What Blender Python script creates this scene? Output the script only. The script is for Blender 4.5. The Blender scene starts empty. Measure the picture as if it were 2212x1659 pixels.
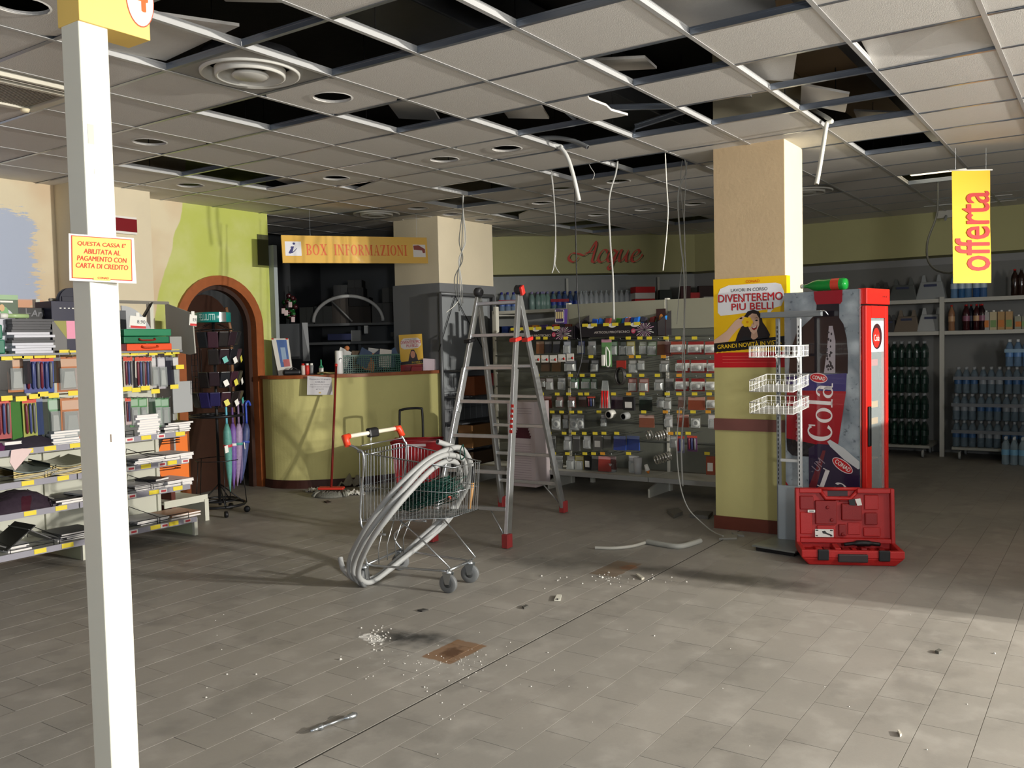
import bpy, bmesh, math, random
from mathutils import Vector as V, Matrix
import numpy as np
random.seed(7)
SC = bpy.context.scene
COL = SC.collection
# ---------------------------------------------------------------- camera
FPX = 1921.9
YAW, PIT, ROL = 0.59885, 0.046611, -0.022706
EYE = V((0, 0, 1.5)); HC = 2.9575
def _axes():
    f = V((math.cos(YAW)*math.cos(PIT), math.sin(YAW)*math.cos(PIT), -math.sin(PIT)))
    r = V((math.sin(YAW), -math.cos(YAW), 0)); u = r.cross(f)
    c, s = math.cos(ROL), math.sin(ROL)
    return c*r+s*u, -s*r+c*u, f
CR, CU, CF = _axes()
cam = bpy.data.objects.new('camera', bpy.data.cameras.new('camera')); COL.objects.link(cam)
cam.data.sensor_width = 36; cam.data.lens = FPX/2212*36; cam.data.clip_start = .05
m = Matrix((CR, CU, -CF)).transposed().to_4x4(); m.translation = EYE
cam.matrix_world = m; SC.camera = cam
# ---------------------------------------------------------------- light and exposure
SC.view_settings.view_transform = 'Standard'; SC.view_settings.look = 'None'
SC.view_settings.gamma = 1; SC.view_settings.use_curve_mapping = False
SC.view_settings.exposure = 0.0
W = bpy.data.worlds.new('world'); SC.world = W; W.use_nodes = True
W.node_tree.nodes['Background'].inputs[0].default_value = (.55, .7, 1, 1)
W.node_tree.nodes['Background'].inputs[1].default_value = .2
def lamp(name, kind, loc, tgt, power, color, **k):
    l = bpy.data.lights.new(name, kind); o = bpy.data.objects.new(name, l); COL.objects.link(o)
    l.energy = power; l.color = color
    for a, b in k.items(): setattr(l, a, b)
    o.location = loc
    o.rotation_euler = (V(tgt)-V(loc)).to_track_quat('-Z', 'Y').to_euler()
    return o
LAMP_POS = ((5.56, -6.5, 2.5), (5.80, -6.5, 2.5))
for i, p in enumerate(LAMP_POS):
    lamp('flood_lamp_light', 'SPOT', (p[0], p[1]+.05, p[2]), (p[0]-.85, 2.5, .80), 2400, (1, .955, .88), shadow_soft_size=.05, spot_size=math.radians(60), spot_blend=.6)
lamp('shopfront_daylight', 'AREA', (-2.6, 1.0, 1.6), (3, 2.6, .9), 44, (.58, .76, 1), shape='RECTANGLE', size=5.0, size_y=2.2)
lamp('doorway_daylight', 'AREA', (-.7, -1.9, 1.72), (6.5, 5.0, 1.0), 90, (.95, .97, 1), shape='RECTANGLE', size=.45, size_y=.5)
lamp('right_floor_fill', 'AREA', (4.5, -3.4, 2.0), (4.7, 1.0, 0), 165, (1, .97, .93), shape='RECTANGLE', size=.9, size_y=1.2)  # added fill light that brightens the floor at the right
# ---------------------------------------------------------------- pixel rays to real places
def ray(x, y): return CF + CR*((x-1106)/FPX) - CU*((y-829.5)/FPX)
def az(x, y, z=0.): d = ray(x, y); return EYE + d*((z-EYE.z)/d.z)
def ax(x, y, X): d = ray(x, y); return EYE + d*(X/d.x)
def ay(x, y, Y): d = ray(x, y); return EYE + d*(Y/d.y)
def ad(x, y, D): return EYE + ray(x, y)*D
# ---------------------------------------------------------------- materials
def lin(c): return tuple(((v/255.)/12.92 if v <= 10 else ((v/255.+.055)/1.055)**2.4) for v in c[:3])
MC = {}
def M(c, r=.6, m=0., var=0., scale=8., bump=0., bscale=60., alpha=1., trans=0., emit=0., ior=1.45, coat=0.):
    key = (tuple(c), r, m, var, scale, bump, bscale, alpha, trans, emit)
    if key in MC: return MC[key]
    mt = bpy.data.materials.new('surface'); mt.use_nodes = True; nt = mt.node_tree; b = nt.nodes['Principled BSDF']
    b.inputs['Roughness'].default_value = r; b.inputs['Metallic'].default_value = m; b.inputs['IOR'].default_value = ior
    col = lin(c)+(1,)
    b.inputs['Base Color'].default_value = col
    if coat: b.inputs['Coat Weight'].default_value = coat
    if alpha < 1: b.inputs['Alpha'].default_value = alpha
    if trans: b.inputs['Transmission Weight'].default_value = trans
    if emit:
        b.inputs['Emission Color'].default_value = col; b.inputs['Emission Strength'].default_value = emit
    g = nt.nodes.new('ShaderNodeNewGeometry')
    if var:
        n = nt.nodes.new('ShaderNodeTexNoise'); n.inputs['Scale'].default_value = scale; n.inputs['Detail'].default_value = 5
        nt.links.new(g.outputs['Position'], n.inputs['Vector'])
        x = nt.nodes.new('ShaderNodeMix'); x.data_type = 'RGBA'
        x.inputs[6].default_value = tuple(v*(1-var) for v in col[:3])+(1,)
        x.inputs[7].default_value = tuple(min(1, v*(1+var)) for v in col[:3])+(1,)
        nt.links.new(n.outputs['Fac'], x.inputs[0]); nt.links.new(x.outputs[2], b.inputs['Base Color'])
    if bump:
        n = nt.nodes.new('ShaderNodeTexNoise'); n.inputs['Scale'].default_value = bscale; n.inputs['Detail'].default_value = 3
        nt.links.new(g.outputs['Position'], n.inputs['Vector'])
        q = nt.nodes.new('ShaderNodeBump'); q.inputs['Strength'].default_value = bump; q.inputs['Distance'].default_value = .01
        nt.links.new(n.outputs['Fac'], q.inputs['Height']); nt.links.new(q.outputs['Normal'], b.inputs['Normal'])
    MC[key] = mt; return mt
class NT:
    """small helper for hand-wired materials"""
    def __init__(s, rough=.7):
        s.m = bpy.data.materials.new('surface'); s.m.use_nodes = True; s.t = s.m.node_tree; s.b = s.t.nodes['Principled BSDF']
        s.b.inputs['Roughness'].default_value = rough
        s.g = s.t.nodes.new('ShaderNodeNewGeometry'); s.sep = s.t.nodes.new('ShaderNodeSeparateXYZ')
        s.t.links.new(s.g.outputs['Position'], s.sep.inputs[0])
        s.P = s.g.outputs['Position']; s.X, s.Y, s.Z = s.sep.outputs
    def put(s, inp, v):
        if isinstance(v, (int, float)): inp.default_value = v
        elif isinstance(v, tuple): inp.default_value = v if len(v) == 4 else v+(1,)
        else: s.t.links.new(v, inp)
    def math(s, op, a, b=0., c=None, clamp=False):
        n = s.t.nodes.new('ShaderNodeMath'); n.operation = op; n.use_clamp = clamp
        s.put(n.inputs[0], a); s.put(n.inputs[1], b)
        if c is not None: s.put(n.inputs[2], c)
        return n.outputs[0]
    def noise(s, scale, detail=4, vec=None, rough=.5):
        n = s.t.nodes.new('ShaderNodeTexNoise'); n.inputs['Scale'].default_value = scale; n.inputs['Detail'].default_value = detail
        n.inputs['Roughness'].default_value = rough
        s.t.links.new(vec or s.P, n.inputs['Vector']); return n.outputs['Fac']
    def voro(s, scale, vec=None, feature='F1'):
        n = s.t.nodes.new('ShaderNodeTexVoronoi'); n.inputs['Scale'].default_value = scale; n.feature = feature
        s.t.links.new(vec or s.P, n.inputs['Vector']); return n
    def ramp(s, v, lo, hi):
        n = s.t.nodes.new('ShaderNodeMapRange'); n.interpolation_type = 'SMOOTHSTEP'
        s.put(n.inputs[0], v); n.inputs[1].default_value = lo; n.inputs[2].default_value = hi; return n.outputs[0]
    def mix(s, f, a, b):
        n = s.t.nodes.new('ShaderNodeMix'); n.data_type = 'RGBA'
        s.put(n.inputs[0], f); s.put(n.inputs[6], a); s.put(n.inputs[7], b); return n.outputs[2]
    def vec(s, x, y, z=0.):
        n = s.t.nodes.new('ShaderNodeCombineXYZ'); s.put(n.inputs[0], x); s.put(n.inputs[1], y); s.put(n.inputs[2], z); return n.outputs[0]
    def white(s, v):
        n = s.t.nodes.new('ShaderNodeTexWhiteNoise'); s.t.links.new(v, n.inputs['Vector']); return n.outputs['Value']
    def bump(s, h, st=.3, d=.01):
        q = s.t.nodes.new('ShaderNodeBump'); q.inputs['Strength'].default_value = st; q.inputs['Distance'].default_value = d
        s.put(q.inputs['Height'], h); s.t.links.new(q.outputs['Normal'], s.b.inputs['Normal'])
    def out(s, c): s.put(s.b.inputs['Base Color'], c); return s.m
def C(*c): return lin(c)
# ---------------------------------------------------------------- geometry
class MB:
    def __init__(s): s.v = []; s.f = []; s.sm = []
    def add(s, vs, fs, smooth=False):
        n = len(s.v); s.v += [tuple(v) for v in vs]; s.f += [tuple(i+n for i in f) for f in fs]; s.sm += [smooth]*len(fs); return s
    def box(s, a, b):
        x0, y0, z0 = a; x1, y1, z1 = b
        return s.add([(x0,y0,z0),(x1,y0,z0),(x1,y1,z0),(x0,y1,z0),(x0,y0,z1),(x1,y0,z1),(x1,y1,z1),(x0,y1,z1)],
              [(0,3,2,1),(4,5,6,7),(0,1,5,4),(1,2,6,5),(2,3,7,6),(3,0,4,7)])
    def hexa(s, bot, top):
        return s.add(list(bot)+list(top), [(0,3,2,1),(4,5,6,7),(0,1,5,4),(1,2,6,5),(2,3,7,6),(3,0,4,7)])
    def obox(s, c, ex, ey, ez):
        c, ex, ey, ez = V(c), V(ex), V(ey), V(ez)
        return s.hexa([c-ex-ey-ez, c+ex-ey-ez, c+ex+ey-ez, c-ex+ey-ez], [c-ex-ey+ez, c+ex-ey+ez, c+ex+ey+ez, c-ex+ey+ez])
    def prism(s, pts, off):
        n = len(pts); off = V(off); a = [V(p) for p in pts]
        return s.add(a+[p+off for p in a], [tuple(range(n))[::-1], tuple(range(n, 2*n))]+[(i, (i+1) % n, (i+1) % n+n, i+n) for i in range(n)])
    def face(s, pts): return s.add(pts, [tuple(range(len(pts)))])
    def tube(s, pts, r, n=8, caps=True, close=False, flat=1.):
        pts = [V(p) for p in pts]; N = len(pts); rs = r if isinstance(r, (list, tuple)) else [r]*N
        T = []
        for i in range(N):
            a = pts[i-1] if (i or close) else pts[0]; b = pts[(i+1) % N] if (i < N-1 or close) else pts[-1]
            t = (b-a); T.append(t.normalized() if t.length > 1e-9 else V((0,0,1)))
        up = V((0,0,1)) if abs(T[0].z) < .9 else V((1,0,0))
        x = T[0].cross(up).normalized(); vs = []
        for i in range(N):
            x = (x-T[i]*x.dot(T[i])); x = x.normalized() if x.length > 1e-6 else T[i].orthogonal().normalized()
            y = T[i].cross(x)
            for k in range(n):
                a = 2*math.pi*k/n; vs.append(pts[i]+x*math.cos(a)*rs[i]+y*math.sin(a)*rs[i]*flat)
        fs = []
        for i in range(N if close else N-1):
            j = (i+1) % N
            for k in range(n): fs.append((i*n+k, i*n+(k+1) % n, j*n+(k+1) % n, j*n+k))
        s.add(vs, fs, n > 4)
        if caps and not close:
            m0 = len(s.v)-len(vs); s.f += [tuple(m0+k for k in range(n))[::-1], tuple(m0+(N-1)*n+k for k in range(n))]; s.sm += [False]*2
        return s
    def lathe(s, prof, c=(0,0,0), n=16, ax_=(0,0,1), caps=True):
        c = V(c); z = V(ax_).normalized(); x = z.orthogonal().normalized(); y = z.cross(x); vs = []
        for r, h in prof:
            for k in range(n):
                a = 2*math.pi*k/n; vs.append(c+z*h+x*(r*math.cos(a))+y*(r*math.sin(a)))
        fs = [(i*n+k, i*n+(k+1) % n, (i+1)*n+(k+1) % n, (i+1)*n+k) for i in range(len(prof)-1) for k in range(n)]
        s.add(vs, fs, True)
        if caps:
            m0 = len(s.v)-len(vs); s.f += [tuple(m0+k for k in range(n))[::-1], tuple(m0+(len(prof)-1)*n+k for k in range(n))]; s.sm += [False]*2
        return s
    def mesh(s, name):
        me = bpy.data.meshes.new(name); me.from_pydata([tuple(v) for v in s.v], [], s.f); me.validate()
        if len(me.polygons) == len(s.sm): me.polygons.foreach_set('use_smooth', s.sm)
        me.update(); return me
def spline(P, n=6):
    P = [V(p) for p in P]; out = []
    for i in range(len(P)-1):
        p0 = P[max(i-1, 0)]; p1 = P[i]; p2 = P[i+1]; p3 = P[min(i+2, len(P)-1)]
        for k in range(n):
            t = k/n; out.append(.5*((2*p1)+(p2-p0)*t+(2*p0-5*p1+4*p2-p3)*t*t+(3*p1-p0-3*p2+p3)*t**3))
    out.append(P[-1]); return out
def link(name, me, parent=None):
    o = bpy.data.objects.new(name, me); COL.objects.link(o)
    if parent is not None:
        o.parent = parent
        if parent.get('_w') and parent.type == 'EMPTY': o.matrix_parent_inverse = Matrix.Translation(-parent.location)
    return o
def obj(name, mb, mat, parent=None, bevel=0., sub=0, **k):
    me = mb.mesh(name)
    for q in (mat if isinstance(mat, (list, tuple)) else [mat]): me.materials.append(q)
    o = link(name, me, parent)
    if bevel:
        b = o.modifiers.new('b', 'BEVEL'); b.width = bevel; b.segments = 2; b.limit_method = 'ANGLE'; b.angle_limit = math.radians(40)
    if sub:
        b = o.modifiers.new('s', 'SUBSURF'); b.levels = sub; b.render_levels = sub
    for a, b in k.items(): o[a] = b
    return o
def tag(o, label=None, cat=None, group=None, kind=None):
    if label: o['label'] = label
    if cat: o['category'] = cat
    if group: o['group'] = group
    if kind: o['kind'] = kind
    return o
def thing(name, label, cat, loc=(0,0,0), rz=0., group=None, world=True):
    """Empty at the base of a thing. world=True: its parts are drawn in room coordinates."""
    o = bpy.data.objects.new(name, None); COL.objects.link(o); o.empty_display_size = .05
    o.location = loc; o.rotation_euler = (0, 0, rz)
    if world: o['_w'] = 1
    return tag(o, label, cat, group)
def dup(root, loc=None, rz=None, label=None, group=None):
    def cp(o, par):
        c = o.copy(); COL.objects.link(c); c.parent = par
        if par is not None: c.matrix_parent_inverse = o.matrix_parent_inverse.copy()
        for ch in o.children: cp(ch, c)
        return c
    r = cp(root, None)
    if loc is not None: r.location = loc
    if rz is not None: r.rotation_euler = (0, 0, rz)
    if label: r['label'] = label
    if group: r['group'] = group
    return r
# flat print on panels: a frame with origin o, unit right u, unit up v; coordinates in metres
class Frame:
    def __init__(s, o, u, v, lift=.0008):
        s.o = V(o); s.u = V(u).normalized(); s.v = V(v); s.v = (s.v-s.u*s.v.dot(s.u)).normalized(); s.n = s.u.cross(s.v); s.l = lift; s.k = 1
    def p(s, x, y, h=0.): return s.o+s.u*x+s.v*y+s.n*h
    def poly(s, name, pts, mat, parent, layer=1):
        h = s.l*layer
        mb = MB(); mb.face([s.p(x, y, h) for x, y in pts])
        bm = bmesh.new(); me0 = mb.mesh(name); bm.from_mesh(me0); bmesh.ops.triangulate(bm, faces=bm.faces[:]); bm.to_mesh(me0); bm.free()
        me0.materials.append(mat); return link(name, me0, parent)
    def rect(s, name, x0, y0, x1, y1, mat, parent, layer=1): return s.poly(name, [(x0,y0),(x1,y0),(x1,y1),(x0,y1)], mat, parent, layer)
    def ell(s, name, cx, cy, rx, ry, mat, parent, layer=1, rot=0., n=28):
        c, q = math.cos(rot), math.sin(rot)
        return s.poly(name, [(cx+rx*math.cos(t)*c-ry*math.sin(t)*q, cy+rx*math.cos(t)*q+ry*math.sin(t)*c) for t in [2*math.pi*k/n for k in range(n)]], mat, parent, layer)
    def text(s, body, x, y, w, h, mat, parent, layer=2, rot=0., shear=0., bold=0., name='lettering', space=1.):
        """text fitted to a box w x h centred on x, y"""
        cu = bpy.data.curves.new('t', 'FONT'); cu.body = body; cu.size = 1; cu.shear = shear; cu.space_character = space
        cu.align_x = 'CENTER'; cu.resolution_u = 3
        o = bpy.data.objects.new('t', cu); COL.objects.link(o)
        bpy.context.view_layer.update()
        me = bpy.data.meshes.new_from_object(o.evaluated_get(bpy.context.evaluated_depsgraph_get()))
        COL.objects.unlink(o); bpy.data.objects.remove(o); bpy.data.curves.remove(cu)
        xs = [q.co.x for q in me.vertices]; ys = [q.co.y for q in me.vertices]
        if not xs: return None
        x0, x1, y0, y1 = min(xs), max(xs), min(ys), max(ys)
        sx = w/(x1-x0); sy = h/(y1-y0); c, q = math.cos(rot), math.sin(rot)
        src = [((vt.co.x-(x0+x1)/2)*sx, (vt.co.y-(y0+y1)/2)*sy) for vt in me.vertices]
        if bold:      # heavier letters: the same outline laid again a hair to each side
            fs = [tuple(p.vertices) for p in me.polygons]; n = len(src); vs = []; fc = []; e = min(bold*1.1, .03)*h
            for k, (ox, oy) in enumerate(((0, 0), (e, 0), (-e, 0), (0, e*.7), (0, -e*.7))):
                vs += [s.p(x+(a+ox)*c-(b+oy)*q, y+(a+ox)*q+(b+oy)*c, s.l*(layer+.06*k)) for a, b in src]; fc += [tuple(i+n*k for i in f) for f in fs]
            me = bpy.data.meshes.new(name); me.from_pydata([tuple(v) for v in vs], [], fc); me.update()
        else:
            for vt, (a, b) in zip(me.vertices, src): vt.co = s.p(x+a*c-b*q, y+a*q+b*c, s.l*layer)
        me.materials.clear(); me.materials.append(mat); me.name = name
        return link(name, me, parent)
def _ring(cx, cy, rx, ry, tx, ty, a0, a1, n=18):
    o, i_ = [], []
    for k in range(n+1):
        a = math.radians(a0+(a1-a0)*k/n); o.append((cx+rx*math.cos(a), cy+ry*math.sin(a))); i_.append((cx+(rx-tx)*math.cos(a), cy+(ry-ty)*math.sin(a)))
    return [(o[k], o[k+1], i_[k+1], i_[k]) for k in range(n)]
def _R(x0, y0, x1, y1): return [((x0, y0), (x1, y0), (x1, y1), (x0, y1))]
def _Q(*p): return [tuple(p)]
SERIF = {
 'B': (.62, _R(0,0,.30,.06)+_R(0,.94,.30,1)+_R(.08,0,.24,1)+_ring(.26,.26,.34,.26,.15,.06,-90,90)+_ring(.26,.74,.30,.26,.14,.06,-90,90)),
 'O': (.72, _ring(.36,.5,.36,.5,.16,.06,0,360,28)),
 'X': (.74, _Q((.06,1),(.26,1),(.68,0),(.48,0))+_Q((.58,1),(.66,1),(.16,0),(.08,0))+_R(0,0,.28,.06)+_R(.40,0,.74,.06)+_R(0,.94,.34,1)+_R(.48,.94,.74,1)),
 'I': (.34, _R(0,0,.34,.06)+_R(0,.94,.34,1)+_R(.09,0,.25,1)),
 'N': (.76, _R(0,0,.26,.06)+_R(.09,0,.15,1)+_Q((.0,1),(.24,1),(.68,0),(.58,0))+_R(.60,.0,.66,1)+_R(.50,.94,.76,1)),
 'F': (.58, _R(0,0,.34,.06)+_R(.09,0,.25,1)+_R(0,.94,.56,1)+_R(.51,.76,.56,1)+_R(.2,.48,.44,.54)+_R(.40,.40,.44,.62)),
 'R': (.70, _R(0,0,.34,.06)+_R(0,.94,.30,1)+_R(.09,0,.25,1)+_ring(.27,.74,.32,.26,.15,.06,-90,90)+_Q((.26,.50),(.42,.50),(.70,0),(.50,0))),
 'M': (.92, _R(0,0,.24,.06)+_R(.08,0,.14,1)+_Q((0,1),(.22,1),(.52,.1),(.42,0))+_Q((.46,.2),(.44,0),(.72,1),(.80,1))+_R(.68,0,.84,1)+_R(.60,0,.92,.06)+_R(.72,.94,.92,1)),
 'A': (.74, _R(0,0,.24,.06)+_R(.42,0,.74,.06)+_Q((.08,0),(.14,0),(.38,1),(.34,1))+_Q((.48,0),(.66,0),(.42,1),(.34,1))+_R(.18,.30,.54,.36)),
 'Z': (.64, _R(0,.94,.60,1)+_R(0,0,.64,.06)+_Q((.02,0),(.22,0),(.60,1),(.40,1))+_R(0,.76,.05,1)+_R(.59,0,.64,.24)),
 'C': (.78, _ring(.42,.5,.42,.52,.19,.06,48,318,28)+_R(.64,.70,.70,.98)),
 'o': (.66, _ring(.33,.34,.33,.35,.15,.05,0,360,26)),
 'l': (.36, _R(0,0,.36,.05)+_R(.10,0,.26,1.05)+_R(0,1,.2,1.05)),
 'a': (.66, _ring(.27,.20,.27,.21,.13,.05,0,360,22)+_R(.38,.04,.53,.52)+_ring(.29,.50,.24,.20,.12,.05,0,170,14)+_R(.48,0,.66,.05)),
}
def serif(F, body, x, y, w, h, mat, parent, layer=2, rot=0., gap=.09, name='lettering'):
    out = []; cx = 0; c, q = math.cos(rot), math.sin(rot); tot = 0; polys = []
    for ch in body:
        if ch == ' ': cx += .34; continue
        wd, ps = SERIF[ch]; polys.append([[(px+cx, py) for px, py in p] for p in ps]); cx += wd+gap
    cx -= gap
    for ps in polys:
        mb = MB()
        for p in ps: 
            P = [((px/cx-.5)*w, (py-.5)*h) for px, py in p]
            mb.face([F.p(x+a*c-b*q, y+a*q+b*c, F.l*layer) for a, b in P])
        out.append(obj(name, mb, mat, parent, kind='stuff') if False else obj(name, mb, mat, parent))
    return out
ORD = ['first','second','third','fourth','fifth','sixth','seventh','eighth','ninth','tenth','eleventh','twelfth','thirteenth','fourteenth','fifteenth','sixteenth','seventeenth','eighteenth','nineteenth','twentieth']
WHITE = M((232,230,222), .5); BLACK = M((20,20,22), .45); STEEL = M((176,180,182), .3, .9); CHROME = M((190,195,198), .25, .9)
ALU = M((200,203,205), .32, .85, var=.12, scale=25); DARKMETAL = M((40,40,42), .4, .6); RED = M((200,38,30), .4); YTAG = M((236,214,60), .55)
CARD = M((150,108,66), .8, var=.1, scale=20); GREYP = M((150,152,150), .55); PAPER = M((236,232,226), .7)
# ================================================================ FLOOR
def floor_mat():
    t = NT(.42)
    row = t.math('FLOOR', t.math('DIVIDE', t.math('SUBTRACT', t.Y, .02), .2))
    xs = t.math('ADD', t.X, t.math('MULTIPLY', t.math('MODULO', t.math('ADD', row, 100.), 2.), .2))
    cell = t.vec(t.math('FLOOR', t.math('DIVIDE', t.math('SUBTRACT', xs, .04), .4)), row)
    rnd = t.white(cell)
    big = t.noise(.9, 4); mid = t.noise(5, 6); fine = t.noise(60, 3)
    c = t.mix(rnd, C(150,145,136), C(157,152,143))
    c = t.mix(t.math('MULTIPLY', t.ramp(big, .35, .7), .35), c, C(120,119,113))
    c = t.mix(t.math('MULTIPLY', t.ramp(mid, .48, .72), .45), c, C(178,173,164))
    c = t.mix(t.math('MULTIPLY', t.ramp(t.noise(2.2, 7, None, .65), .52, .66), .3), c, C(104,101,95))
    c = t.mix(t.math('MULTIPLY', fine, .12), c, C(90,88,84))
    def blob(x, y, rx, ry, rot, edge=.5, nscale=9, namp=.9, box=False):
        dx = t.math('SUBTRACT', t.X, x); dy = t.math('SUBTRACT', t.Y, y); cc, ss = math.cos(rot), math.sin(rot)
        a = t.math('ADD', t.math('MULTIPLY', dx, cc/rx), t.math('MULTIPLY', dy, ss/rx))
        b = t.math('ADD', t.math('MULTIPLY', dx, -ss/ry), t.math('MULTIPLY', dy, cc/ry))
        d = t.math('MAXIMUM', t.math('ABSOLUTE', a), t.math('ABSOLUTE', b)) if box else t.math('SQRT', t.math('ADD', t.math('MULTIPLY', a, a), t.math('MULTIPLY', b, b)))
        d = t.math('ADD', d, t.math('MULTIPLY', t.math('SUBTRACT', t.noise(nscale, 5), .5), namp*2))
        return t.math('SUBTRACT', 1., t.ramp(d, 1-edge, 1+edge*.3))
    S = lambda m, k, c0, col: t.mix(t.math('MULTIPLY', m, k), c0, col)
    c = S(blob(3.40, 2.98, .27, .13, 1.9, .75, 9, .6), .95, c, C(36,37,37))           # scorch by the rust patch
    c = S(blob(3.30, 3.16, .10, .05, 1.2, .3, 30, .8), .9, c, C(226,224,218))  # plaster powder
    c = S(blob(3.20, 2.72, .42, .26, 1.2, .8, 14, 1.0), .35, c, C(188,184,176))
    c = S(blob(3.36, 2.67, .15, .095, 0, .08, 30, .12, True), .8, c, C(126,88,48))    # rust
    c = S(blob(3.34, 2.67, .09, .05, .3, .5, 26, .8), .8, c, C(74,46,24))
    c = S(blob(5.15, 2.72, .20, .095, 0, .10, 20, .2, True), .6, c, C(122,92,56))
    c = S(blob(5.22, 2.66, .07, .06, 0, .3, 30, .5), .6, c, C(176,104,34))
    c = S(blob(5.28, 2.1, .14, .75, .06, .9, 7, .8), .75, c, C(70,68,64))       # dark smears
    c = S(blob(5.05, 3.25, .12, .40, .1, .8, 12, 1.), .5, c, C(72,71,66))
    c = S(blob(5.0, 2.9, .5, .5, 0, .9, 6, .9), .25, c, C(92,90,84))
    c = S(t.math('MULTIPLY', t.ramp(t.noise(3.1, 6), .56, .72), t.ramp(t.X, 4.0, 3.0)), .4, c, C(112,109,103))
    t.put(t.b.inputs['Roughness'], t.math('ADD', .36, t.math('MULTIPLY', mid, .3)))
    t.b.inputs['Specular IOR Level'].default_value = .35
    t.bump(t.noise(140, 2), .05, .004)
    return t.out(c)
FM = floor_mat(); GROUT = M((134,129,120), .85, var=.15, scale=12)
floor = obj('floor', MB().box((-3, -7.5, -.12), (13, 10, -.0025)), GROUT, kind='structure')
def tile_xy(r, k):
    y0 = .02+.2*r; x0 = .04+.4*k-.2*(r % 2)
    return x0, y0
cells = []
for r in range(-37, 40):
    for k in range(-7, 32):
        x0, y0 = tile_xy(r, k)
        if x0 < -2.8 or x0 > 12.2 or y0 < -7.3 or y0 > 9.2: continue
        cells.append((x0, y0))
def seen(x, y, z, mg=0):
    d = V((x, y, z))-EYE; w = d.dot(CF)
    if w < .3: return None
    px = 1106+FPX*d.dot(CR)/w; py = 829.5-FPX*d.dot(CU)/w
    return (px, py, w) if -mg < px < 2212+mg and -mg < py < 1659+mg else None
vis = [(seen(x+.2, y+.1, 0, 40)[2], x, y) for x, y in cells if seen(x+.2, y+.1, 0, 40)]
vis.sort(); near = set((x, y) for _, x, y in vis[:300])
def joint(y0):   # the wide open joint runs along the row edge at y = 2.42
    return (.006 if abs(y0-2.42) < .01 else .0009), (.005 if abs(y0+.2-2.42) < .01 else .0009)
tc = {}
rest = MB()
obj('joint_strip', MB().box((-2.5, 2.4155, -.0024), (12.2, 2.4245, -.0010)), M((60,56,50), .9), floor)
for x, y in cells:
    a, b = joint(y)
    h = 0
    if (x, y) in near:
        key = (round(a, 4), round(b, 4))
        if key not in tc:
            q = MB(); e = .0006
            q.hexa([(.0009,a,-.006),(.3991,a,-.006),(.3991,.2-b,-.006),(.0009,.2-b,-.006)], [(.0009+e,a+e,0),(.3991-e,a+e,0),(.3991-e,.2-b-e,0),(.0009+e,.2-b-e,0)])
            me = q.mesh('floor_tile'); me.materials.append(FM); tc[key] = me
        o = link('floor_tile', tc[key], floor); o.location = (x, y, random.uniform(-.0002, .0002))
    else:
        rest.add([(x+.0009,y+a,0),(x+.3991,y+a,0),(x+.3991,y+.2-b,0),(x+.0009,y+.2-b,0)], [(0,1,2,3)])
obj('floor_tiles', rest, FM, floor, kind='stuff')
# ================================================================ CEILING
U0, V0, G = 4.1026, 4.1233, .6
TILE = M((214,210,203), .85, var=.04, scale=40, bump=.25, bscale=220)
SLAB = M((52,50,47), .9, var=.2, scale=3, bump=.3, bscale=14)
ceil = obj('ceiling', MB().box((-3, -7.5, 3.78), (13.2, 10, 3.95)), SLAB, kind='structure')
T_W = M((186,186,184), .4, .1); T_G = M((150,158,170), .28, .75)  # cross tees bluer than runners: the daylight tint on them put into colour
OPEN = {(-3,-2),(-2,-2),(-2,-3),(-1,0),(0,-1),(1,-2),(2,-2),(2,-3),(0,-4),(-1,-5),(1,-5),(2,-5),(3,-5),(2,-4),(5,-5),(8,-5),(0,3),(1,3),(4,1),(5,2),(4,-1),(4,-2),(9,2),(10,2),(10,0)}
TORN = {(1,-3), (2,3), (3,2), (7,2), (1,-6), (-2,-4), (-3,-1)}
HOLES = {(-4,-1),(-1,-1),(-1,2),(1,4),(2,0),(2,-1),(2,2),(5,0),(5,-1),(6,1),(8,0),(5,3),(7,3),(6,3),(8,-1),(8,1),(6,4)}
VENT = {(-2,-1),(5,4),(8,-3)}
AC = {(-4,1),(-3,1)}
def wallclip(x, y):      # centre inside the shop or the information room
    if x > 12.0 or x < -2.7 or y < -7.2: return False
    if y > 7.65 and x < 6.6: return False
    if y > 9.2: return False
    if (x-10.0)*2.15+(y-7.2)*1.78 > .25 and x > 9.2: return False
    return True
tm = {}
def tmesh(kind):
    if kind in tm: return tm[kind]
    q = MB(); a, z0, z1 = .592, .003, .018; o = .004
    if kind == 'plain': q.box((o, o, z0), (o+a, o+a, z1))
    if kind == 'hole':
        n = 28; R = .115; cx = cy = .3
        inner = [(cx+R*math.cos(2*math.pi*k/n), cy+R*math.sin(2*math.pi*k/n)) for k in range(n)]
        outer = []
        for k in range(n):
            c, s = math.cos(2*math.pi*k/n), math.sin(2*math.pi*k/n); f = .296/max(abs(c), abs(s)); outer.append((cx+f*c, cy+f*s))
        vs = [(x, y, z0) for x, y in outer]+[(x, y, z0) for x, y in inner]+[(x, y, z1) for x, y in inner]+[(x, y, z1) for x, y in outer]
        fs = []
        for k in range(n):
            j = (k+1) % n
            fs += [(k, k+n, j+n, j), (k+n, k+2*n, j+2*n, j+n), (k+2*n, k+3*n, j+3*n, j+2*n)]
        q.add(vs, fs)
        for k in (0, 7, 14, 21): # square the corners
            pass
    me = q.mesh('ceiling_tile'); me.materials.append(TILE); tm[kind] = me; return me
offview = MB()
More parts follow.
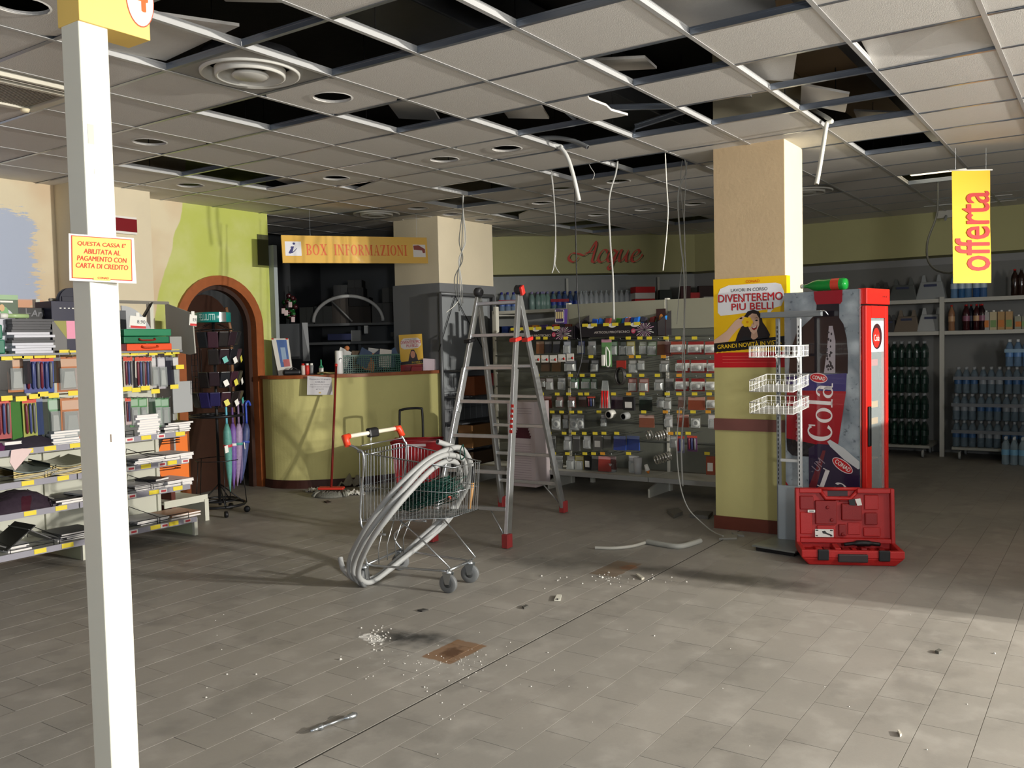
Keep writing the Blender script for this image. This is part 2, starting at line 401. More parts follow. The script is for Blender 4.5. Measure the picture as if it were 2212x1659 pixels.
for i in range(-12, 14):
    for j in range(-20, 10):
        x, y = U0+G*i, V0+G*j
        if not wallclip(x+.3, y+.3): continue
        s = [seen(x+a, y+b, HC, 60) for a in (0, .3, .6) for b in (0, .3, .6)]
        if not any(s):
            offview.box((x+.004, y+.004, HC+.003), (x+.596, y+.596, HC+.018)); continue
        if (i, j) in OPEN or (i, j) in AC or (i, j) in TORN or (i, j) in VENT: continue
        o = link('ceiling_tile', tmesh('hole' if (i, j) in HOLES else 'plain'), ceil)
        o.location = (x, y, HC+random.uniform(0, .0015)); o.rotation_euler = (random.uniform(-.003, .003), random.uniform(-.003, .003), 0)
        if (i, j) in HOLES: o['label'] = 'ceiling tile with a round downlight hole cut through it'
obj('ceiling_tiles', offview, TILE, ceil, kind='stuff')
def tile_poly(i, j, pts, z=(.003,)*8, th=.015, label=None):
    x, y = U0+G*i, V0+G*j; P = [V((x+a, y+b, HC+(z[k] if k < len(z) else z[-1]))) for k, (a, b) in enumerate(pts)]
    o = obj('ceiling_tile', MB().prism(P, (0, 0, th)), TILE, ceil)
    if label: o['label'] = label
F_ = [(.004,.004),(.596,.004),(.596,.596),(.004,.596)]
tile_poly(1, -3, [(.004,.3),(.1,.34),(.3,.33),(.42,.36),(.596,.33),(.596,.596),(.004,.596)], label='broken ceiling tile with half of it torn away')
tile_poly(2, 3, [(.3,.004),(.596,.004),(.596,.596),(.3,.596)], label='half width ceiling tile')
tile_poly(3, 2, [(.004,.004),(.596,.004),(.596,.596),(.25,.596)], (.003,.003,.003,.003), label='ceiling tile with one corner broken off')
tile_poly(7, 2, [(.004,.004),(.596,.004),(.596,.596),(.3,.4)], label='ceiling tile with one corner broken off')
tile_poly(1, -6, F_, (.05,.02,.005,.11), label='ceiling tile lifted out of its grid')
tile_poly(-2, -4, F_, (.12,.12,.14,.16), label='ceiling tile pushed up above its grid')
tile_poly(-3, -1, F_, (.004,.10,.05,.004), label='ceiling tile tilted up in its grid')
# tiles lying loose on top of the grid and in the void
def loose(x, y, z, rx, ry, rz, w=.59, l=.59, label='loose ceiling tile lying askew in the void'):
    q = MB().box((-w/2, -l/2, 0), (w/2, l/2, .015)); o = obj('ceiling_tile', q, TILE, ceil); o.location = (x, y, z); o.rotation_euler = (rx, ry, rz); o['label'] = label
loose(4.80, 4.05, HC+.16, .1, .05, .5, .4, .3); loose(5.2, 3.42, HC+.16, .1, .1, .35, .45, .3); loose(4.75, 2.5, HC+.16, .06, -.16, .3, .5, .5)
loose(4.1, 1.62, HC+.16, -.05, .2, .25); loose(5.05, 1.70, HC+.10, .15, .12, .35, .5, .4); loose(6.1, 1.62, HC+.10, .3, .05, .3, .4, .3)
loose(5.75, 2.15, HC+.14, .1, -.2, .3, .5, .3); loose(7.35, 1.5, HC+.18, .2, .1, .1, .4, .4); loose(2.75, 3.25, HC+.24, .12, .1, .4); loose(5.7, 6.2, HC+.06, .05, .1, .1, .3, .4)
# grid: main runners along x, cross tees along y
def tee(name, L, along):
    q = MB()
    if along == 'x':
        q.box((0, -.012, -.001), (L, .012, .0015)); q.box((0, -.0012, .0015), (L, .0012, .036)); q.box((0, -.004, .030), (L, .004, .040))
    else:
        q.box((-.012, 0, -.0005), (.012, L, .0018)); q.box((-.0012, 0, .0018), (.0012, L, .034)); q.box((-.004, 0, .028), (.004, L, .038))
    me = q.mesh(name); me.materials.append(T_W if along == 'x' else T_G); return me
ct = tee('cross_tee', .588, 'y'); 
def grid_rows():
    for j in range(-20, 10):
        y = V0+G*j
        xs = [U0+G*i for i in range(-12, 14) if wallclip(U0+G*i+.3, y+.3) or wallclip(U0+G*i+.3, y-.3)]
        if not xs: continue
        yield y, min(xs), max(xs)+G
for y, x0, x1 in grid_rows():
    if not any(seen(x0+(x1-x0)*k/40, y, HC, 20) for k in range(41)): continue
    x1 = min(x1, 11.85)
    o = link('runner', tee('runner', x1-x0, 'x'), ceil); o.location = (x0, y, HC)
SKIP_T = {(2,-2)}
for i in range(-12, 14):
    for j in range(-20, 10):
        x, y = U0+G*i, V0+G*j
        if not (wallclip(x+.3, y+.3) and wallclip(x-.3, y+.3)): continue
        if not (seen(x, y, HC, 30) or seen(x, y+.6, HC, 30)): continue
        if (i, j) == (2, -3):
            o = link('cross_tee', ct, ceil); o.location = (x+.25, y+.03, HC+.02); o.rotation_euler = (.04, 0, -.5); o['label'] = 'cross tee knocked loose and hanging askew'; continue
        o = link('cross_tee', ct, ceil); o.location = (x, y+.006, HC)
# loose bars in the opened cells
for (x, y, z, rz, rx) in ((5.55, 2.35, HC+.05, .35, .06), (5.9, 2.9, HC+.02, -.4, .0), (5.05, 3.0, HC+.05, -1.2, .1)):
    o = link('cross_tee', ct, ceil); o.location = (x, y, z); o.rotation_euler = (rx, 0, rz); o['label'] = 'loose cross tee lying over the open grid'
# hanger rods
for i in range(-4, 12, 2):
    for j in range(-6, 8, 2):
        x, y = U0+G*i+.3, V0+G*j
        if wallclip(x, y) and seen(x, y, HC+.3, 100): obj('hanger_rod', MB().tube([(x, y, HC+.03), (x, y, 3.78)], .003, 5), DARKMETAL, ceil)
# torn rims of the downlight holes
RIM = M((228,226,220), .6)
for (i, j) in sorted(HOLES):
    x, y = U0+G*i+.3, V0+G*j+.3; rnd = random.Random(i*31+j); q = MB(); n = 36
    a = [2*math.pi*k/n for k in range(n+1)]; R0 = .121
    vs = []; 
    for t in a:
        vs += [(x+R0*math.cos(t), y+R0*math.sin(t), HC+.002), (x+(R0-.006-rnd.random()*.008)*math.cos(t), y+(R0-.006-rnd.random()*.008)*math.sin(t), HC-.001)]
    q.add(vs, [(2*k, 2*k+1, 2*k+3, 2*k+2) for k in range(n)])
    o = obj('torn_rim', q, RIM, ceil)
# --- things in the void
DUCT = M((96,98,100), .4, .6, var=.2, scale=6)
def void_box(name, label, cat, a, b, mat, **k):
    o = obj(name, MB().box(a, b), mat, bevel=.01); return tag(o, label, cat)
void_box('air_duct', 'galvanised square air duct above the middle of the open ceiling', 'duct', (2.0, 3.15, 3.35), (8.0, 3.65, 3.7), DUCT)
void_box('ceiling_beam', 'tan plastered beam above the open ceiling at the top right', 'beam', (3.0, 1.55, 3.45), (9.5, 2.0, 3.78), M((150,130,105), .85, var=.15, scale=5))
void_box('ceiling_beam', 'brown crosswise beam above the open ceiling by the square pillar', 'beam', (5.15, -.5, 3.4), (5.5, 1.5, 3.75), M((112,92,72), .85, var=.15, scale=5))
t_ = thing('cable_tray', 'dark cable tray with black cables seen through the open tiles left of the yellow banner', 'cable tray', (5.6, 1.3, 3.25))
obj('tray', MB().box((3.2, 1.18, 3.22), (9.2, 1.2, 3.28)).box((3.2, 1.38, 3.22), (9.2, 1.4, 3.28)).box((3.2, 1.2, 3.22), (9.2, 1.38, 3.225)), DARKMETAL, t_)
for k in range(3): obj('cable', MB().tube(spline([(3.2+i*1.5, 1.23+.05*k+.012*math.sin(i*2+k), 3.245+.01*(k % 2)) for i in range(5)], 5), .014, 6), BLACK, t_)
o = obj('flexible_duct', MB().tube(spline([(1.9, 3.9, 3.35), (2.5, 3.45, 3.30), (3.0, 2.95, 3.33), (3.9, 2.5, 3.45)], 10), [.17+.008*(k % 2) for k in range(31)], 18), M((26,26,28), .5))
tag(o, 'black flexible round duct in the ceiling void above the conduit filled cart', 'duct')
for k in range(3):
    o = obj('pipe', MB().tube([(4.2, .2+.07*k, 3.2), (4.6+.1*k, 2.6, 3.3)], .012, 6), M((150,140,120), .5)); tag(o, ['rightmost','middle','leftmost'][k]+' of three thin pipes in the void above the open tiles', 'pipe')
# round diffusers
def diffuser(i, j, label):
    x, y = U0+G*i+.3, V0+G*j+.3; t = thing('ceiling_diffuser', label, 'air vent', (x, y, HC), group=None)
    q = MB(); n = 40; R = .255
    vs = []; fs = []
    for k in range(n):
        a = 2*math.pi*k/n; c, s = math.cos(a), math.sin(a); f = .296/max(abs(c), abs(s)); f = min(f, .296*1.36)
        vs += [(x+f*c, y+f*s, HC+.004), (x+R*c, y+R*s, HC+.004)]
    fs = [(2*k, 2*k+1, (2*k+3) % (2*n), (2*k+2) % (2*n)) for k in range(n)]
    q.add(vs, fs); obj('panel', q, M((150,148,142), .6), t)
    lt = M((206,204,196), .4)
    for R1, R2, z1, z2 in ((.262, .215, -.006, .02), (.185, .135, -.018, .02)):
        obj('ring', MB().lathe([(R1, z2), (R1-.004, z1), (R1-.016, z1-.004), (R2, z2+.03)], (x, y, HC), 40, caps=False), lt, t)
    obj('disc', MB().lathe([(.001, -.02), (.085, -.02), (.097, -.012), (.09, .0)], (x, y, HC), 32), lt, t)
    obj('throat', MB().lathe([(.255, .004), (.25, .10), (.001, .12)], (x, y, HC), 32, caps=False), M((60,60,62), .6), t)
diffuser(-2, -1, 'large round air diffuser of white rings in the ceiling above the shopping cart')
diffuser(5, 4, 'small looking round air diffuser in the dark ceiling over the information box')
diffuser(8, -3, 'faint round air diffuser at the back right of the ceiling')
# air conditioner cassette
t_ = thing('air_conditioner', 'recessed ceiling air conditioner with slotted grille at the left edge', 'air conditioner', (2.4, 5.0, HC))
x0, x1, y0, y1 = 1.82, 2.86, 4.78, 5.38
cr = M((214,208,190), .5)
obj('frame', MB().box((x0, y0, HC-.02), (x1, y0+.03, HC+.02)).box((x0, y1-.05, HC-.02), (x1, y1, HC+.02)).box((x0, y0+.03, HC-.02), (x0+.05, y1-.05, HC+.02)).box((x1-.05, y0+.03, HC-.02), (x1, y1-.05, HC+.02)).box((x0+.05, y0+.11, HC-.02), (x1-.05, y0+.15, HC+.01)), cr, t_, bevel=.004)
obj('air_slot', MB().box((x0+.05, y0+.03, HC-.0), (x1-.05, y0+.11, HC+.05)), M((40,40,36), .7), t_)
obj('louvre', MB().obox(((x0+x1)/2, y0+.07, HC-.006), (.45, 0, 0), (0, .018, .012), (0, -.001, .002)), cr, t_)
g = obj('grille', MB().box((x0+.05, y0+.15, HC+.004), (x1-.05, y1-.05, HC+.02)), M((84,82,74), .7), t_)
q = MB()
for k in range(60): xx = x0+.06+k*(x1-x0-.12)/60; q.box((xx, y0+.15, HC-.008), (xx+.006, y1-.05, HC+.004))
obj('grille_slats', q, M((168,162,148), .5), t_, kind='stuff')
obj('status_light', MB().lathe([(.001, -.02), (.022, -.018), (.028, 0)], (x1-.07, y0+.55, HC-.02), 16), M((236,224,190), .4), t_)
# lit fluorescent fittings at the far right
def troffer(x, y, w, l, label, n=3, e=6.):
    t = thing('ceiling_light', label, 'ceiling light', (x, y, HC))
    obj('housing', MB().box((x-w/2, y-l/2, HC+.06), (x+w/2, y+l/2, HC+.07)).box((x-w/2, y-l/2, HC), (x-w/2+.01, y+l/2, HC+.06)).box((x+w/2-.01, y-l/2, HC), (x+w/2, y+l/2, HC+.06)), WHITE, t)
    for k in range(n):
        yy = y-l/2+(k+.5)*l/n; obj('tube', MB().tube([(x-w/2+.03, yy, HC+.035), (x+w/2-.03, yy, HC+.035)], .014, 8), M((255,250,232), .4, emit=e), t)
    for k in range(4):
        xx = x-w/2+(k+.5)*w/4; obj('louvre', MB().box((xx, y-l/2, HC+.002), (xx+.004, y+l/2, HC+.03)), STEEL, t)
troffer(11.0, 1.62, .56, .5, 'lit louvred ceiling light half hidden behind the yellow banner', 3, 5.)
troffer(11.2, 1.1, .5, .3, 'small lit ceiling light just right of the yellow banner', 1, 4.)
t_ = thing('ceiling_light', 'lit white light panel lying in the open cell above the yellow banner', 'ceiling light', (9.1, 1.3, HC))
obj('light_panel', MB().box((9.12, 1.16, HC+.09), (9.56, 1.7, HC+.11)), M((255,240,205), .5, emit=1.6), t_)
obj('light_panel', MB().box((8.98, 1.25, HC+.10), (9.10, 1.62, HC+.11)), M((255,240,205), .5, emit=1.2), t_)
# ================================================================ WALLS
def wallmat_left():
    t = NT(.8); n1 = t.noise(1.6, 3); n2 = t.noise(7, 5); streak = t.noise(9, 4, t.vec(t.math('MULTIPLY', t.Z, 3.), t.math('MULTIPLY', t.X, .4)), .8)
    cream = t.mix(t.ramp(n1, .35, .65), C(222,210,180), C(212,190,158))
    green = t.mix(t.ramp(t.noise(2.4, 5), .35, .7), C(186,194,96), C(200,204,132))
    # green field: left border drifts right with height
    cv = t.t.nodes.new('ShaderNodeFloatCurve'); mp = cv.mapping.curves[0]
    pts = [(0, 5.05), (1.98, 5.22), (2.25, 5.31), (2.48, 5.40), (2.62, 5.43), (2.79, 5.51), (3.0, 5.55)]
    mp.points[0].location = (0, (pts[0][1]-5)); mp.points[1].location = (1, pts[-1][1]-5)
    for z, x in pts[1:-1]: mp.points.new(z/3., x-5)
    cv.mapping.update(); t.put(cv.inputs['Value'], t.math('DIVIDE', t.Z, 3.))
    bx = t.math('ADD', cv.outputs[0], 5.)
    m1 = t.ramp(t.math('ADD', t.math('SUBTRACT', t.X, bx), t.math('MULTIPLY', t.math('SUBTRACT', n2, .5), .04)), -.008, .008)
    c = t.mix(m1, cream, green)
    # blue and pink mural with a brushed, ragged edge
    e = t.math('MULTIPLY', t.math('SUBTRACT', streak, .5), .5)
    edge = t.math('ADD', 4.06, e)
    mb = t.math('MULTIPLY', t.ramp(t.math('SUBTRACT', edge, t.X), -.01, .01), t.ramp(t.math('SUBTRACT', t.math('ADD', 2.70, t.math('MULTIPLY', t.math('SUBTRACT', 3.9, t.X), .25)), t.math('ADD', t.Z, e)), -.01, .02))
    col = t.mix(t.ramp(t.Z, 1.95, 1.97), C(224,172,140), C(176,186,206))
    c = t.mix(mb, c, col)
    t.bump(t.noise(45, 4), .12, .01)
    return t.out(c)
WL = wallmat_left()
AX, AR, ASP = 5.935, .455, 1.72      # arch centre, inner radius, spring height (opening)
q = MB(); YW = 7.7
def arch_z(x): d = abs(x-AX); return ASP+math.sqrt(max(AR*AR-d*d, 0))
def wall_cols(q, xs, zf, y, z1):
    for a, b in zip(xs[:-1], xs[1:]): q.add([(a, y, zf(a)), (b, y, zf(b)), (b, y, z1), (a, y, z1)], [(0, 1, 2, 3)])
n_ = 24; arcx = [AX-AR+2*AR*(1-math.cos(math.pi*k/n_))/2 for k in range(n_+1)]
q.box((-3, YW, 0), (AX-AR, YW+.12, 3.78)); q.box((AX+AR, YW, 0), (6.61, YW+.12, 3.78))
wall_cols(q, arcx, arch_z, YW, 3.78); wall_cols(q, arcx, arch_z, YW+.12, 3.78)
for a, b in zip(arcx[:-1], arcx[1:]): q.add([(a, YW, arch_z(a)), (b, YW, arch_z(b)), (b, YW+.12, arch_z(b)), (a, YW+.12, arch_z(a))], [(0, 1, 2, 3)])
obj('wall_left', q, WL, kind='structure')
PLAST = M((218,206,178), .8, var=.08, scale=2.5, bump=.1, bscale=50)
obj('wall_left_pier', MB().box((4.25, 7.38, 0), (4.97, 7.7, 3.78)), PLAST, kind='structure')
YEL = M((200,194,128), .8, var=.08, scale=3, bump=.1, bscale=50)
YELB = M((176,173,124), .8, var=.07, scale=3, bump=.1, bscale=50)
DKW = M((92,94,98), .85, var=.1, scale=3)
# information room, column, angled bulkhead, back walls
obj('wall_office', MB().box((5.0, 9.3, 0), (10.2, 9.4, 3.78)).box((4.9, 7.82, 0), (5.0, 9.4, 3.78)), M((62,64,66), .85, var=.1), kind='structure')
obj('wall_rear', MB().box((-3.1, -7.5, 0), (-3, 7.82, 3.78)), M((200,196,186), .85), kind='structure')
obj('wall_right', MB().box((-3, -7.6, 0), (12.4, -7.5, 3.78)), M((214,208,190), .85), kind='structure')
obj('wall_back', MB().box((12.3, -7.5, 0), (12.4, 6.2, 3.78)), M((150,150,148), .85, var=.06), kind='structure')
# angled bulkhead and wall from (9.95,7.3) to (11.9,4.93)
A_, B_ = V((9.06, 8.38, 0)), V((11.9, 4.95, 0)); dd = (B_-A_).normalized(); nn = V((dd.y, -dd.x, 0)); nn = nn if nn.x < 0 else -nn
def slab(q, a, b, z0, z1, th, side): 
    a, b = V(a), V(b); o = side*th; return q.hexa([a+V((0,0,z0)), b+V((0,0,z0)), b+o+V((0,0,z0)), a+o+V((0,0,z0))], [a+V((0,0,z1)), b+V((0,0,z1)), b+o+V((0,0,z1)), a+o+V((0,0,z1))])
bk = MB(); slab(bk, A_, B_, 2.44, 3.78, .4, -nn); bk.box((11.9, -7.5, 2.44), (12.3, 5.1, 3.78)); obj('wall_bulkhead', bk, YELB, kind='structure')
wc = MB(); slab(wc, A_-nn*.42, B_-nn*.42+dd*.15, 0, 2.44, .1, -nn); obj('wall_corner', wc, M((160,162,158), .8, var=.06), kind='structure')
cl = MB().box((7.99, 6.43, 2.2), (9.06, 7.1, 3.78)); obj('wall_column', cl, PLAST, kind='structure')
obj('wall_column_base', MB().box((7.97, 6.41, 0), (9.08, 7.12, 2.2)), M((112,114,116), .75, var=.05), kind='structure')
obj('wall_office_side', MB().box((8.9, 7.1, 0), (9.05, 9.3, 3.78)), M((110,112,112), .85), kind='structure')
obj('wall_office_jamb', MB().box((6.61, 7.62, 1.2), (6.66, 7.82, 2.62)), M((150,158,160), .6), kind='structure')
obj('trim_1', MB().box((6.46, 7.69, 2.40), (6.605, 7.70, 2.73)), M((74,76,46), .6), kind='structure')
# arched door frame and half open door
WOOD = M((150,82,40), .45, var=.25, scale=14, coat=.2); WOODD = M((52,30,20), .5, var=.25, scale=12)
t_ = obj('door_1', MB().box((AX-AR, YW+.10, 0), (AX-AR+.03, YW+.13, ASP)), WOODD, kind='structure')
R1, R0, dy = AR+.085, AR-.012, .035
def arch_path(R): return [(AX-R, 0), (AX-R, ASP)]+[(AX-R*math.cos(math.pi*k/20), ASP+R*math.sin(math.pi*k/20)) for k in range(1, 20)]+[(AX+R, ASP), (AX+R, 0)]
a1, a0 = arch_path(R1), arch_path(R0); q = MB()
for k in range(len(a1)-1):
    (x1, z1), (x2, z2) = a1[k], a1[k+1]; (u1, w1), (u2, w2) = a0[k], a0[k+1]
    q.hexa([(u1, YW-dy, w1), (u2, YW-dy, w2), (u2, YW+.13, w2), (u1, YW+.13, w1)], [(x1, YW-dy, z1), (x2, YW-dy, z2), (x2, YW-.001, z2), (x1, YW-.001, z1)])
obj('door_frame', q, WOOD, t_)
q = MB(); a0b = arch_path(R0-.045)
for k in range(len(a0)-1):
    (x1, z1), (x2, z2) = a0[k], a0[k+1]; (u1, w1), (u2, w2) = a0b[k], a0b[k+1]
    q.hexa([(u1, YW+.05, w1), (u2, YW+.05, w2), (u2, YW+.12, w2), (u1, YW+.12, w1)], [(x1, YW+.05, z1), (x2, YW+.05, z2), (x2, YW+.12, z2), (x1, YW+.12, z1)])
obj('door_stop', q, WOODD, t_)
# the leaf stands open into the dark room
hp = V((AX-AR+.06, YW+.12, 0)); ang = math.radians(13); du = V((math.cos(ang), math.sin(ang), 0)); dn = V((-du.y, du.x, 0))*.04
L = 2*AR-.12; pts = [(0, 0), (L, 0), (L, ASP-.05)]+[(L/2+L/2*math.cos(math.pi*k/12), ASP-.05+L/2*math.sin(math.pi*k/12)) for k in range(1, 12)]+[(0, ASP-.05)]
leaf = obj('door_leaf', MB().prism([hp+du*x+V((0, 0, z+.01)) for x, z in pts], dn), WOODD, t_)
obj('door_stile', MB().tube([hp+du*(L*.98)-dn*.2+V((0,0,.1)), hp+du*(L*.98)-dn*.2+V((0,0,1.7)), hp+du*(L*.9)-dn*.2+V((0,0,1.95))], .018, 6), M((140,100,70), .5), leaf)
obj('door_handle', MB().tube([hp+du*(L-.08)-dn*.6+V((0,0,1.0)), hp+du*(L-.08)-dn*.6+V((0,0,1.25))], .012, 8), CHROME, leaf)
# square pillar
PFRONT = M((196,172,136), .8, var=.1, scale=4, bump=.1, bscale=40); PLOW = M((200,192,128), .8, var=.06, scale=5, bump=.1, bscale=40)
px0, px1, py0, py1 = 6.67, 7.12, 2.06, 2.61
P_ = obj('pillar', MB().box((px0, py0, 1.32), (px1, py1, 3.78)), M((228,214,178), .8, var=.05, scale=4, bump=.1, bscale=40), kind='structure')
obj('dim_front_sheet', MB().box((px0-.004, py0+.002, 1.9), (px0, py1, 3.0)), PFRONT, P_)  # thin sheet: dimmer, warmer light on the pillar front put into its colour
obj('lower_cladding', MB().box((px0-.012, py0-.01, .10), (px1+.01, py1+.01, 1.32)), PLOW, P_)
obj('kick_board', MB().box((px0-.03, py0-.02, 0), (px1+.02, py1+.02, .10)), M((100,46,30), .5, var=.15), P_)
obj('bumper_strip', MB().box((px0-.035, py0-.005, .78), (px0-.012, py1+.01, .87)), M((128,80,72), .45, var=.1), P_)
# ================================================================ SIGNS
# steel post with two signs, close to the camera on the left
PX, PY, PW = 1.545, 2.62, .097
t_ = thing('checkout_post', 'cream square steel post standing close in front at the left', 'post', (PX+PW/2, PY+PW/2, 0))
obj('post', MB().box((PX, PY, 0), (PX+PW, PY+PW, 3.1)), M((226,222,204), .35, var=.03, scale=6), t_, bevel=.004)
obj('base_plate', MB().box((PX-.05, PY-.05, 0), (PX+PW+.05, PY+PW+.05, .008)), M((120,120,118), .5), t_)
obj('tape_mark', MB().box((PX+.015, PY-.001, 2.14), (PX+.035, PY, 2.20)), M((190,186,170), .5), t_)
obj('tape_mark', MB().box((PX+.03, PY-.001, 2.05), (PX+.075, PY, 2.065)), M((200,198,184), .5), t_)
obj('chip', MB().box((PX+.045, PY-.001, 1.215), (PX+.049, PY, 1.24)), M((90,70,50), .5), t_)
RT = M((206,62,46), .6); PY_ = M((250,214,110), .5)
o_ = ad(145, 504, 2.70); e_ = ad(286, 514, 2.80); ux = V((e_.x-o_.x, e_.y-o_.y, e_.z-o_.z)); 
t_ = thing('card_payment_sign', 'yellow paper notice about paying by credit card taped to the front post', 'sign', (PX, PY-.01, 1.75))
bl = ad(150, 606, 2.70); F = Frame(bl, ux, ad(145, 504, 2.70)-bl); w_ = ux.length; h_ = (ad(145, 504, 2.70)-bl).length
F.n = F.n if F.n.dot(EYE-bl) > 0 else -F.n
obj('sheet', MB().prism([F.p(0,0), F.p(w_*1.03,0), F.p(w_*1.0,h_), F.p(0,h_)], F.n*-.001), M((244,238,228), .5), t_)
F.rect('print_border', .035*w_, .05*h_, .965*w_, .965*h_, RT, t_, 1); F.rect('print_ground', .05*w_, .068*h_, .95*w_, .948*h_, PY_, t_, 2)
for k, (s, wf) in enumerate((("QUESTA CASSA E'", .74), ("ABILITATA AL", .56), ("PAGAMENTO CON", .76), ("CARTA DI CREDITO", .80))):
    F.text(s, w_*.5, h_*(.80-.155*k), w_*wf, h_*.105, RT, t_, 3, shear=.12, bold=.02)
F.rect('print_gap', .36*w_, .03*h_, .62*w_, .10*h_, PY_, t_, 3)
F.text('CONAD', w_*.51, h_*.085, w_*.17, h_*.045, RT, t_, 4, bold=.02)
# number sign on top of the post
t_ = thing('checkout_number_sign', 'yellow box sign with orange number four at the top of the front post', 'sign', (PX+.1, PY, 2.6))
sx0 = ax(172, 42, 0).x if False else PX+.004
o_ = ay(172, 42, PY-.012); e_ = ay(326, 90, PY-.012)
obj('sign_box', MB().box((o_.x, PY-.010, o_.z), (e_.x, PY+.11, 3.05)), M((246,206,110), .5, var=.04, scale=9), t_, bevel=.002)
F = Frame((o_.x, PY-.0102, o_.z), (1, 0, 0), (0, 0, 1)); cx_ = ay(300, 12, PY-.01)
F.ell('roundel', cx_.x-o_.x+.004, cx_.z-o_.z+.02, .05, .088, M((196,80,50), .6), t_, 1); F.ell('roundel_face', cx_.x-o_.x+.004, cx_.z-o_.z+.02, .047, .084, M((240,226,205), .6), t_, 2)
F.text('4', cx_.x-o_.x+.004, cx_.z-o_.z+.035, .05, .10, M((250,96,30), .6), t_, 3, bold=.03)
# hanging banner "offerta"
t_ = thing('offer_banner', 'yellow vertical banner reading offerta in red, hanging at the right', 'banner', (7.87, .97, 1.89))
bl = ad(2059, 612, 7.); br = ad(2141, 611, 7.); tl = ad(2059, 368, 7.); F = Frame(bl, br-bl, tl-bl); w_ = (br-bl).length; h_ = (tl-bl).length
q = MB(); n = 12
for side in (0, 1): pass
vs = [F.p(w_*i, h_*k/n, .004*math.sin(k*.7)*i) for k in range(n+1) for i in (0, .5, 1)]
fs = []
for k in range(n):
    for i in range(2): a = k*3+i; fs.append((a, a+1, a+4, a+3))
q.add(vs, fs, False); b_ = obj('banner_sheet', q, M((244,190,12), .55), t_); b_.modifiers.new('s', 'SOLIDIFY').thickness = .0015
F.l = .0008; F2 = Frame(F.p(0, 0, .006), F.u, F.v)
F2.text('offerta', w_*.52, h_*.46, h_*.70, w_*.90, M((190,28,22), .55), t_, 1, rot=math.pi/2, bold=.012)
obj('hanging_bar', MB().tube([F.p(-.02, h_), F.p(w_+.02, h_)], .006, 6), WHITE, t_)
for xx in (.1, .9): obj('hanging_wire', MB().tube([F.p(w_*xx, h_), F.p(w_*xx, h_)+V((0, 0, HC-.01-tl.z))], .0012, 4), STEEL, t_)
# BOX INFORMAZIONI
t_ = thing('information_sign', 'long yellow hanging sign reading BOX INFORMAZIONI over the counter', 'sign', (7.1, 6.9, 2.3))
tl, tr, br, bl = ad(607, 508, 9.25), ad(924, 515, 9.95), ad(925, 569, 9.95), ad(611, 568, 9.25)
F = Frame(bl, br-bl, tl-bl); w_ = (br-bl).length; h_ = (tl-bl).length
obj('sign_board', MB().prism([F.p(0, 0), F.p(w_, 0), F.p(w_, h_), F.p(0, h_)], F.n*-.02), M((236,190,96), .12, coat=.6), t_)
F.rect('logo_ground', .02*w_, .26*h_, .125*w_, .78*h_, M((236,236,240), .3), t_, 1)
NAVY = M((24,28,110), .4); OR = M((226,96,30), .4)
F.ell('logo_dot', .078*w_, .70*h_, .0085*w_, .04*h_, NAVY, t_, 2)
F.poly('logo_stem', [(.040*w_,.36*h_),(.050*w_,.335*h_),(.062*w_,.36*h_),(.068*w_,.42*h_),(.078*w_,.60*h_),(.060*w_,.60*h_),(.052*w_,.56*h_),(.060*w_,.555*h_)], NAVY, t_, 2)
F.poly('logo_swash', [(.050*w_,.345*h_),(.066*w_,.36*h_),(.080*w_,.42*h_),(.098*w_,.53*h_),(.096*w_,.54*h_),(.078*w_,.445*h_),(.064*w_,.385*h_),(.052*w_,.37*h_)], NAVY, t_, 3)
for s, cx, ww in (('BOX', .225, .14), ('INFORMAZIONI', .595, .51)):
    serif(F, s, w_*cx, h_*.49, w_*ww, h_*.40, OR, t_, 2)
F.rect('picture', .895*w_, .24*h_, .985*w_, .72*h_, M((226,220,214), .3), t_, 1)
F.poly('picture_bag', [(.898*w_,.68*h_),(.935*w_,.70*h_),(.982*w_,.55*h_),(.982*w_,.40*h_),(.965*w_,.40*h_),(.96*w_,.50*h_),(.90*w_,.52*h_)], M((140,58,48), .4), t_, 2)
for xx in (.19, .93): obj('hanging_wire', MB().tube([F.p(w_*xx, h_, -.01), F.p(w_*xx, h_, -.01)+V((0, 0, HC-F.p(w_*xx, h_).z))], .0015, 4), STEEL, t_)
# Acque: brush script built stroke by stroke with a slanted nib
t_ = thing('water_aisle_lettering', 'red script lettering reading Acque on the pale yellow bulkhead', 'lettering', (11.0, 6.1, 2.5))
org = A_ + nn*.004
def on_bulk(px, py):
    d = ray(px, py); k = (org-EYE).dot(nn)/d.dot(nn); return EYE+d*k
FB = Frame(on_bulk(1228, 582), on_bulk(1388, 581)-on_bulk(1228, 582), (0, 0, 1)); sc_ = (on_bulk(1388, 581)-on_bulk(1228, 582)).length/160.
def brush(name, pts, mat, layer, dx=0, dy=0, nib=5.2, thin=1.1):
    P = spline([(x-1228+dx, 582-y-dy, 0) for x, y in pts], 7); L_, R_ = [], []
    for i, p in enumerate(P):
        a = P[max(i-1, 0)]; b = P[min(i+1, len(P)-1)]; t = (b-a).normalized(); ang = math.atan2(t.y, t.x)
        wd = thin+nib*abs(math.sin(ang-math.radians(28)))**1.6; e = min(1, min(i, len(P)-1-i)/5+.25); wd *= e
        nx, ny = -t.y, t.x; L_.append((p.x+nx*wd/2, p.y+ny*wd/2)); R_.append((p.x-nx*wd/2, p.y-ny*wd/2))
    q = MB(); n = len(P)
    q.add([FB.p(x*sc_, y*sc_, FB.l*layer*2) for x, y in L_+R_], [(i, i+n, i+n+1, i+1) for i in range(n-1)])
    return obj(name, q, mat, t_)
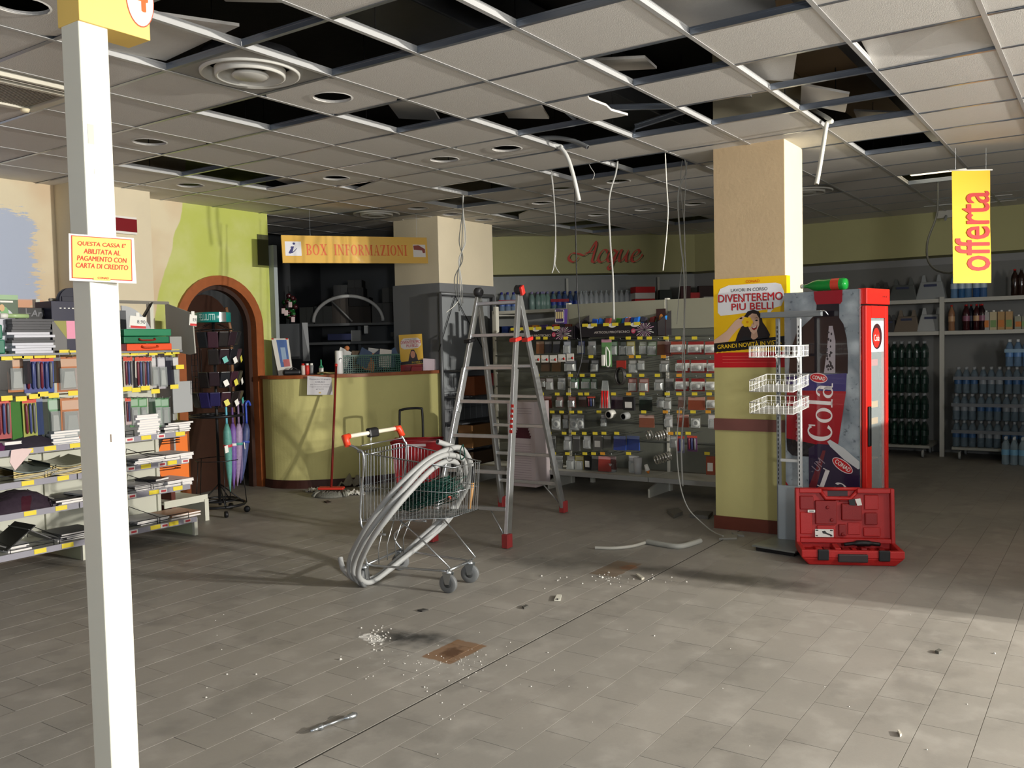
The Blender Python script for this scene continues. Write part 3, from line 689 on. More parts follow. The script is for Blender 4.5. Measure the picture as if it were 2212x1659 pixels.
GL = [[(1251,556),(1240,566),(1231,563),(1229,556),(1236,548),(1249,549),(1262,552),(1274,543),(1286,525),(1289,522)],
      [(1289,522),(1287,535),(1282,552),(1279,564),(1284,567),(1291,561)], [(1262,548),(1275,546),(1286,543)],
      [(1309,549),(1311,543),(1304,541),(1296,550),(1292,561),(1297,567),(1307,563),(1314,556)],
      [(1332,547),(1326,541),(1317,547),(1312,559),(1315,566),(1323,561),(1333,545)], [(1336,541),(1329,556),(1322,574),(1317,583),(1313,578),(1319,571),(1330,563),(1340,556)],
      [(1337,545),(1343,541),(1338,555),(1338,565),(1345,562),(1354,548)], [(1358,541),(1353,555),(1353,565),(1360,563),(1367,556)],
      [(1366,556),(1375,552),(1381,545),(1377,541),(1369,547),(1364,558),(1367,566),(1376,564),(1385,556),(1388,550)]]
for g in GL: brush('letter_shadow', g, M((96,84,52), .7), 1, 3, 2, 4.2, .8)
for g in GL: brush('letter_stroke', g, M((214,60,34), .5), 3)
# red emergency display on the pier
t_ = thing('red_display', 'dark red display box high on the cream pier behind the post', 'display', (4.7, 7.35, 2.58))
a, b = ay(236, 464, 7.36), ay(294, 503, 7.36)
obj('case', MB().box((a.x, 7.34, b.z-.02), (b.x, 7.38, a.z)), WHITE, t_, bevel=.004); obj('screen', MB().box((a.x+.01, 7.335, b.z), (b.x-.004, 7.34, a.z-.02)), M((122,16,26), .3), t_)
# poster on the pillar
POST_X = px0-.014
def on_x(px, py, X=POST_X): return ax(px, py, X)
t_ = thing('renovation_poster', 'yellow and red poster with laughing dark haired woman on the square pillar', 'poster', (POST_X, 2.3, 1.27))
zt, zb = 1.955, 1.268; F = Frame((POST_X, py1+.008, zb), (0, -1, 0), (0, 0, 1)); w_ = py1-py0+.02; h_ = zt-zb
obj('sheet', MB().box((POST_X-.0005, py0-.012, zb), (POST_X+.001, py1+.008, zt)).box((POST_X, py0-.0125, zb+.1), (POST_X+.09, py0-.0115, zt)), M((250,200,24), .3), t_)
def N(pts): return [(x*w_, y*h_) for x, y in pts]
RD = M((206,24,34), .4); SKIN = M((226,186,160), .5); HAIR = M((34,24,24), .5)
F.rect('red_band', 0, 0, w_, .17*h_, RD, t_, 1)
F.poly('black_band', N([(0,.17),(1,.235),(1,.345),(0,.275)]), M((18,18,18), .4), t_, 2)
F.poly('bubble', N([(.06,.62),(.10,.585),(.35,.60),(.62,.625),(.75,.64),(.74,.555),(.83,.65),(.93,.67),(.97,.74),(.97,.82),(.93,.905),(.86,.925),(.22,.925),(.10,.89),(.06,.82)]), M((240,240,242), .4), t_, 2)
F.text('CONAD', .55*w_, .955*h_, .19*w_, .03*h_, M((226,90,20), .5), t_, 2, bold=.02)
F.text('LAVORI IN CORSO', .50*w_, .865*h_, .50*w_, .035*h_, M((40,40,44), .5), t_, 3, bold=.012)
F.text('DIVENTEREMO', .515*w_, .775*h_, .88*w_, .085*h_, M((150,140,140), .5), t_, 3, bold=.012); F.text('DIVENTEREMO', .51*w_, .780*h_, .88*w_, .085*h_, RD, t_, 4, bold=.012)
F.text('PIU BELLI', .545*w_, .675*h_, .57*w_, .075*h_, M((150,140,140), .5), t_, 3, bold=.012); F.text('PIU BELLI', .54*w_, .680*h_, .57*w_, .075*h_, RD, t_, 4, bold=.012)
F.poly('accent', N([(.40,.728),(.42,.728),(.415,.745),(.385,.755)]), RD, t_, 4)
F.poly('hair', N([(.30,.285),(.34,.38),(.40,.47),(.42,.56),(.48,.625),(.56,.64),(.63,.62),(.67,.56),(.68,.50),(.73,.44),(.78,.36),(.76,.31),(.60,.285)]), HAIR, t_, 3)
F.poly('face', N([(.48,.50),(.49,.57),(.54,.60),(.60,.59),(.635,.545),(.635,.47),(.60,.40),(.56,.37),(.52,.395),(.49,.44)]), SKIN, t_, 4)
F.poly('neck', N([(.53,.40),(.60,.41),(.62,.33),(.56,.30),(.52,.33)]), M((206,164,138), .5), t_, 3.5)
F.poly('top', N([(.34,.28),(.42,.35),(.52,.33),(.56,.30),(.62,.34),(.74,.33),(.78,.32),(.78,.328),(.28,.288)]), M((26,26,30), .5), t_, 4.5)
F.poly('arm', N([(0,.275),(0,.31),(.18,.41),(.30,.52),(.38,.565),(.44,.545),(.46,.50),(.42,.47),(.34,.43),(.26,.36),(.20,.29)]), SKIN, t_, 5)
for k in range(4): F.poly('finger', N([(.36+.02*k,.545-.012*k),(.41+.02*k,.575-.01*k),(.47+.01*k,.555-.02*k),(.46,.53-.02*k)]), M((232,194,168), .5), t_, 5+.2*k)
F.poly('mouth', N([(.53,.448),(.575,.455),(.61,.475),(.60,.43),(.565,.412),(.54,.425)]), M((150,30,36), .4), t_, 5.5); F.poly('teeth', N([(.538,.447),(.575,.453),(.603,.468),(.59,.445),(.56,.435)]), WHITE, t_, 6)
F.ell('eye', .600*w_, .520*h_, .018*w_, .008*h_, HAIR, t_, 6); F.poly('eyebrow', N([(.575,.545),(.60,.552),(.625,.545),(.60,.547)]), HAIR, t_, 6); F.poly('nose', N([(.555,.515),(.565,.48),(.55,.475)]), M((200,150,124), .5), t_, 5.5)
for k in range(6):
    a = k*math.pi/3; F.ell('petal', (.475+.045*math.cos(a))*w_, (.505+.034*math.sin(a))*h_, .034*w_, .026*h_, M((252,204,20), .4), t_, 7+.1*k, n=12)
F.ell('flower_heart', .475*w_, .505*h_, .018*w_, .014*h_, M((230,150,10), .4), t_, 8)
F.text('GRANDI NOVITÀ IN VISTA', .49*w_, .262*h_, .88*w_, .058*h_, M((250,206,30), .5), t_, 4, rot=.062, bold=.012)
for k in range(14): F.poly('hazard_mark', N([(.03+.067*k,.160+.004*k),(.055+.067*k,.162+.004*k),(.065+.067*k,.178+.004*k),(.04+.067*k,.176+.004*k)]), M((250,190,30), .5), t_, 3)
for k in range(3): F.rect('small_print', .12*w_, (.125-.035*k)*h_, .90*w_, (.128-.035*k)*h_, M((240,130,110), .5), t_, 3)
# pieces of writing on the pillar and paper notice on the counter come with the counter
# ================================================================ LADDER
t_ = thing('folding_ladder', 'tall aluminium folding ladder standing open with red locks and feet', 'ladder', (5.93, 4.15, 0))
FR, FL = V((5.28, 3.70, .02)), V((5.18, 4.27, .02)); HR, HL = V((5.93, 3.96, 1.90)), V((5.93, 4.36, 1.90))
RR, RL = V((6.63, 4.03, .02)), V((6.60, 4.62, .02))
def bar(a, b, w, d, side):
    a, b = V(a), V(b); z = (b-a).normalized(); x = (V(side)-z*V(side).dot(z)).normalized(); y = z.cross(x)
    return MB().obox((a+b)/2, x*w/2, y*d/2, (b-a)/2)
REDP = M((206,52,42), .45); SIDE = (0, 1, 0)
for F0, H0, sgn in ((FR, HR, -1), (FL, HL, 1), (RR, HR, -1), (RL, HL, 1)):
    ax_d = (H0-F0); out = V((0, .022*sgn, 0)); kn = F0+ax_d*.46
    flare = F0+V((0, .05*sgn, 0)); top = H0-ax_d*.02
    o = obj('stile', bar(F0+ax_d*.02+out, kn+out*.2+ax_d*.22, .028, .062, SIDE), ALU, t_, bevel=.003)
    obj('stile', bar(F0+ax_d*.5, H0-ax_d*.015, .024, .05, SIDE), ALU, t_, bevel=.003)
    obj('foot', MB().obox(F0+out+V((0, 0, .035)), (.034, 0, 0), (0, .026, 0), (0, 0, .05)), M((150,50,50), .6, var=.2, scale=30), t_, bevel=.004)
for i, (A0, A1, B0, B1) in enumerate(((FR, HR, FL, HL), (RR, HR, RL, HL))):
    for k in range(7):
        f = (k+.95)/7.25; a = A0.lerp(A1, f); b = B0.lerp(B1, f)
        ex = .012 if k < 4 else -.004; dv = (b-a).normalized()
        r_ = obj('rung', MB().obox((a+b)/2, (b-a)/2+dv*ex, V((.020, 0, 0)), V((0, 0, .013))), ALU, t_, bevel=.003)
        if i == 0 and k < 4: obj('rung_cap', MB().obox(a-dv*.006, dv*.006, V((.016, 0, 0)), V((0, 0, .013))), REDP, r_)
for H0, col in ((HR, REDP), (HL, M((70,70,72), .5))):
    obj('hinge', MB().lathe([(.001, -.03), (.03, -.03), (.038, -.02), (.038, .02), (.03, .03), (.001, .03)], H0+V((0, 0, .02)), 18, (0, 1, 0)), M((60,60,62), .5, .3), t_)
obj('hinge_knob', MB().obox(HR+V((-.02, -.045, .012)), (.02, 0, .012), (0, .014, 0), (-.012, 0, .034)), REDP, t_, bevel=.008)
for A0, A1, nm in ((FR, HR, 'right'), (RR, HR, 'back'), (FL, HL, 'left')):
    p = A0.lerp(A1, .80); obj('lock', MB().obox(p+V((-.01, 0, 0)), (.042, 0, .008), (0, .032, 0), (0, 0, .015)), REDP if nm != 'left' else BLACK, t_, bevel=.006)
for A0, B0, A1, B1 in ((FR, FL, HR, HL), (RR, RL, HR, HL)):
    a = A0.lerp(A1, .13); b = A0.lerp(A1, .02); m_ = A0.lerp(B0, .25).lerp(A1.lerp(B1, .25), .13)
    obj('brace', MB().tube([A0.lerp(A1, .03), m_], .007, 5), ALU, t_)
p = FR.lerp(HR, .5); 
for k in range(6): obj('sticker', MB().obox(FR.lerp(HR, .43+.02*k)+V((-.036, -.022, 0)), (.001, 0, 0), (0, .013, 0), (0, 0, .012)), RED, t_)
# ================================================================ SHOPPING CART
t_ = thing('shopping_cart', 'wire shopping cart with white handle and orange red grips, loaded with conduit', 'shopping cart', (4.22, 3.65, 0))
WI = M((186,190,192), .25, .9); cw = lambda *p: V(p)
RLb, RRb = V((4.02, 3.93, .40)), V((4.46, 3.97, .40))      # basket rear bottom
FLb, FRb = V((4.19, 3.33, .45)), V((4.49, 3.345, .45))
RLt, RRt = V((4.02, 3.92, .84)), V((4.49, 3.98, .84))
FLt, FRt = V((4.15, 3.27, .76)), V((4.47, 3.30, .76))
def lerp4(a, b, c, d, u, v): return a.lerp(b, u).lerp(d.lerp(c, u), v)
bk = obj('basket', MB().tube([RLt, FLt, FRt, RRt], .0045, 6, close=True), WI, t_)
obj('rim_wire', MB().tube([RLb, FLb, FRb, RRb], .0035, 6, close=True), WI, bk)
m1 = [a.lerp(b, .5) for a, b in ((RLb, RLt), (FLb, FLt), (FRb, FRt), (RRb, RRt))]
obj('rim_wire', MB().tube(m1, .003, 6, close=True), WI, bk)
q = MB(); cnt = 0
for (a, b, c, d, n) in ((RLb, FLb, FLt, RLt, 26), (FLb, FRb, FRt, FLt, 13), (FRb, RRb, RRt, FRt, 24), (RRb, RLb, RLt, RRt, 15)):
    for k in range(n):
        u = (k+.5)/n; wmb = MB().tube([a.lerp(b, u), d.lerp(c, u)], .0017, 4); obj('wire', wmb, WI, bk); cnt += 1
for k in range(14):
    u = (k+.5)/14; obj('wire', MB().tube([RLb.lerp(RRb, u), FLb.lerp(FRb, u)], .0017, 4), WI, bk)
for k in range(7):
    u = (k+.5)/7; obj('wire', MB().tube([RLb.lerp(FLb, u), RRb.lerp(FRb, u)], .002, 4), WI, bk)
hl, hr = V((3.985, 3.985, .935)), V((4.47, 3.985, .945)); hd = (hr-hl).normalized()
h_o = obj('handle', MB().tube([hl, hr], .0135, 12), M((236,228,206), .35), t_)
obj('coin_lock', MB().obox(hl.lerp(hr, .50), hd*.045, V((0, .02, 0)), V((0, .006, .03))), BLACK, h_o, bevel=.012)
obj('lock_chain', MB().tube(spline([hl.lerp(hr, .45)+V((0, -.01, -.02)), hl.lerp(hr, .44)+V((0, -.01, -.06)), hl.lerp(hr, .46)+V((0, -.01, -.12))], 4), .002, 4), WI, h_o)
ORG = M((220,66,34), .4)
for hp_, s in ((hl, -1), (hr, 1)):
    obj('handle_grip', MB().tube([hp_-hd*s*.03, hp_+hd*s*.008, hp_+hd*s*.014+V((0, -.03, -.055))], [.019, .024, .02], 10), ORG, t_, bevel=0)
for a, s in ((hl, -1), (hr, 1)):
    tp = RLt if s < 0 else RRt; bt = RLb if s < 0 else RRb
    obj('side_tube', MB().tube(spline([a+V((0, -.03, -.05)), a.lerp(tp, .6)+V((0, -.04, -.02)), tp+V((0, -.05, -.05)), bt+V((0, -.02, -.02)), bt+V((0, -.22, -.06))], 6), .008, 8), WI, t_)
obj('child_seat_bar', MB().tube([RLt+V((0, -.03, .04)), RRt+V((0, -.03, .04))], .005, 6), WI, t_)
obj('child_seat_bar', MB().tube([RLt+V((0, -.04, -.02)), RRt+V((0, -.04, -.02))], .005, 6), WI, t_)
# lower frame
WR_L, WR_R, WF_L, WF_R = V((3.99, 3.87, 0)), V((4.42, 3.95, 0)), V((4.15, 3.33, 0)), V((4.40, 3.355, 0))
z_ = V((0, 0, .135))
obj('lower_frame', MB().tube(spline([RLb+V((.02, -.12, -.05)), WR_L+V((.03, .02, .24)), WR_L+V((.01, -.02, .145))], 6)+spline([WR_L+V((.01, -.02, .14)), WR_L.lerp(WF_L, .5)+z_, WF_L+V((-.01, -.01, .135))], 4), .007, 8), WI, t_)
obj('lower_frame', MB().tube(spline([RRb+V((-.02, -.12, -.05)), WR_R+V((-.03, .02, .24)), WR_R+V((-.01, -.02, .145))], 6)+spline([WR_R+V((-.01, -.02, .14)), WR_R.lerp(WF_R, .5)+z_, WF_R+V((.01, -.01, .135))], 4), .007, 8), WI, t_)
obj('front_bar', MB().tube([WF_L+z_, WF_R+z_], .009, 8), WI, t_)
obj('cross_bar', MB().tube([WR_L+z_, WR_R+z_], .008, 8), WI, t_)
for a, b in ((RLb.lerp(FLb, .45), WF_L+V((-.02, -.03, .16))), (RRb.lerp(FRb, .45), WF_R+V((.02, -.03, .16)))):
    obj('diagonal_strut', MB().tube([a, a.lerp(b, .5)+V((0, 0, .01)), b, b+V((0, .03, -.02))], .005, 6), WI, t_)
for k in range(4):
    u = .15+.23*k; a = RLb.lerp(RRb, u)+V((0, -.16, 0)); b = WR_L.lerp(WR_R, u)+V((0, -.08, .14))
    obj('rack_wire', MB().tube([a, V((b.x, b.y, b.z+.10)), b], .0035, 5), WI, t_)
TYRE = M((58,60,60), .6); HUB = M((120,124,122), .5)
for p, yaw in ((WR_L, 1.9), (WR_R, .9), (WF_L, .15), (WF_R, .35)):
    ax_v = V((math.cos(yaw), math.sin(yaw), 0)); fw = V((-ax_v.y, ax_v.x, 0)); c = p+V((0, 0, .058))-fw*.0
    wh = obj('wheel', MB().lathe([(.030, -.013), (.054, -.014), (.058, -.009), (.058, .009), (.054, .014), (.030, .013)], c, 26, ax_v), M((104,106,106), .5), t_)
    obj('hub', MB().lathe([(.001, -.016), (.012, -.017), (.036, -.010), (.036, .010), (.012, .017), (.001, .016)], c, 20, ax_v), TYRE, wh)
    for s in (-1, 1):
        obj('fork', MB().hexa([c+ax_v*s*.019+fw*.014-ax_v*.0015+V((0,0,-.004)), c+ax_v*s*.019-fw*.014-ax_v*.0015+V((0,0,-.004)), c+ax_v*s*.019-fw*.014+ax_v*.0015+V((0,0,-.004)), c+ax_v*s*.019+fw*.014+ax_v*.0015+V((0,0,-.004))],
              [p+V((0,0,.125))+ax_v*s*.019+fw*.03-ax_v*.0015, p+V((0,0,.125))+ax_v*s*.019-fw*.03-ax_v*.0015, p+V((0,0,.125))+ax_v*s*.019-fw*.03+ax_v*.0015, p+V((0,0,.125))+ax_v*s*.019+fw*.03+ax_v*.0015]), STEEL, wh)
    obj('swivel', MB().lathe([(.024, .118), (.026, .128), (.014, .14), (.001, .15)], p, 14), STEEL, wh)
# green wire coils lying in the basket
GW = M((10,58,48), .35); t2 = thing('green_wire_coil', 'tangled coil of dark green plastic coated wire lying in the cart', 'wire', (4.25, 3.65, .42))
rnd = random.Random(4)
for k in range(70):
    cx, cy, cz = 4.27+rnd.uniform(-.04, .04), 3.60+rnd.uniform(-.06, .06), .555+rnd.uniform(-.05, .05)
    rx, ry, tilt, ph = .12+rnd.uniform(-.04, .012), .22+rnd.uniform(-.07, .025), rnd.uniform(-.35, .35), rnd.uniform(0, .6)
    P = []
    for i in range(22):
        a = 2*math.pi*i/22+ph; x = rx*math.cos(a); y = ry*math.sin(a)
        P.append((cx+x, cy+y, max(.47, cz+.10*math.sin(a)*(-1)*.7+tilt*x+rnd.uniform(-.006, .006)-.2*tilt*y)))
    obj('wire_loop', MB().tube(P, .0032, 5, close=True), GW, t2)
def round_end(a, b, r):  # dark inside of an open pipe end
    a, b = V(a), V(b); d = (b-a).normalized(); return MB().lathe([(r*.001, .0), (r*.78, .0)], b+d*.0008, 14, d, caps=False)
# corrugated grey conduit bundle
CON = M((158,159,157), .55)
def conduit(path, r, name, label, cat='conduit', ends=True, group=None, ribs=True, mat=None, den=22):
    P = spline(path, den); 
    rs = [r*(1+.08*(k % 2)) if ribs else r for k in range(len(P))]
    t = thing(name, label, cat, tuple(P[0]), group=group)
    obj('tube', MB().tube(P, rs, 10), mat or CON, t)
    if ends:
        obj('open_end', round_end(P[1], P[0], r), BLACK, t); obj('open_end', round_end(P[-2], P[-1], r), BLACK, t)
    return t
def pth(L, dz=0.): return [ad(x, y, D) for x, y, D in L]
conduit(pth([(735,1205,5.72),(741,1228,5.68),(757,1245,5.62),(775,1252,5.60),(812,1246,5.66),(862,1205,5.85),(905,1165,5.95),(950,1125,6.0),(985,1090,5.95),(1012,1045,5.85),(1018,1010,5.8),(1008,982,5.7),(985,968,5.6),(945,954,5.5)]), .0165, 'conduit', 'thick grey conduit ending open beside the handle, tied in the cart bundle')
conduit(pth([(985,1070,5.9),(1012,1030,5.9),(1013,995,5.75),(996,968,5.6),(965,972,5.48),(925,992,5.35),(880,1030,5.25),(830,1085,5.22),(785,1150,5.30),(757,1205,5.48),(757,1240,5.56),(778,1256,5.6),(800,1250,5.66)]), .0165, 'conduit', 'uppermost grey conduit arching over the near side of the cart')
conduit(pth([(975,1100,5.95),(1005,1050,5.95),(1003,1000,5.7),(985,985,5.55),(955,985,5.42),(915,1010,5.3),(868,1062,5.2),(820,1118,5.18),(788,1165,5.25),(765,1215,5.45),(768,1246,5.52),(790,1262,5.58),(840,1232,5.75),(900,1182,5.9),(960,1125,6.0),(1000,1070,6.0)]), .0165, 'conduit', 'middle grey conduit of the three arching over the cart')
conduit(pth([(960,1130,5.95),(992,1060,5.95),(990,1008,5.65),(970,996,5.5),(935,1012,5.36),(885,1062,5.2),(840,1115,5.14),(800,1170,5.2),(776,1222,5.38),(778,1250,5.48),(805,1256,5.58),(860,1215,5.75),(930,1160,5.95),(975,1115,6.0),(1005,1050,5.98)]), .0165, 'conduit', 'lowest grey conduit of the three arching over the cart')
o = obj('tie_wire', MB().tube(spline([ad(1000,960,5.45), ad(994,975,5.42), ad(996,992,5.42), ad(1004,984,5.5), ad(1000,960,5.45)], 5), .004, 6), GW); tag(o, 'green wire tie knotted around the grey conduit bundle', 'wire')
t_ = thing('hammer', 'hammer with pale wooden handle standing in the front of the cart', 'hammer', (4.38, 3.4, .46))
obj('shaft', MB().tube([ad(1014, 1100, 5.72), ad(1021, 1042, 5.70)], [.010, .012], 8), M((190,140,80), .5), t_); obj('grip', MB().tube([ad(1021, 1042, 5.70), ad(1022, 1008, 5.68)], [.013, .012], 8), BLACK, t_)
o = obj('screwdriver', MB().tube([ad(960, 1062, 5.55), ad(974, 1077, 5.55)], [.004, .009], 8), M((220,80,60), .4)); tag(o, 'small red and white tool lying on the green wire coil', 'tool')
# ================================================================ DISPLAY STAND
t_ = thing('wire_basket_stand', 'grey slotted display stand with three white wire baskets beside the pillar', 'display stand', (6.3, 1.92, 0))
SG = M((206,208,206), .4, .2); SGR = M((120,124,126), .45, .2)
ya, yb, xp = 2.02, 1.87, 6.36
for y in (ya, yb):
    pz = obj('upright', MB().box((xp-.016, y-.013, .0), (xp+.016, y+.013, 1.63)), SG if y == yb else SGR, t_, bevel=.002)
    for k in range(46): obj('slot', MB().box((xp-.0168, y-.003, .16+.031*k), (xp-.0158, y+.003, .178+.031*k)), BLACK, pz)
obj('lower_panel', MB().box((xp-.03, yb-.015, .01), (xp-.01, ya+.0, .43)), M((150,158,162), .5), t_)
for z in (.60, 1.35): obj('cross_bar', MB().box((xp-.008, yb, z), (xp+.008, ya, z+.02)), SG, t_)
obj('header_bar', MB().box((xp-.03, yb-.16, 1.635), (xp+.02, ya+.12, 1.675)), SGR, t_, bevel=.004)
obj('header_clip', MB().tube(spline([V((xp-.03, yb-.16, 1.665)), V((xp-.05, yb-.19, 1.67)), V((xp-.03, yb-.21, 1.64))], 4), .004, 5), CHROME, t_)
bp_ = [V((6.05, 2.12, .03)), V((5.99, 1.80, .03)), V((6.40, 1.74, .03)), V((6.46, 2.05, .03))]
obj('base_plate', MB().prism(bp_, (0, 0, .012)), M((140,144,140), .4, .5, var=.15, scale=18), t_)
obj('base_pad', MB().prism([p.lerp(V((6.22, 1.93, .03)), .12)-V((0, 0, .03)) for p in bp_], (0, 0, .03)), BLACK, t_)
WB = M((226,226,220), .35, .2)
for z0, tilt in ((1.36, .0), (1.155, .03), (1.0, .025)):
    b = obj('wire_basket', MB(), WB, t_) if False else None
    x0, x1, y0, y1, h = 5.98, xp-.02, 1.80, 2.10, .075
    c4 = lambda z: [V((x0, y1, z-tilt)), V((x0, y0, z-tilt)), V((x1, y0, z)), V((x1, y1, z))]
    bt, tp = c4(z0), c4(z0+h)
    b = obj('wire_basket', MB().tube(tp, .0035, 6, close=True), WB, t_); obj('lower_rim', MB().tube(bt, .003, 6, close=True), WB, b)
    obj('middle_rim', MB().tube([a.lerp(c, .5) for a, c in zip(bt, tp)], .0018, 4, close=True), WB, b)
    for s in range(4):
        n = 9 if s % 2 == 0 else 12
        for k in range(n): u = k/n; obj('wire', MB().tube([bt[s].lerp(bt[(s+1) % 4], u), tp[s].lerp(tp[(s+1) % 4], u)], .0014, 4), WB, b)
    for k in range(1, 14): u = k/14; obj('wire', MB().tube([bt[0].lerp(bt[3], u), bt[1].lerp(bt[2], u)], .0014, 4), WB, b)
    for yy in (ya, yb): obj('bracket', MB().prism([V((xp-.016, yy, z0+.02)), V((xp-.016, yy, z0-.055)), V((xp-.07, yy, z0+.0))], (0, .003, 0)), SG, b)
# ================================================================ DRINKS FRIDGE
Bc = V((6.437, 1.48, 0)); uBC = V((.985, -.17, 0)).normalized(); uBA = V((.17, .985, 0)).normalized(); LA, LC, HT = .555, .42, 1.815
FB_ = MB
t_ = thing('drinks_fridge', 'tall red framed glass door drinks fridge with cola picture on its grey side', 'fridge', tuple(Bc))
def fb(a, c, z): return Bc+uBA*a+uBC*c+V((0, 0, z))
def fbox(a0, a1, c0, c1, z0, z1): return MB().hexa([fb(a0,c0,z0), fb(a0,c1,z0), fb(a1,c1,z0), fb(a1,c0,z0)], [fb(a0,c0,z1), fb(a0,c1,z1), fb(a1,c1,z1), fb(a1,c0,z1)])
def ice_mat():
    t = NT(.18)
    v1 = t.voro(9); n1 = t.noise(7, 6)
    c = t.mix(v1.outputs['Distance'], C(196,206,212), C(96,108,118)); c = t.mix(t.ramp(n1, .35, .7), c, C(132,144,152)); c = t.mix(t.ramp(t.noise(30, 4), .6, .8), c, C(60,70,80))
    t.b.inputs['Coat Weight'].default_value = .5
    return t.out(c)
ICE = ice_mat(); FRED = M((214,34,26), .3, coat=.4)
obj('side_panel', fbox(0, LA, 0, .012, .04, HT), ICE, t_)
obj('side_edge', fbox(-.004, 0, -.002, .014, .04, HT), CHROME, t_)
obj('cabinet', fbox(.02, LA, .012, LC, .06, HT-.03), M((60,62,66), .5), t_) if False else None
for nm, a in (('rear_panel', (LA-.03, LA, .012, LC, .06, HT-.02)), ('far_side', (.03, LA-.03, LC-.02, LC, .06, HT-.02)), ('floor_box', (.03, LA-.03, .012, LC-.02, .04, .16)), ('top_box', (.03, LA, .012, LC, HT-.14, HT-.01))):
    obj(nm, fbox(*a), M((74,72,72), .5), t_)
# door on the short side facing the light (a = 0)
dr = obj('door', fbox(-.035, .0, .03, .12, .05, HT-.115), FRED, t_, bevel=.004)
obj('door_rail', fbox(-.035, .0, LC-.045, LC, .05, HT-.115), FRED, dr, bevel=.004)
obj('door_rail', fbox(-.035, .0, .12, LC-.045, HT-.20, HT-.115), FRED, dr); obj('door_rail', fbox(-.035, .0, .12, LC-.045, .05, .16), FRED, dr)
obj('door_glass', fbox(-.022, -.018, .12, LC-.045, .16, HT-.20), M((190,200,200), .05, alpha=.28), dr)
obj('glass_label', fbox(-.0245, -.0235, .14, LC-.06, HT-.44, HT-.22), M((200,208,210), .3), dr); 
FD = Frame(fb(-.025, .14, HT-.44), uBC, (0,0,1)); FD.ell('label_can', .10, .11, .085, .09, M((60,30,34), .3), dr, 2); FD.ell('label_red', .085, .10, .06, .07, RED, dr, 3); FD.text('Cola', .09, .10, .09, .045, WHITE, dr, 4)
obj('door_handle', fbox(-.05, -.035, .045, .085, .72, 1.0), BLACK, dr, bevel=.006)
hd_ = obj('header', fbox(-.045, .02, .018, LC+.005, HT-.105, HT+.005), FRED, t_, bevel=.005)
for k in range(3): obj('control_button', MB().lathe([(.006, 0), (.001, .003)], fb(-.0455, .30+.03*k, HT-.05), 10, -uBA), BLACK, hd_)
for k, z in enumerate((1.28, .98, .86, .60, .36)): obj('shelf', fbox(.03, LA-.03, .03, LC-.03, z, z+.008), M((170,140,110), .4, .3), t_); 
for k, (z, c) in enumerate(((1.28, (196,40,30)), (.98, (206,160,60)), (.86, (200,150,40)))): obj('price_rail', fbox(.022, .03, .05, LC-.05, z-.005, z+.04), M(c, .5), t_)
# printed side: bottle, label, can
FS = Frame(fb(LA, -.0008, .04), -uBA, (0, 0, 1), .0006); Wd, Hh = LA, HT-.04
if FS.n.dot(EYE-Bc) < 0: FS.n = -FS.n
def N(pts): return [(x*Wd, y*Hh) for x, y in pts]
DK = M((30,26,32), .15, coat=.5); LRED = M((156,22,36), .2, coat=.4); LBL = M((56,52,110), .2, coat=.4)
FS.poly('bottle_cap', N([(.41,1.0),(.79,1.0),(.785,.955),(.76,.945),(.45,.945),(.42,.965)]), LRED, t_, 1)
FS.poly('bottle_neck', N([(.45,.947),(.745,.947),(.745,.89),(.80,.865),(.84,.81),(.855,.75),(.85,.67),(.06,.67),(.08,.76),(.18,.84),(.35,.885),(.44,.91)]), DK, t_, 1.5)
FS.poly('bottle_shine', N([(.61,.86),(.66,.86),(.695,.80),(.69,.672),(.54,.672),(.585,.77)]), M((158,150,156), .2), t_, 3)
rnd = random.Random(9)
for k in range(24):
    FS.ell('drop', (.58+rnd.random()*.09)*Wd, (.685+rnd.random()*.15)*Hh, .005+rnd.random()*.004, .006+rnd.random()*.006, M((60,56,60), .2), t_, 4, n=10)
FS.poly('label_top', N([(.03,.655),(.84,.672),(.825,.60),(.03,.60)]), LBL, t_, 5)
FS.poly('label_body', N([(.03,.60),(.83,.60),(.725,.39),(.60,.375),(.02,.40)]), LRED, t_, 5)
FS.poly('bottle_foot', N([(.02,.40),(.60,.376),(.55,.33),(.10,.33),(.03,.35)]), DK, t_, 4.5)
serif(FS, 'Cola', .49*Wd, .515*Hh, .235*Hh, .32*Wd, M((228,220,218), .3), t_, 7, rot=math.pi/2*.98, gap=.04)
FS.text('PREMIUM', .19*Wd, .49*Hh, .20*Hh, .07*Wd, M((190,120,130), .3), t_, 7, rot=math.pi/2)
FS.ell('oval', .47*Wd, .652*Hh, .12*Wd, .020*Hh, M((230,200,200), .3), t_, 7, rot=-.12); FS.ell('oval_red', .47*Wd, .652*Hh, .112*Wd, .0165*Hh, M((190,24,34), .3), t_, 8, rot=-.12)
FS.text('CONAD', .475*Wd, .652*Hh, .17*Wd, .015*Hh, WHITE, t_, 9, rot=-.12, bold=.02)
FS.poly('can_body', N([(.60,.385),(.98,.305),(1.0,.30),(1.0,.10),(.33,.10),(.33,.365),(.45,.385)]), M((44,32,60), .2, coat=.4), t_, 7)
FS.poly('can_rim', N([(.58,.397),(.62,.405),(.80,.375),(1.0,.325),(1.0,.298),(.98,.295),(.80,.33),(.62,.378)]), M((196,198,198), .25), t_, 8)
FS.poly('can_flare', N([(.33,.21),(.52,.36),(.56,.36),(.46,.24),(.36,.14),(.33,.14)]), M((110,40,48), .2, coat=.4), t_, 7.5)
FS.ell('oval', .78*Wd, .305*Hh, .15*Wd, .022*Hh, M((230,200,200), .3), t_, 8.2, rot=-.55); FS.ell('oval_red', .78*Wd, .305*Hh, .14*Wd, .0185*Hh, M((190,24,34), .3), t_, 9, rot=-.55)
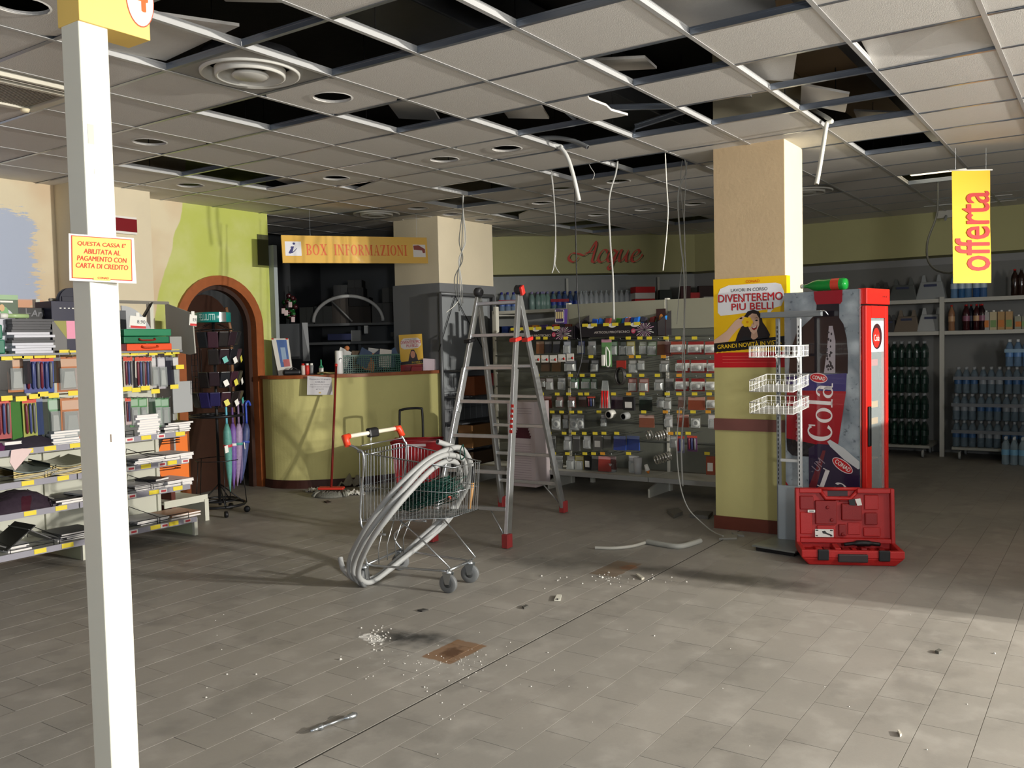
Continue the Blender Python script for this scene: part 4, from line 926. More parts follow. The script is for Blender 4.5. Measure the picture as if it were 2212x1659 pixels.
FS.text('CONAD', .785*Wd, .305*Hh, .22*Wd, .018*Hh, WHITE, t_, 10, rot=-.55, bold=.02)
serif(FS, 'la', .68*Wd, .228*Hh, .42*Wd, .075*Hh, M((228,220,218), .3), t_, 9, rot=-.35, gap=.2)
FS.text('UM', .46*Wd, .30*Hh, .16*Wd, .035*Hh, M((150,130,140), .3), t_, 9, rot=.9)
FS.poly('red_corner', N([(0,.22),(.05,.20),(.11,.12),(.11,.05),(0,.10)]), LRED, t_, 2)
# green bottle lying on the fridge
t_ = thing('drink_bottle', 'green plastic bottle lying on its side on top of the fridge', 'bottle', tuple(fb(.2, .1, HT)))
a_, b_ = fb(.44, .07, HT+.045), fb(.13, .075, HT+.045); d_ = (b_-a_).normalized(); GB = M((30,150,60), .1, alpha=.8)
obj('body', MB().lathe([(.012, 0), (.014, .03), (.036, .08), (.043, .12), (.040, .16), (.043, .2), (.043, .30), (.036, .32), (.001, .325)], a_, 18, d_), GB, t_)
obj('label', MB().lathe([(.0436, .215), (.0436, .275)], a_, 18, d_, caps=False), M((210,70,50), .4), t_); obj('cap', MB().lathe([(.015, -.018), (.016, 0), (.001, .002)], a_, 14, d_), WHITE, t_)
# things inside the fridge
for k, (a, c, z, col, nm) in enumerate(((.12, .20, 1.29, (110,150,50), 'green drink bottle on the top shelf of the fridge'), (.12, .30, 1.29, (200,60,40), 'red drink bottle on the top shelf of the fridge'), (.12, .22, .37, (200,50,40), 'red drink bottle low in the fridge'), (.12, .3, .16, (90,160,130), 'green capped bottle on the floor of the fridge'))):
    t2 = thing('drink_bottle', nm, 'bottle', tuple(fb(a, c, z+.002))); obj('body', MB().lathe([(.028, 0), (.03, .01), (.03, .12), (.012, .16), (.012, .18)], fb(a, c, z+.002), 14), M(col, .2), t2); obj('cap', MB().lathe([(.013, .18), (.013, .195), (.001, .196)], fb(a, c, z+.002), 12), WHITE, t2)
# ================================================================ RED TOOL CASE
t_ = thing('tool_case', 'red plastic power tool case lying open on the floor in front of the fridge', 'tool case', (6.03, 1.42, 0))
f0, f1 = V((5.80, 1.70, 0)), V((6.06, 1.12, 0)); uu_ = (f1-f0).normalized(); bb = V((-uu_.y, uu_.x, 0)); bb = bb if bb.x > 0 else -bb; Lc = (f1-f0).length; Dc = .30
def cb(u, b, z): return f0+uu_*u+bb*b+V((0, 0, z))
CRD = M((180,34,32), .45, var=.05, scale=20, bump=.1, bscale=120); CRD2 = M((140,24,24), .5, bump=.1, bscale=120)
def cbx(u0, u1, b0, b1, z0, z1): return MB().hexa([cb(u0,b0,z0), cb(u1,b0,z0), cb(u1,b1,z0), cb(u0,b1,z0)], [cb(u0,b0,z1), cb(u1,b0,z1), cb(u1,b1,z1), cb(u0,b1,z1)])
sh = obj('base_shell', MB().hexa([cb(.05,.03,0), cb(Lc-.05,.03,0), cb(Lc-.03,Dc-.02,0), cb(.03,Dc-.02,0)], [cb(0,0,.055), cb(Lc,0,.055), cb(Lc,Dc,.055), cb(0,Dc,.055)]), CRD, t_, bevel=.01)
for a in ((0, Lc, 0, .03), (0, Lc, Dc-.025, Dc), (0, .03, .03, Dc-.025), (Lc-.03, Lc, .03, Dc-.025)): obj('base_wall', cbx(*a, .055, .105), CRD, sh, bevel=.006)
rnd = random.Random(2)
for k in range(9):
    u = .05+.058*k; obj('tray_rib', cbx(u, u+.03+.02*rnd.random(), .05+.1*rnd.random(), .16+.1*rnd.random(), .055, .075+.025*rnd.random()), CRD if k % 2 else CRD2, sh, bevel=.006)
obj('dark_grip', MB().tube(spline([cb(.30, .20, .10), cb(.38, .19, .112), cb(.46, .20, .11), cb(.53, .22, .10)], 5), [.012]*5+[.02]*6+[.014]*5, 10), BLACK, sh)
for u in (.10, Lc-.16): obj('latch', cbx(u, u+.07, -.012, .012, .04, .11), BLACK, sh, bevel=.006)
obj('carry_handle', cbx(.225, .41, -.016, .004, .03, .085), M((50,40,40), .5), sh, bevel=.008)
# lid
lean = V((bb.x*.08, bb.y*.08, 1)).normalized(); lt_ = -bb
def lb(u, h, t): return cb(0, Dc-.01, .10)+uu_*u+lean*h+lt_*t
def lbx(u0, u1, h0, h1, t0, t1): return MB().hexa([lb(u0,h0,t0), lb(u1,h0,t0), lb(u1,h0,t1), lb(u0,h0,t1)], [lb(u0,h1,t0), lb(u1,h1,t0), lb(u1,h1,t1), lb(u0,h1,t1)])
LH = .365
lid = obj('lid_shell', lbx(.0, Lc, 0, LH-.02, -.004, .006), CRD, t_)
for a in ((0, .025, 0, LH, .0, .05), (Lc-.025, Lc, 0, LH, 0, .05), (.025, Lc-.025, 0, .03, 0, .05), (.025, .17, LH-.03, LH, 0, .05), (.40, Lc-.025, LH-.03, LH, 0, .05)): obj('lid_wall', lbx(*a), CRD, lid, bevel=.005)
hp = [lb(.15, LH, .0), lb(.20, LH-.065, .0), lb(.36, LH-.065, .0), lb(.42, LH, .0)]
obj('lid_handle', MB().tube([lb(.16, LH-.012, .025), lb(.20, LH-.07, .025), lb(.36, LH-.07, .025), lb(.41, LH-.012, .025)], .014, 8), CRD, lid)
obj('lid_handle', MB().tube([lb(.15, LH-.006, .02), lb(.42, LH-.006, .02)], .012, 8), CRD, lid)
obj('handle_recess', lbx(.215, .345, LH-.058, LH-.02, .004, .007), M((60,40,44), .5), lid)
for k, (u0, u1, h0, h1, tt) in enumerate(((.03,.12,.22,.31,.03), (.03,.11,.05,.20,.018), (.13,.27,.12,.28,.028), (.14,.26,.03,.11,.02), (.30,.43,.15,.26,.036), (.45,.54,.22,.32,.02), (.45,.53,.12,.20,.03), (.44,.55,.04,.10,.02), (.28,.33,.04,.12,.026), (.34,.42,.05,.13,.014), (.29,.36,.27,.31,.02))):
    obj('moulded_pocket', lbx(u0, u1, h0, h1, .006, tt), CRD if k % 2 else CRD2, lid, bevel=.006)
for u, h in ((.21, .235), (.235, .15), (.305, .055)): obj('boss', MB().lathe([(.012, .0), (.009, .008), (.001, .004)], lb(u, h, .03), 12, lt_), CRD2, lid)
FLD = Frame(lb(0, 0, .0295), uu_, lean, .0006); FLD.n = lt_
FLD.rect('paper_label', .125, .035, .245, .088, WHITE, lid, 1); FLD.poly('label_drawing', [(.17,.075),(.19,.078),(.20,.065),(.235,.05),(.23,.042),(.195,.055),(.175,.06)], M((50,50,50), .5), lid, 3)
for x0 in (.128, .222): FLD.rect('label_mark', x0, .076, x0+.018, .084, M((60,60,60), .5), lid, 3); FLD.rect('label_mark', x0, .04, x0+.015, .048, M((60,60,60), .5), lid, 3)
FLD.rect('paper_label', .08, .20, .128, .218, WHITE, lid, 1); FLD.rect('label_mark', .09, .206, .12, .212, M((80,80,80), .5), lid, 2)
FLD.l = .012; FLD.poly('torn_label', [(.385,.295),(.42,.30),(.43,.255),(.40,.25)], WHITE, lid, 1); FLD.poly('black_pad', [(.345,.29),(.385,.298),(.39,.25),(.35,.255)], BLACK, lid, 1)
# ================================================================ generic small goods (shared meshes)
mcache = {}
def shared(key, fn, mat):
    k = (key, mat.name)
    if k not in mcache:
        me = fn().mesh(key[0] if isinstance(key, tuple) else key); me.materials.append(mat); mcache[k] = me
    return mcache[k]
CLR = M((200,206,204), .08, alpha=.35); 
def pack(kind, w, h, col, label, loc, rz, group, tilt=0.):
    """a card or bag hanging on a hook: local x = width, local -y = towards the shopper, origin at the hook hole"""
    names = {'bulb': 'bulb_pack', 'card': 'blister_card', 'bag': 'hanging_bag', 'box': 'hanging_box', 'tape': 'tape_card', 'pens': 'pen_pack'}
    t = thing(names[kind], label, 'packet', loc, rz, group, world=False)
    t.rotation_euler = (tilt, 0, rz)
    gv = sum(col)/3; col = tuple(int((v*.78+gv*.22)*.84) for v in col); cm = M(col, .5)
    wk = (round(w, 3), round(h, 3))
    def add(nm, key, fn, mat):
        o = link(nm, shared((nm,)+wk+key, fn, mat), t); return o
    if kind == 'bag':
        add('bag', ('bg',), lambda: MB().hexa([(-w/2,-.012,-h),(w/2,-.012,-h),(w/2,.012,-h),(-w/2,.012,-h)], [(-w/2,-.002,-.02),(w/2,-.002,-.02),(w/2,.002,-.02),(-w/2,.002,-.02)]), M(col, .15, alpha=.75))
        add('header_card', ('hc',), lambda: MB().box((-w/2, -.003, -.03), (w/2, .003, 0)), M(tuple(min(255, int(c*.6+90)) for c in col), .5))
    elif kind == 'box':
        add('box', ('bx',), lambda: MB().box((-w/2, -.03, -h), (w/2, 0, 0)), cm)
        add('window', ('wn',), lambda: MB().box((-w*.32, -.0315, -h*.8), (w*.32, -.03, -h*.35)), WHITE)
    else:
        add('card', ('cd',), lambda: MB().box((-w/2, -.0008, -h), (w/2, .0008, 0)), cm)
        if kind == 'bulb':
            add('white_band', ('wb',), lambda: MB().box((-w/2, -.0018, -h*.62), (w/2, -.0008, -h*.25)), WHITE)
            add('bulb', ('bb',), lambda: MB().lathe([(.001, -.035), (.018, -.03), (.024, -.012), (.016, .01), (.010, .02), (.010, .038)], (0, -.03, -h*.55), 12, (-1, 0, .2)), M((210,210,206), .15))
            add('blister', ('bl',), lambda: MB().box((-w*.4, -.055, -h*.85), (w*.4, -.001, -h*.28)), CLR)
        elif kind == 'tape':
            add('roll', ('rl',), lambda: MB().lathe([(w*.22, -.018), (w*.40, -.018), (w*.40, .0), (w*.22, 0)], (0, -.002, -h*.6), 18, (0, 1, 0), caps=False), M((222,222,216), .35))
            add('core', ('cr',), lambda: MB().lathe([(w*.22, -.018), (w*.21, 0)], (0, -.002, -h*.6), 18, (0, 1, 0), caps=False), GREYP)
            add('blister', ('b2',), lambda: MB().box((-w*.44, -.024, -h*.92), (w*.44, -.001, -h*.25)), CLR)
        elif kind == 'pens':
            n = 3
            for k in range(n):
                x = (k-(n-1)/2)*w*.28
                add('pen', ('pn', k), lambda x=x: MB().lathe([(.001, -h*.9), (w*.09, -h*.84), (w*.10, -h*.2), (w*.06, -h*.14)], (x, -.010, 0), 8), M([(112,40,54),(66,76,124),(104,104,106)][k], .35))
            add('print', ('pr',), lambda: MB().box((-w/2, -.0016, -h*.13), (w/2, -.0008, 0)), M((206,80,60), .5))
        else:
            add('goods', ('gd',), lambda: MB().hexa([(-w*.28,-.022,-h*.88),(w*.28,-.022,-h*.88),(w*.34,-.001,-h*.92),(-w*.34,-.001,-h*.92)], [(-w*.2,-.020,-h*.42),(w*.2,-.020,-h*.42),(w*.30,-.001,-h*.34),(-w*.30,-.001,-h*.34)]), M((178,180,176), .25, .5))
            add('header_print', ('hp',), lambda: MB().box((-w*.42, -.0016, -h*.28), (w*.42, -.0008, -h*.06)), M(tuple(min(255, int(c*.5+110)) for c in col), .5))
            add('blister', ('b3',), lambda: MB().box((-w*.42, -.026, -h*.94), (w*.42, -.001, -h*.32)), CLR)
    return t
# ================================================================ PEG WALL in the middle (runs along y, faces -x)
XB, XF = 8.10, 7.62
PEG = M((98,100,90), .6, var=.06, scale=4); PEGL = M((150,149,130), .6, var=.05, scale=3); SHW = M((196,194,182), .5)
t_ = thing('pegboard_gondola', 'long grey green pegboard shelving unit facing the room behind the ladder', 'shelving unit', (XB, 4.0, 0))
YL, YR = 5.72, 2.0
bays = [YL, 4.78, 3.66, 2.78, YR]
for y in bays:
    u = obj('upright', MB().box((XB-.03, y-.015, 0), (XB+.03, y+.015, 1.90)), SHW, t_)
    obj('base_foot', MB().prism([V((XB-.03, y, 0)), V((XF+.02, y, 0)), V((XF+.02, y, .08)), V((XB-.03, y, .17))], (0, .02, 0)), SHW, t_)
for k in range(4):
    a, b = bays[k], bays[k+1]
    obj('back_panel', MB().box((XB-.02, b+.015, .2), (XB, a-.015, 1.60)), PEG, t_)
    hp_ = obj('header_panel', MB().box((XB-.035, b+.016, 1.60 if k == 2 else 1.52), (XB-.015, a-.016, 1.885)), PEGL, t_) if k in (1, 2, 3) else None
    obj('base_shelf', MB().box((XF, b+.004, .17), (XB-.02, a-.004, .19)), SHW, t_)
    obj('price_rail', MB().box((XF-.012, b+.004, .155), (XF, a-.004, .20)), M((150,150,146), .5), t_)
# horizontal hook rails, hooks and yellow tags under the hooks
for r, z in enumerate((1.50, 1.33, 1.16, .99, .83, .64, .46)):
    obj('hook_rail', MB().box((XB-.034, YR, z+.02), (XB-.02, YL, z+.034)), M((92,94,88), .5, .3), t_)
PWX = 7.80   # where the packs hang
rows = [
 (395, [(540,'bag',(190,110,40),.09,.13),(620,'bag',(50,44,40),.08,.12),(700,'bag',(46,44,44),.08,.12),(800,'card',(120,130,150),.08,.13),(910,'card',(50,70,150),.08,.13),(1015,'card',(200,204,204),.09,.14),(1230,'card',(60,110,60),.07,.14),(1300,'card',(40,60,44),.08,.14),(1375,'card',(196,180,60),.09,.14),(1480,'card',(130,140,100),.08,.13),(1565,'card',(110,140,90),.09,.14),(1650,'bag',(170,90,50),.09,.13),(1720,'bag',(150,70,60),.07,.14),(1820,'bulb',(206,70,44),.15,.12),(1975,'bulb',(196,40,36),.15,.12),(2115,'bulb',(190,50,40),.12,.12)]),
 (565, [(600,'bag',(110,76,40),.10,.12),(700,'bag',(120,84,48),.10,.12),(830,'card',(52,56,62),.14,.12),(950,'bag',(34,34,36),.10,.13),(1035,'card',(60,62,64),.09,.13),(1400,'card',(120,120,104),.09,.13),(1475,'card',(132,132,116),.07,.10),(1690,'card',(124,122,108),.10,.12),(1855,'bulb',(196,40,36),.13,.12),(1995,'bulb',(196,40,36),.15,.12),(2125,'bulb',(196,40,36),.10,.12)]),
 (735, [(550,'card',(80,60,50),.08,.10),(640,'card',(170,160,160),.08,.12),(725,'card',(180,184,184),.08,.12),(860,'card',(70,150,90),.10,.11),(960,'card',(80,150,90),.10,.11),(1045,'card',(60,100,70),.06,.11),(1395,'card',(190,70,50),.09,.13),(1505,'card',(180,80,60),.10,.13),(1640,'card',(140,140,130),.10,.12),(1735,'bag',(96,96,90),.08,.12),(1845,'bulb',(196,40,36),.13,.12),(1995,'bulb',(196,40,36),.13,.12),(2120,'bulb',(170,150,60),.10,.12)]),
 (905, [(590,'bag',(170,60,44),.10,.12),(720,'card',(200,120,110),.08,.11),(840,'card',(206,80,60),.09,.11),(930,'bag',(80,50,46),.08,.10),(1000,'pens',(60,60,62),.09,.11),(1250,'bag',(70,50,70),.13,.12),(1370,'box',(40,40,42),.12,.13),(1500,'bag',(34,54,44),.13,.14),(1640,'card',(110,112,96),.08,.11),(1725,'card',(130,128,110),.08,.12),(1850,'bag',(150,100,80),.08,.11),(1985,'bag',(190,80,44),.16,.12),(2120,'bulb',(190,120,50),.11,.12)]),
 (1070, [(690,'tape',(206,206,200),.10,.16),(765,'card',(110,100,90),.06,.15),(850,'tape',(170,172,168),.10,.16),(925,'tape',(160,162,160),.08,.14),(1120,'card',(120,120,118),.06,.12),(1525,'bag',(170,90,60),.15,.12),(1720,'card',(200,196,190),.08,.12),(1840,'bag',(200,80,50),.11,.12),(1970,'tape',(120,118,100),.09,.13),(2120,'card',(200,190,186),.09,.13)]),
 (1265, [(650,'bag',(130,132,130),.08,.13),(800,'card',(160,162,160),.09,.15),(880,'bag',(100,100,98),.08,.15),(970,'card',(190,190,186),.08,.13),(1065,'box',(130,128,120),.10,.14),(1165,'bag',(90,92,90),.08,.12),(1275,'bag',(36,72,180),.13,.14),(1390,'bag',(36,76,190),.14,.14),(1760,'card',(130,130,122),.09,.12),(1835,'pens',(120,120,150),.08,.16),(1925,'pens',(140,80,140),.10,.15)]),
 (1450, [(700,'bag',(176,178,176),.10,.16),(815,'card',(160,160,156),.09,.15),(890,'card',(206,180,50),.10,.16),(975,'box',(36,36,36),.08,.14),(1055,'bag',(90,90,86),.10,.14),(1145,'bag',(206,60,50),.14,.15),(1220,'bag',(110,60,60),.06,.13),(1390,'card',(190,190,188),.11,.17),(2110,'box',(196,80,44),.08,.17)]),
]
KN = {'bulb': 'white bulb pack on coloured card', 'card': 'clear blister card', 'bag': 'clear bag', 'tape': 'white round roll on a card', 'pens': 'pack of thin sticks', 'box': 'small boxed item'}
def cname(c):
    r, g, b = c; mx = max(c); mn = min(c)
    if mx-mn < 26: return 'pale' if mx > 180 else 'grey' if mx > 84 else 'black'
    if r >= g and r >= b:
        if g > .75*r: return 'yellow'
        if g > .42*r: return 'orange' if r > 150 else 'brown'
        return 'red' if b < .8*r else 'violet'
    return 'green' if g >= b else 'blue'
prng = random.Random(12)
RN = ['top', 'second', 'third', 'fourth', 'fifth', 'sixth', 'bottom']
def tagcard(x, y, z, par, nx=(-1, 0, 0), col=None, w=.052, h=.028):
    q = MB(); 
    if nx[0]: q.box((x-.001, y-w/2, z-h/2), (x+.001, y+w/2, z+h/2))
    else: q.box((x-w/2, y-.001, z-h/2), (x+w/2, y+.001, z+h/2))
    return obj('price_tag', q, col or YTAG, par)
for r, (yc, items) in enumerate(rows):
    for k, (xc, kind, col, w, h) in enumerate(items):
        p = ax(1040+xc*.235, 640+yc*.235, PWX); 
        lab = f'{cname(col)} {KN[kind]}, {ORD[k]} from left in the {RN[r]} peg wall row'
        t = pack(kind, w, h, col, lab, (PWX+prng.uniform(-.03, .03), p.y, p.z-.02), -math.pi/2+prng.uniform(-.12, .12), 'packets hanging on the middle peg wall', prng.uniform(-.04, .04))
        obj('hook', MB().tube([(XB-.03, p.y, p.z), (PWX-.05, p.y, p.z-.004), (PWX-.06, p.y, p.z+.012)], .0025, 5), STEEL, t_)
        if prng.random() < .75: tagcard(PWX-.065, p.y+prng.uniform(-.015, .015), p.z+.012, t_, col=YTAG if prng.random() < .8 else M((226,160,50), .5))
for k in range(5):
    p = ax(1040+(505+78*k)*.235, 640+(575-8*(k > 2)-6*(k > 3))*.235, PWX-.08)
    c = tagcard(p.x, p.y, p.z, t_, col=WHITE, w=.085, h=.075); obj('red_seal', MB().lathe([(.014, 0), (.001, .001)], (p.x-.0012, p.y-.022, p.z-.008), 12, (-1, 0, 0)), RED, c)
    F = Frame((p.x-.0012, p.y+.036, p.z-.028), (0, -1, 0), (0, 0, 1)); F.n = V((-1, 0, 0)); F.text('2,30', .028, .014, .042, .02, BLACK, c, 1)
# long items on the peg wall
def hang(name, label, cat, build, group=None):
    t = thing(name, label, cat, (PWX, 4, 0), group=group); build(t); return t
def b_cable(t):
    p = ax(1310, 733, PWX-.05); obj('card', MB().box((p.x, p.y-.055, p.z-.27), (p.x+.002, p.y+.055, p.z)), M((110,160,100), .4), t)
    obj('white_cable', MB().tube(spline([p+V((-.01, -.03, -.12)), p+V((-.01, .0, -.08)), p+V((-.01, .0, -.25)), p+V((-.01, -.035, -.25)), p+V((-.01, -.035, -.11))], 6), .006, 7), WHITE, t)
    obj('plug', MB().box((p.x-.025, p.y+.015, p.z-.26), (p.x, p.y+.05, p.z-.15)), WHITE, t, bevel=.006); obj('header_print', MB().box((p.x-.001, p.y-.055, p.z-.03), (p.x, p.y+.055, p.z)), M((206,150,170), .5), t)
hang('extension_lead', 'long green and white pack with white plug and cable high on the peg wall', 'extension lead', b_cable)
def b_coil(t):
    p = ax(1343, 812, PWX-.03)
    for k in range(5): obj('loop', MB().tube([p+V((-.012*k, .045*math.cos(a), .08*math.sin(a))) for a in [2*math.pi*i/24 for i in range(24)]], .008, 6, close=True), M((44,42,40), .4), t)
    obj('header_card', MB().box((p.x-.01, p.y-.05, p.z+.07), (p.x, p.y+.05, p.z+.15)), M((170,50,40), .5), t)
hang('cable_coil', 'black oval coil of cable hanging in the middle of the peg wall', 'cable', b_coil)
def b_red(t):
    p = ax(1308, 822, PWX-.06)
    for k in range(3): obj('red_stick', MB().tube([p+V((-.02, .028*(1-k), -.10)), p+V((-.03, .028*(1-k)-.006*(k == 1), -.27))], .011, 8), M((220,40,40), .3), t)
    obj('bag', MB().hexa([p+V((-.04, -.05, -.27)), p+V((-.04, .05, -.27)), p+V((0, .05, -.27)), p+V((0, -.05, -.27))], [p+V((-.01, -.03, 0)), p+V((-.01, .03, 0)), p+V((0, .03, 0)), p+V((0, -.03, 0))]), CLR, t)
hang('red_stick_pack', 'clear bag of glossy bright red sticks hanging in the peg wall middle', 'packet', b_red)
for k, (px, py, r, lab) in enumerate(((1314, 896, .042, 'white rimmed black roll seen end on, left of two on the peg wall'), (1346, 900, .036, 'grey rimmed black roll seen end on, right of two on the peg wall'))):
    p = ax(px, py, PWX-.1); t = thing('tape_roll', lab, 'tape', tuple(p))
    d = V((1, -.25, .1)).normalized(); obj('roll', MB().lathe([(r*.72, 0), (r, 0), (r, .07), (r*.72, .07)], p, 20, d, caps=False), M((210,208,198), .3) if k == 0 else GREYP, t); obj('hollow', MB().lathe([(r*.72, 0), (r*.70, .07), (.001, .07)], p, 20, d, caps=False), BLACK, t)
for k, (px, py, n, lab) in enumerate(((1400, 940, 2, 'pale roll of tape at the right of the sixth row'), (1420, 942, 4, 'stack of silver ring clamps in the sixth row of the peg wall'), (1418, 993, 6, 'longest stack of silver ring clamps low on the peg wall'))):
    p = ax(px, py, PWX-.12); t = thing('ring_stack', lab, 'hose clamps', tuple(p)); d = V((.75, -.62, .2)).normalized()
    for i in range(n): obj('ring', MB().tube([p+d*(.028*i)+d.orthogonal().normalized()*.04*math.cos(a)+d.cross(d.orthogonal().normalized())*.04*math.sin(a) for a in [2*math.pi*j/20 for j in range(20)]], .009, 6, close=True, flat=.6), M((206,204,196), .2, .8), t)
t = thing('spray_bottle', 'small white spray bottle with orange tip hanging low on the peg wall', 'bottle', tuple(ax(1395, 1008, PWX-.15))); p = ax(1395, 1010, PWX-.15)
obj('body', MB().tube([p+V((0, .0, .03)), p+V((0, -.02, -.03))], [.017, .024], 10), WHITE, t); obj('cap', MB().tube([p+V((0, -.02, -.03)), p+V((0, -.03, -.055))], [.02, .006], 10), M((220,130,40), .4), t)
# things on the base shelf
for k, (px, py, rr, hh, col, lab) in enumerate(((1323, 1022, .05, .09, (190,192,188), 'short translucent tub on the base shelf of the peg wall'), (1378, 1022, .045, .16, (206,206,206), 'tall clear tumbler on the base shelf of the peg wall'))):
    p = ax(px, py, XF+.2); o = obj('tub', MB().lathe([(rr*.8, 0), (rr, hh)], (p.x, p.y, .19), 16), M(col, .2, alpha=.6)); tag(o, lab, 'tub')
# fireworks trays on top of the peg bays
def tray(y0, y1, z0, lab, full=True):
    t = thing('fireworks_tray', lab, 'display box', (XF+.15, (y0+y1)/2, z0)); x = XF+.12; h = .125
    a = obj('front_panel', MB().box((x, y0, z0), (x+.004, y1, z0+h)), M((30,28,34), .4), t)
    obj('side_panel', MB().prism([V((x, y0, z0)), V((XB-.04, y0, z0)), V((XB-.04, y0, z0+.24)), V((x, y0, z0+h))], (0, .004, 0)), M((34,30,34), .4), t)
    obj('tray_floor', MB().box((x+.004, y0+.004, z0), (XB-.04, y1, z0+.01)), BLACK, t)
    F = Frame((x-.0005, y1, z0), (0, -1, 0), (0, 0, 1)); F.n = V((-1, 0, 0)); L = y1-y0
    F.text('ARTICOLI PIROTECNICI', L*.42, h*.34, L*.46, h*.17, M((206,198,190), .5), a, 1, bold=.02)
    F.ell('seal', L*.70, h*.38, .024, .024, M((196,50,90), .5), a, 2); F.text('CE', L*.70, h*.38, .028, .022, WHITE, a, 3)
    for k in range(22):
        an = 2*math.pi*k/22; ca, sa = math.cos(an), math.sin(an); r1 = .10 if k % 2 else .075
        cx, cy = L*.84, h*.45; lim = min(1, (h*.5)/(abs(sa)*r1+1e-6))
        F.poly('burst_ray', [(cx+.008*ca, cy+.008*sa), (cx+r1*lim*math.cos(an-.05), cy+r1*lim*math.sin(an-.05)), (cx+r1*lim*math.cos(an+.05), cy+r1*lim*math.sin(an+.05))], M((206,160,190), .5) if k % 3 else WHITE, a, 2)
    for k in range(3): F.ell('oval', L*(.14+.29*k), h*.86, .045, .022, WHITE, a, 1)
    for k in range(6): tagcard(x-.003, y1-L*(.07+.12*k+.04*(k//2)), z0+h*.94, a, w=.065, h=.03)
    return t
zT = ax(1350, 726, XF+.12).z; yA = ax(1253, 700, XF+.12).y; yB = ax(1420, 700, XF+.12).y
tray(yB, yA, zT-.0, 'black fireworks tray with pink burst, the complete one at right of the ladder')
yC = ax(1100, 730, XF+.12).y; yD = ax(1240, 730, XF+.12).y
tray(yD, yC, ax(1200, 733, XF+.12).z, 'black fireworks tray with pink burst, partly hidden by the ladder')
# small packets lying in the trays
fw = random.Random(5)
FC = [(40,90,190), (36,110,206), (60,60,70), (150,60,50), (90,150,60), (40,130,210), (196,120,130)]
for k in range(13):
    f = (k+.5)/13; y = yA-(yA-yB)*f*.97-.02; col = FC[k % 7]
    t = thing('firework_packet', f'{cname(col)} firework packet, {ORD[k]} from the left in the complete tray', 'packet', (XF+.24+fw.random()*.12, y, zT+.012), group='firework packets in the trays')
    c = V(t.location); tl_ = fw.uniform(-.5, .5)
    w_o = obj('wrapper', MB().obox(c+V((0, 0, .085)), V((.02, 0, 0)), V((0, .028*math.cos(tl_), .02*math.sin(tl_))), V((0, -.02, .085))), M(col, .25), t, bevel=.006); obj('print', MB().obox(c+V((-.021, 0, .10)), V((.0005, 0, 0)), V((0, .018, 0)), V((0, 0, .02))), M(FC[(k+3) % 7], .4), w_o)
for k in range(8):
    f = (k+.5)/8; y = yC-(yC-yD)*f; col = [(60,50,60), (120,60,40), (230,150,40), (70,50,110), (190,60,40)][k % 5]
    t = thing('firework_packet', f'{cname(col)} firework packet, {ORD[k]} from the left in the half hidden tray', 'packet', (XF+.24+fw.random()*.1, y, zT), group='firework packets in the trays'); c = V(t.location)
    obj('wrapper', MB().obox(c+V((0, 0, .07)), V((.02, 0, 0)), V((0, .035, 0)), V((.0, 0, .07))), M(col, .25), t, bevel=.006)
t = thing('firework_box', 'firework box with cream striped window standing on the half hidden tray', 'box', tuple(ax(1212, 705, XF+.2)))
p = ax(1212, 683, XF+.18); b_ = obj('box', MB().obox(p, (.03, 0, 0), (0, .055, .004), (0, -.006, .075)), M((70,50,110), .4), t); 
for k in range(4): obj('stick', MB().obox(p+V((-.032, .033-.022*k, .01)), (.004, 0, 0), (0, .007, 0), (0, 0, .035)), M((226,206,150), .5), b_)
obj('frame', MB().tube([p+V((-.031, .05, .065)), p+V((-.031, -.052, .06)), p+V((-.031, -.05, -.06)), p+V((-.031, .05, -.06))], .004, 5, close=True), WHITE, b_)
t = thing('poster_card', 'picture card with golden flames at the right end of the fireworks tray', 'card', tuple(ax(1428, 695, XF+.3))); p = ax(1428, 696, XF+.3)
obj('card', MB().obox(p, (.002, .0, 0), (0, .05, 0), (0, 0, .13)), M((60,36,34), .4), t); FQ = Frame(p+V((-.003, .05, -.13)), (0, -1, 0), (0, 0, 1)); FQ.n = V((-1, 0, 0)); FQ.ell('flame_print', .055, .12, .03, .09, M((206,130,60), .5), t, 1); FQ.ell('flame_print', .06, .13, .014, .06, M((240,190,110), .5), t, 2)
# white shelf frame behind the ladder with bottles etc (goods shelf, left end)
t = thing('white_shelf_unit', 'white shelf unit with blue packs standing behind the ladder', 'shelving unit', (8.3, 6.1, 0))
a0, a1 = ax(1066, 676, 8.2), ax(1272, 680, 8.2)
yl, yr = a0.y, a1.y
for y in (yl, yr): obj('upright', MB().box((8.2, y-.02, 0), (8.24, y+.02, 1.86)), SHW, t)
for z in (.25, .62, .98, 1.40, 1.82): obj('shelf', MB().box((8.2, yr-.01, z), (8.65, yl+.01, z+.035)), SHW, t)
obj('back_panel', MB().box((8.65, yr-.01, 0), (8.67, yl+.01, 1.86)), M((150,150,146), .6), t)
def pet(x, y, z, col, lab, cap=(200,60,60), group='plastic water bottles on the high shelf', h=.31, alpha=.45, r=.041, name='water_bottle', cat='bottle', labc=None):
    t = thing(name, lab, cat, (x, y, z), 0, group, world=False)
    link('body', shared(('body', h, r), lambda: MB().lathe([(r*.9, 0), (r, .01), (r*.93, h*.28), (r, h*.33), (r*.95, h*.5), (r, h*.64), (r*.88, h*.74), (r*.55, h*.84), (r*.34, h*.9), (r*.34, h*.95)], n=12), M(col, .08, alpha=alpha)), t)
    link('cap', shared(('cap', h, r), lambda: MB().lathe([(r*.36, h*.94), (r*.36, h), (.001, h)], n=10), M(cap, .4)), t)
    if labc: link('label', shared(('label', h, r), lambda: MB().lathe([(r*1.01, h*.36), (r*1.01, h*.56)], n=12, caps=False), M(labc, .4)), t)
    return t
rw = ['front', 'back']
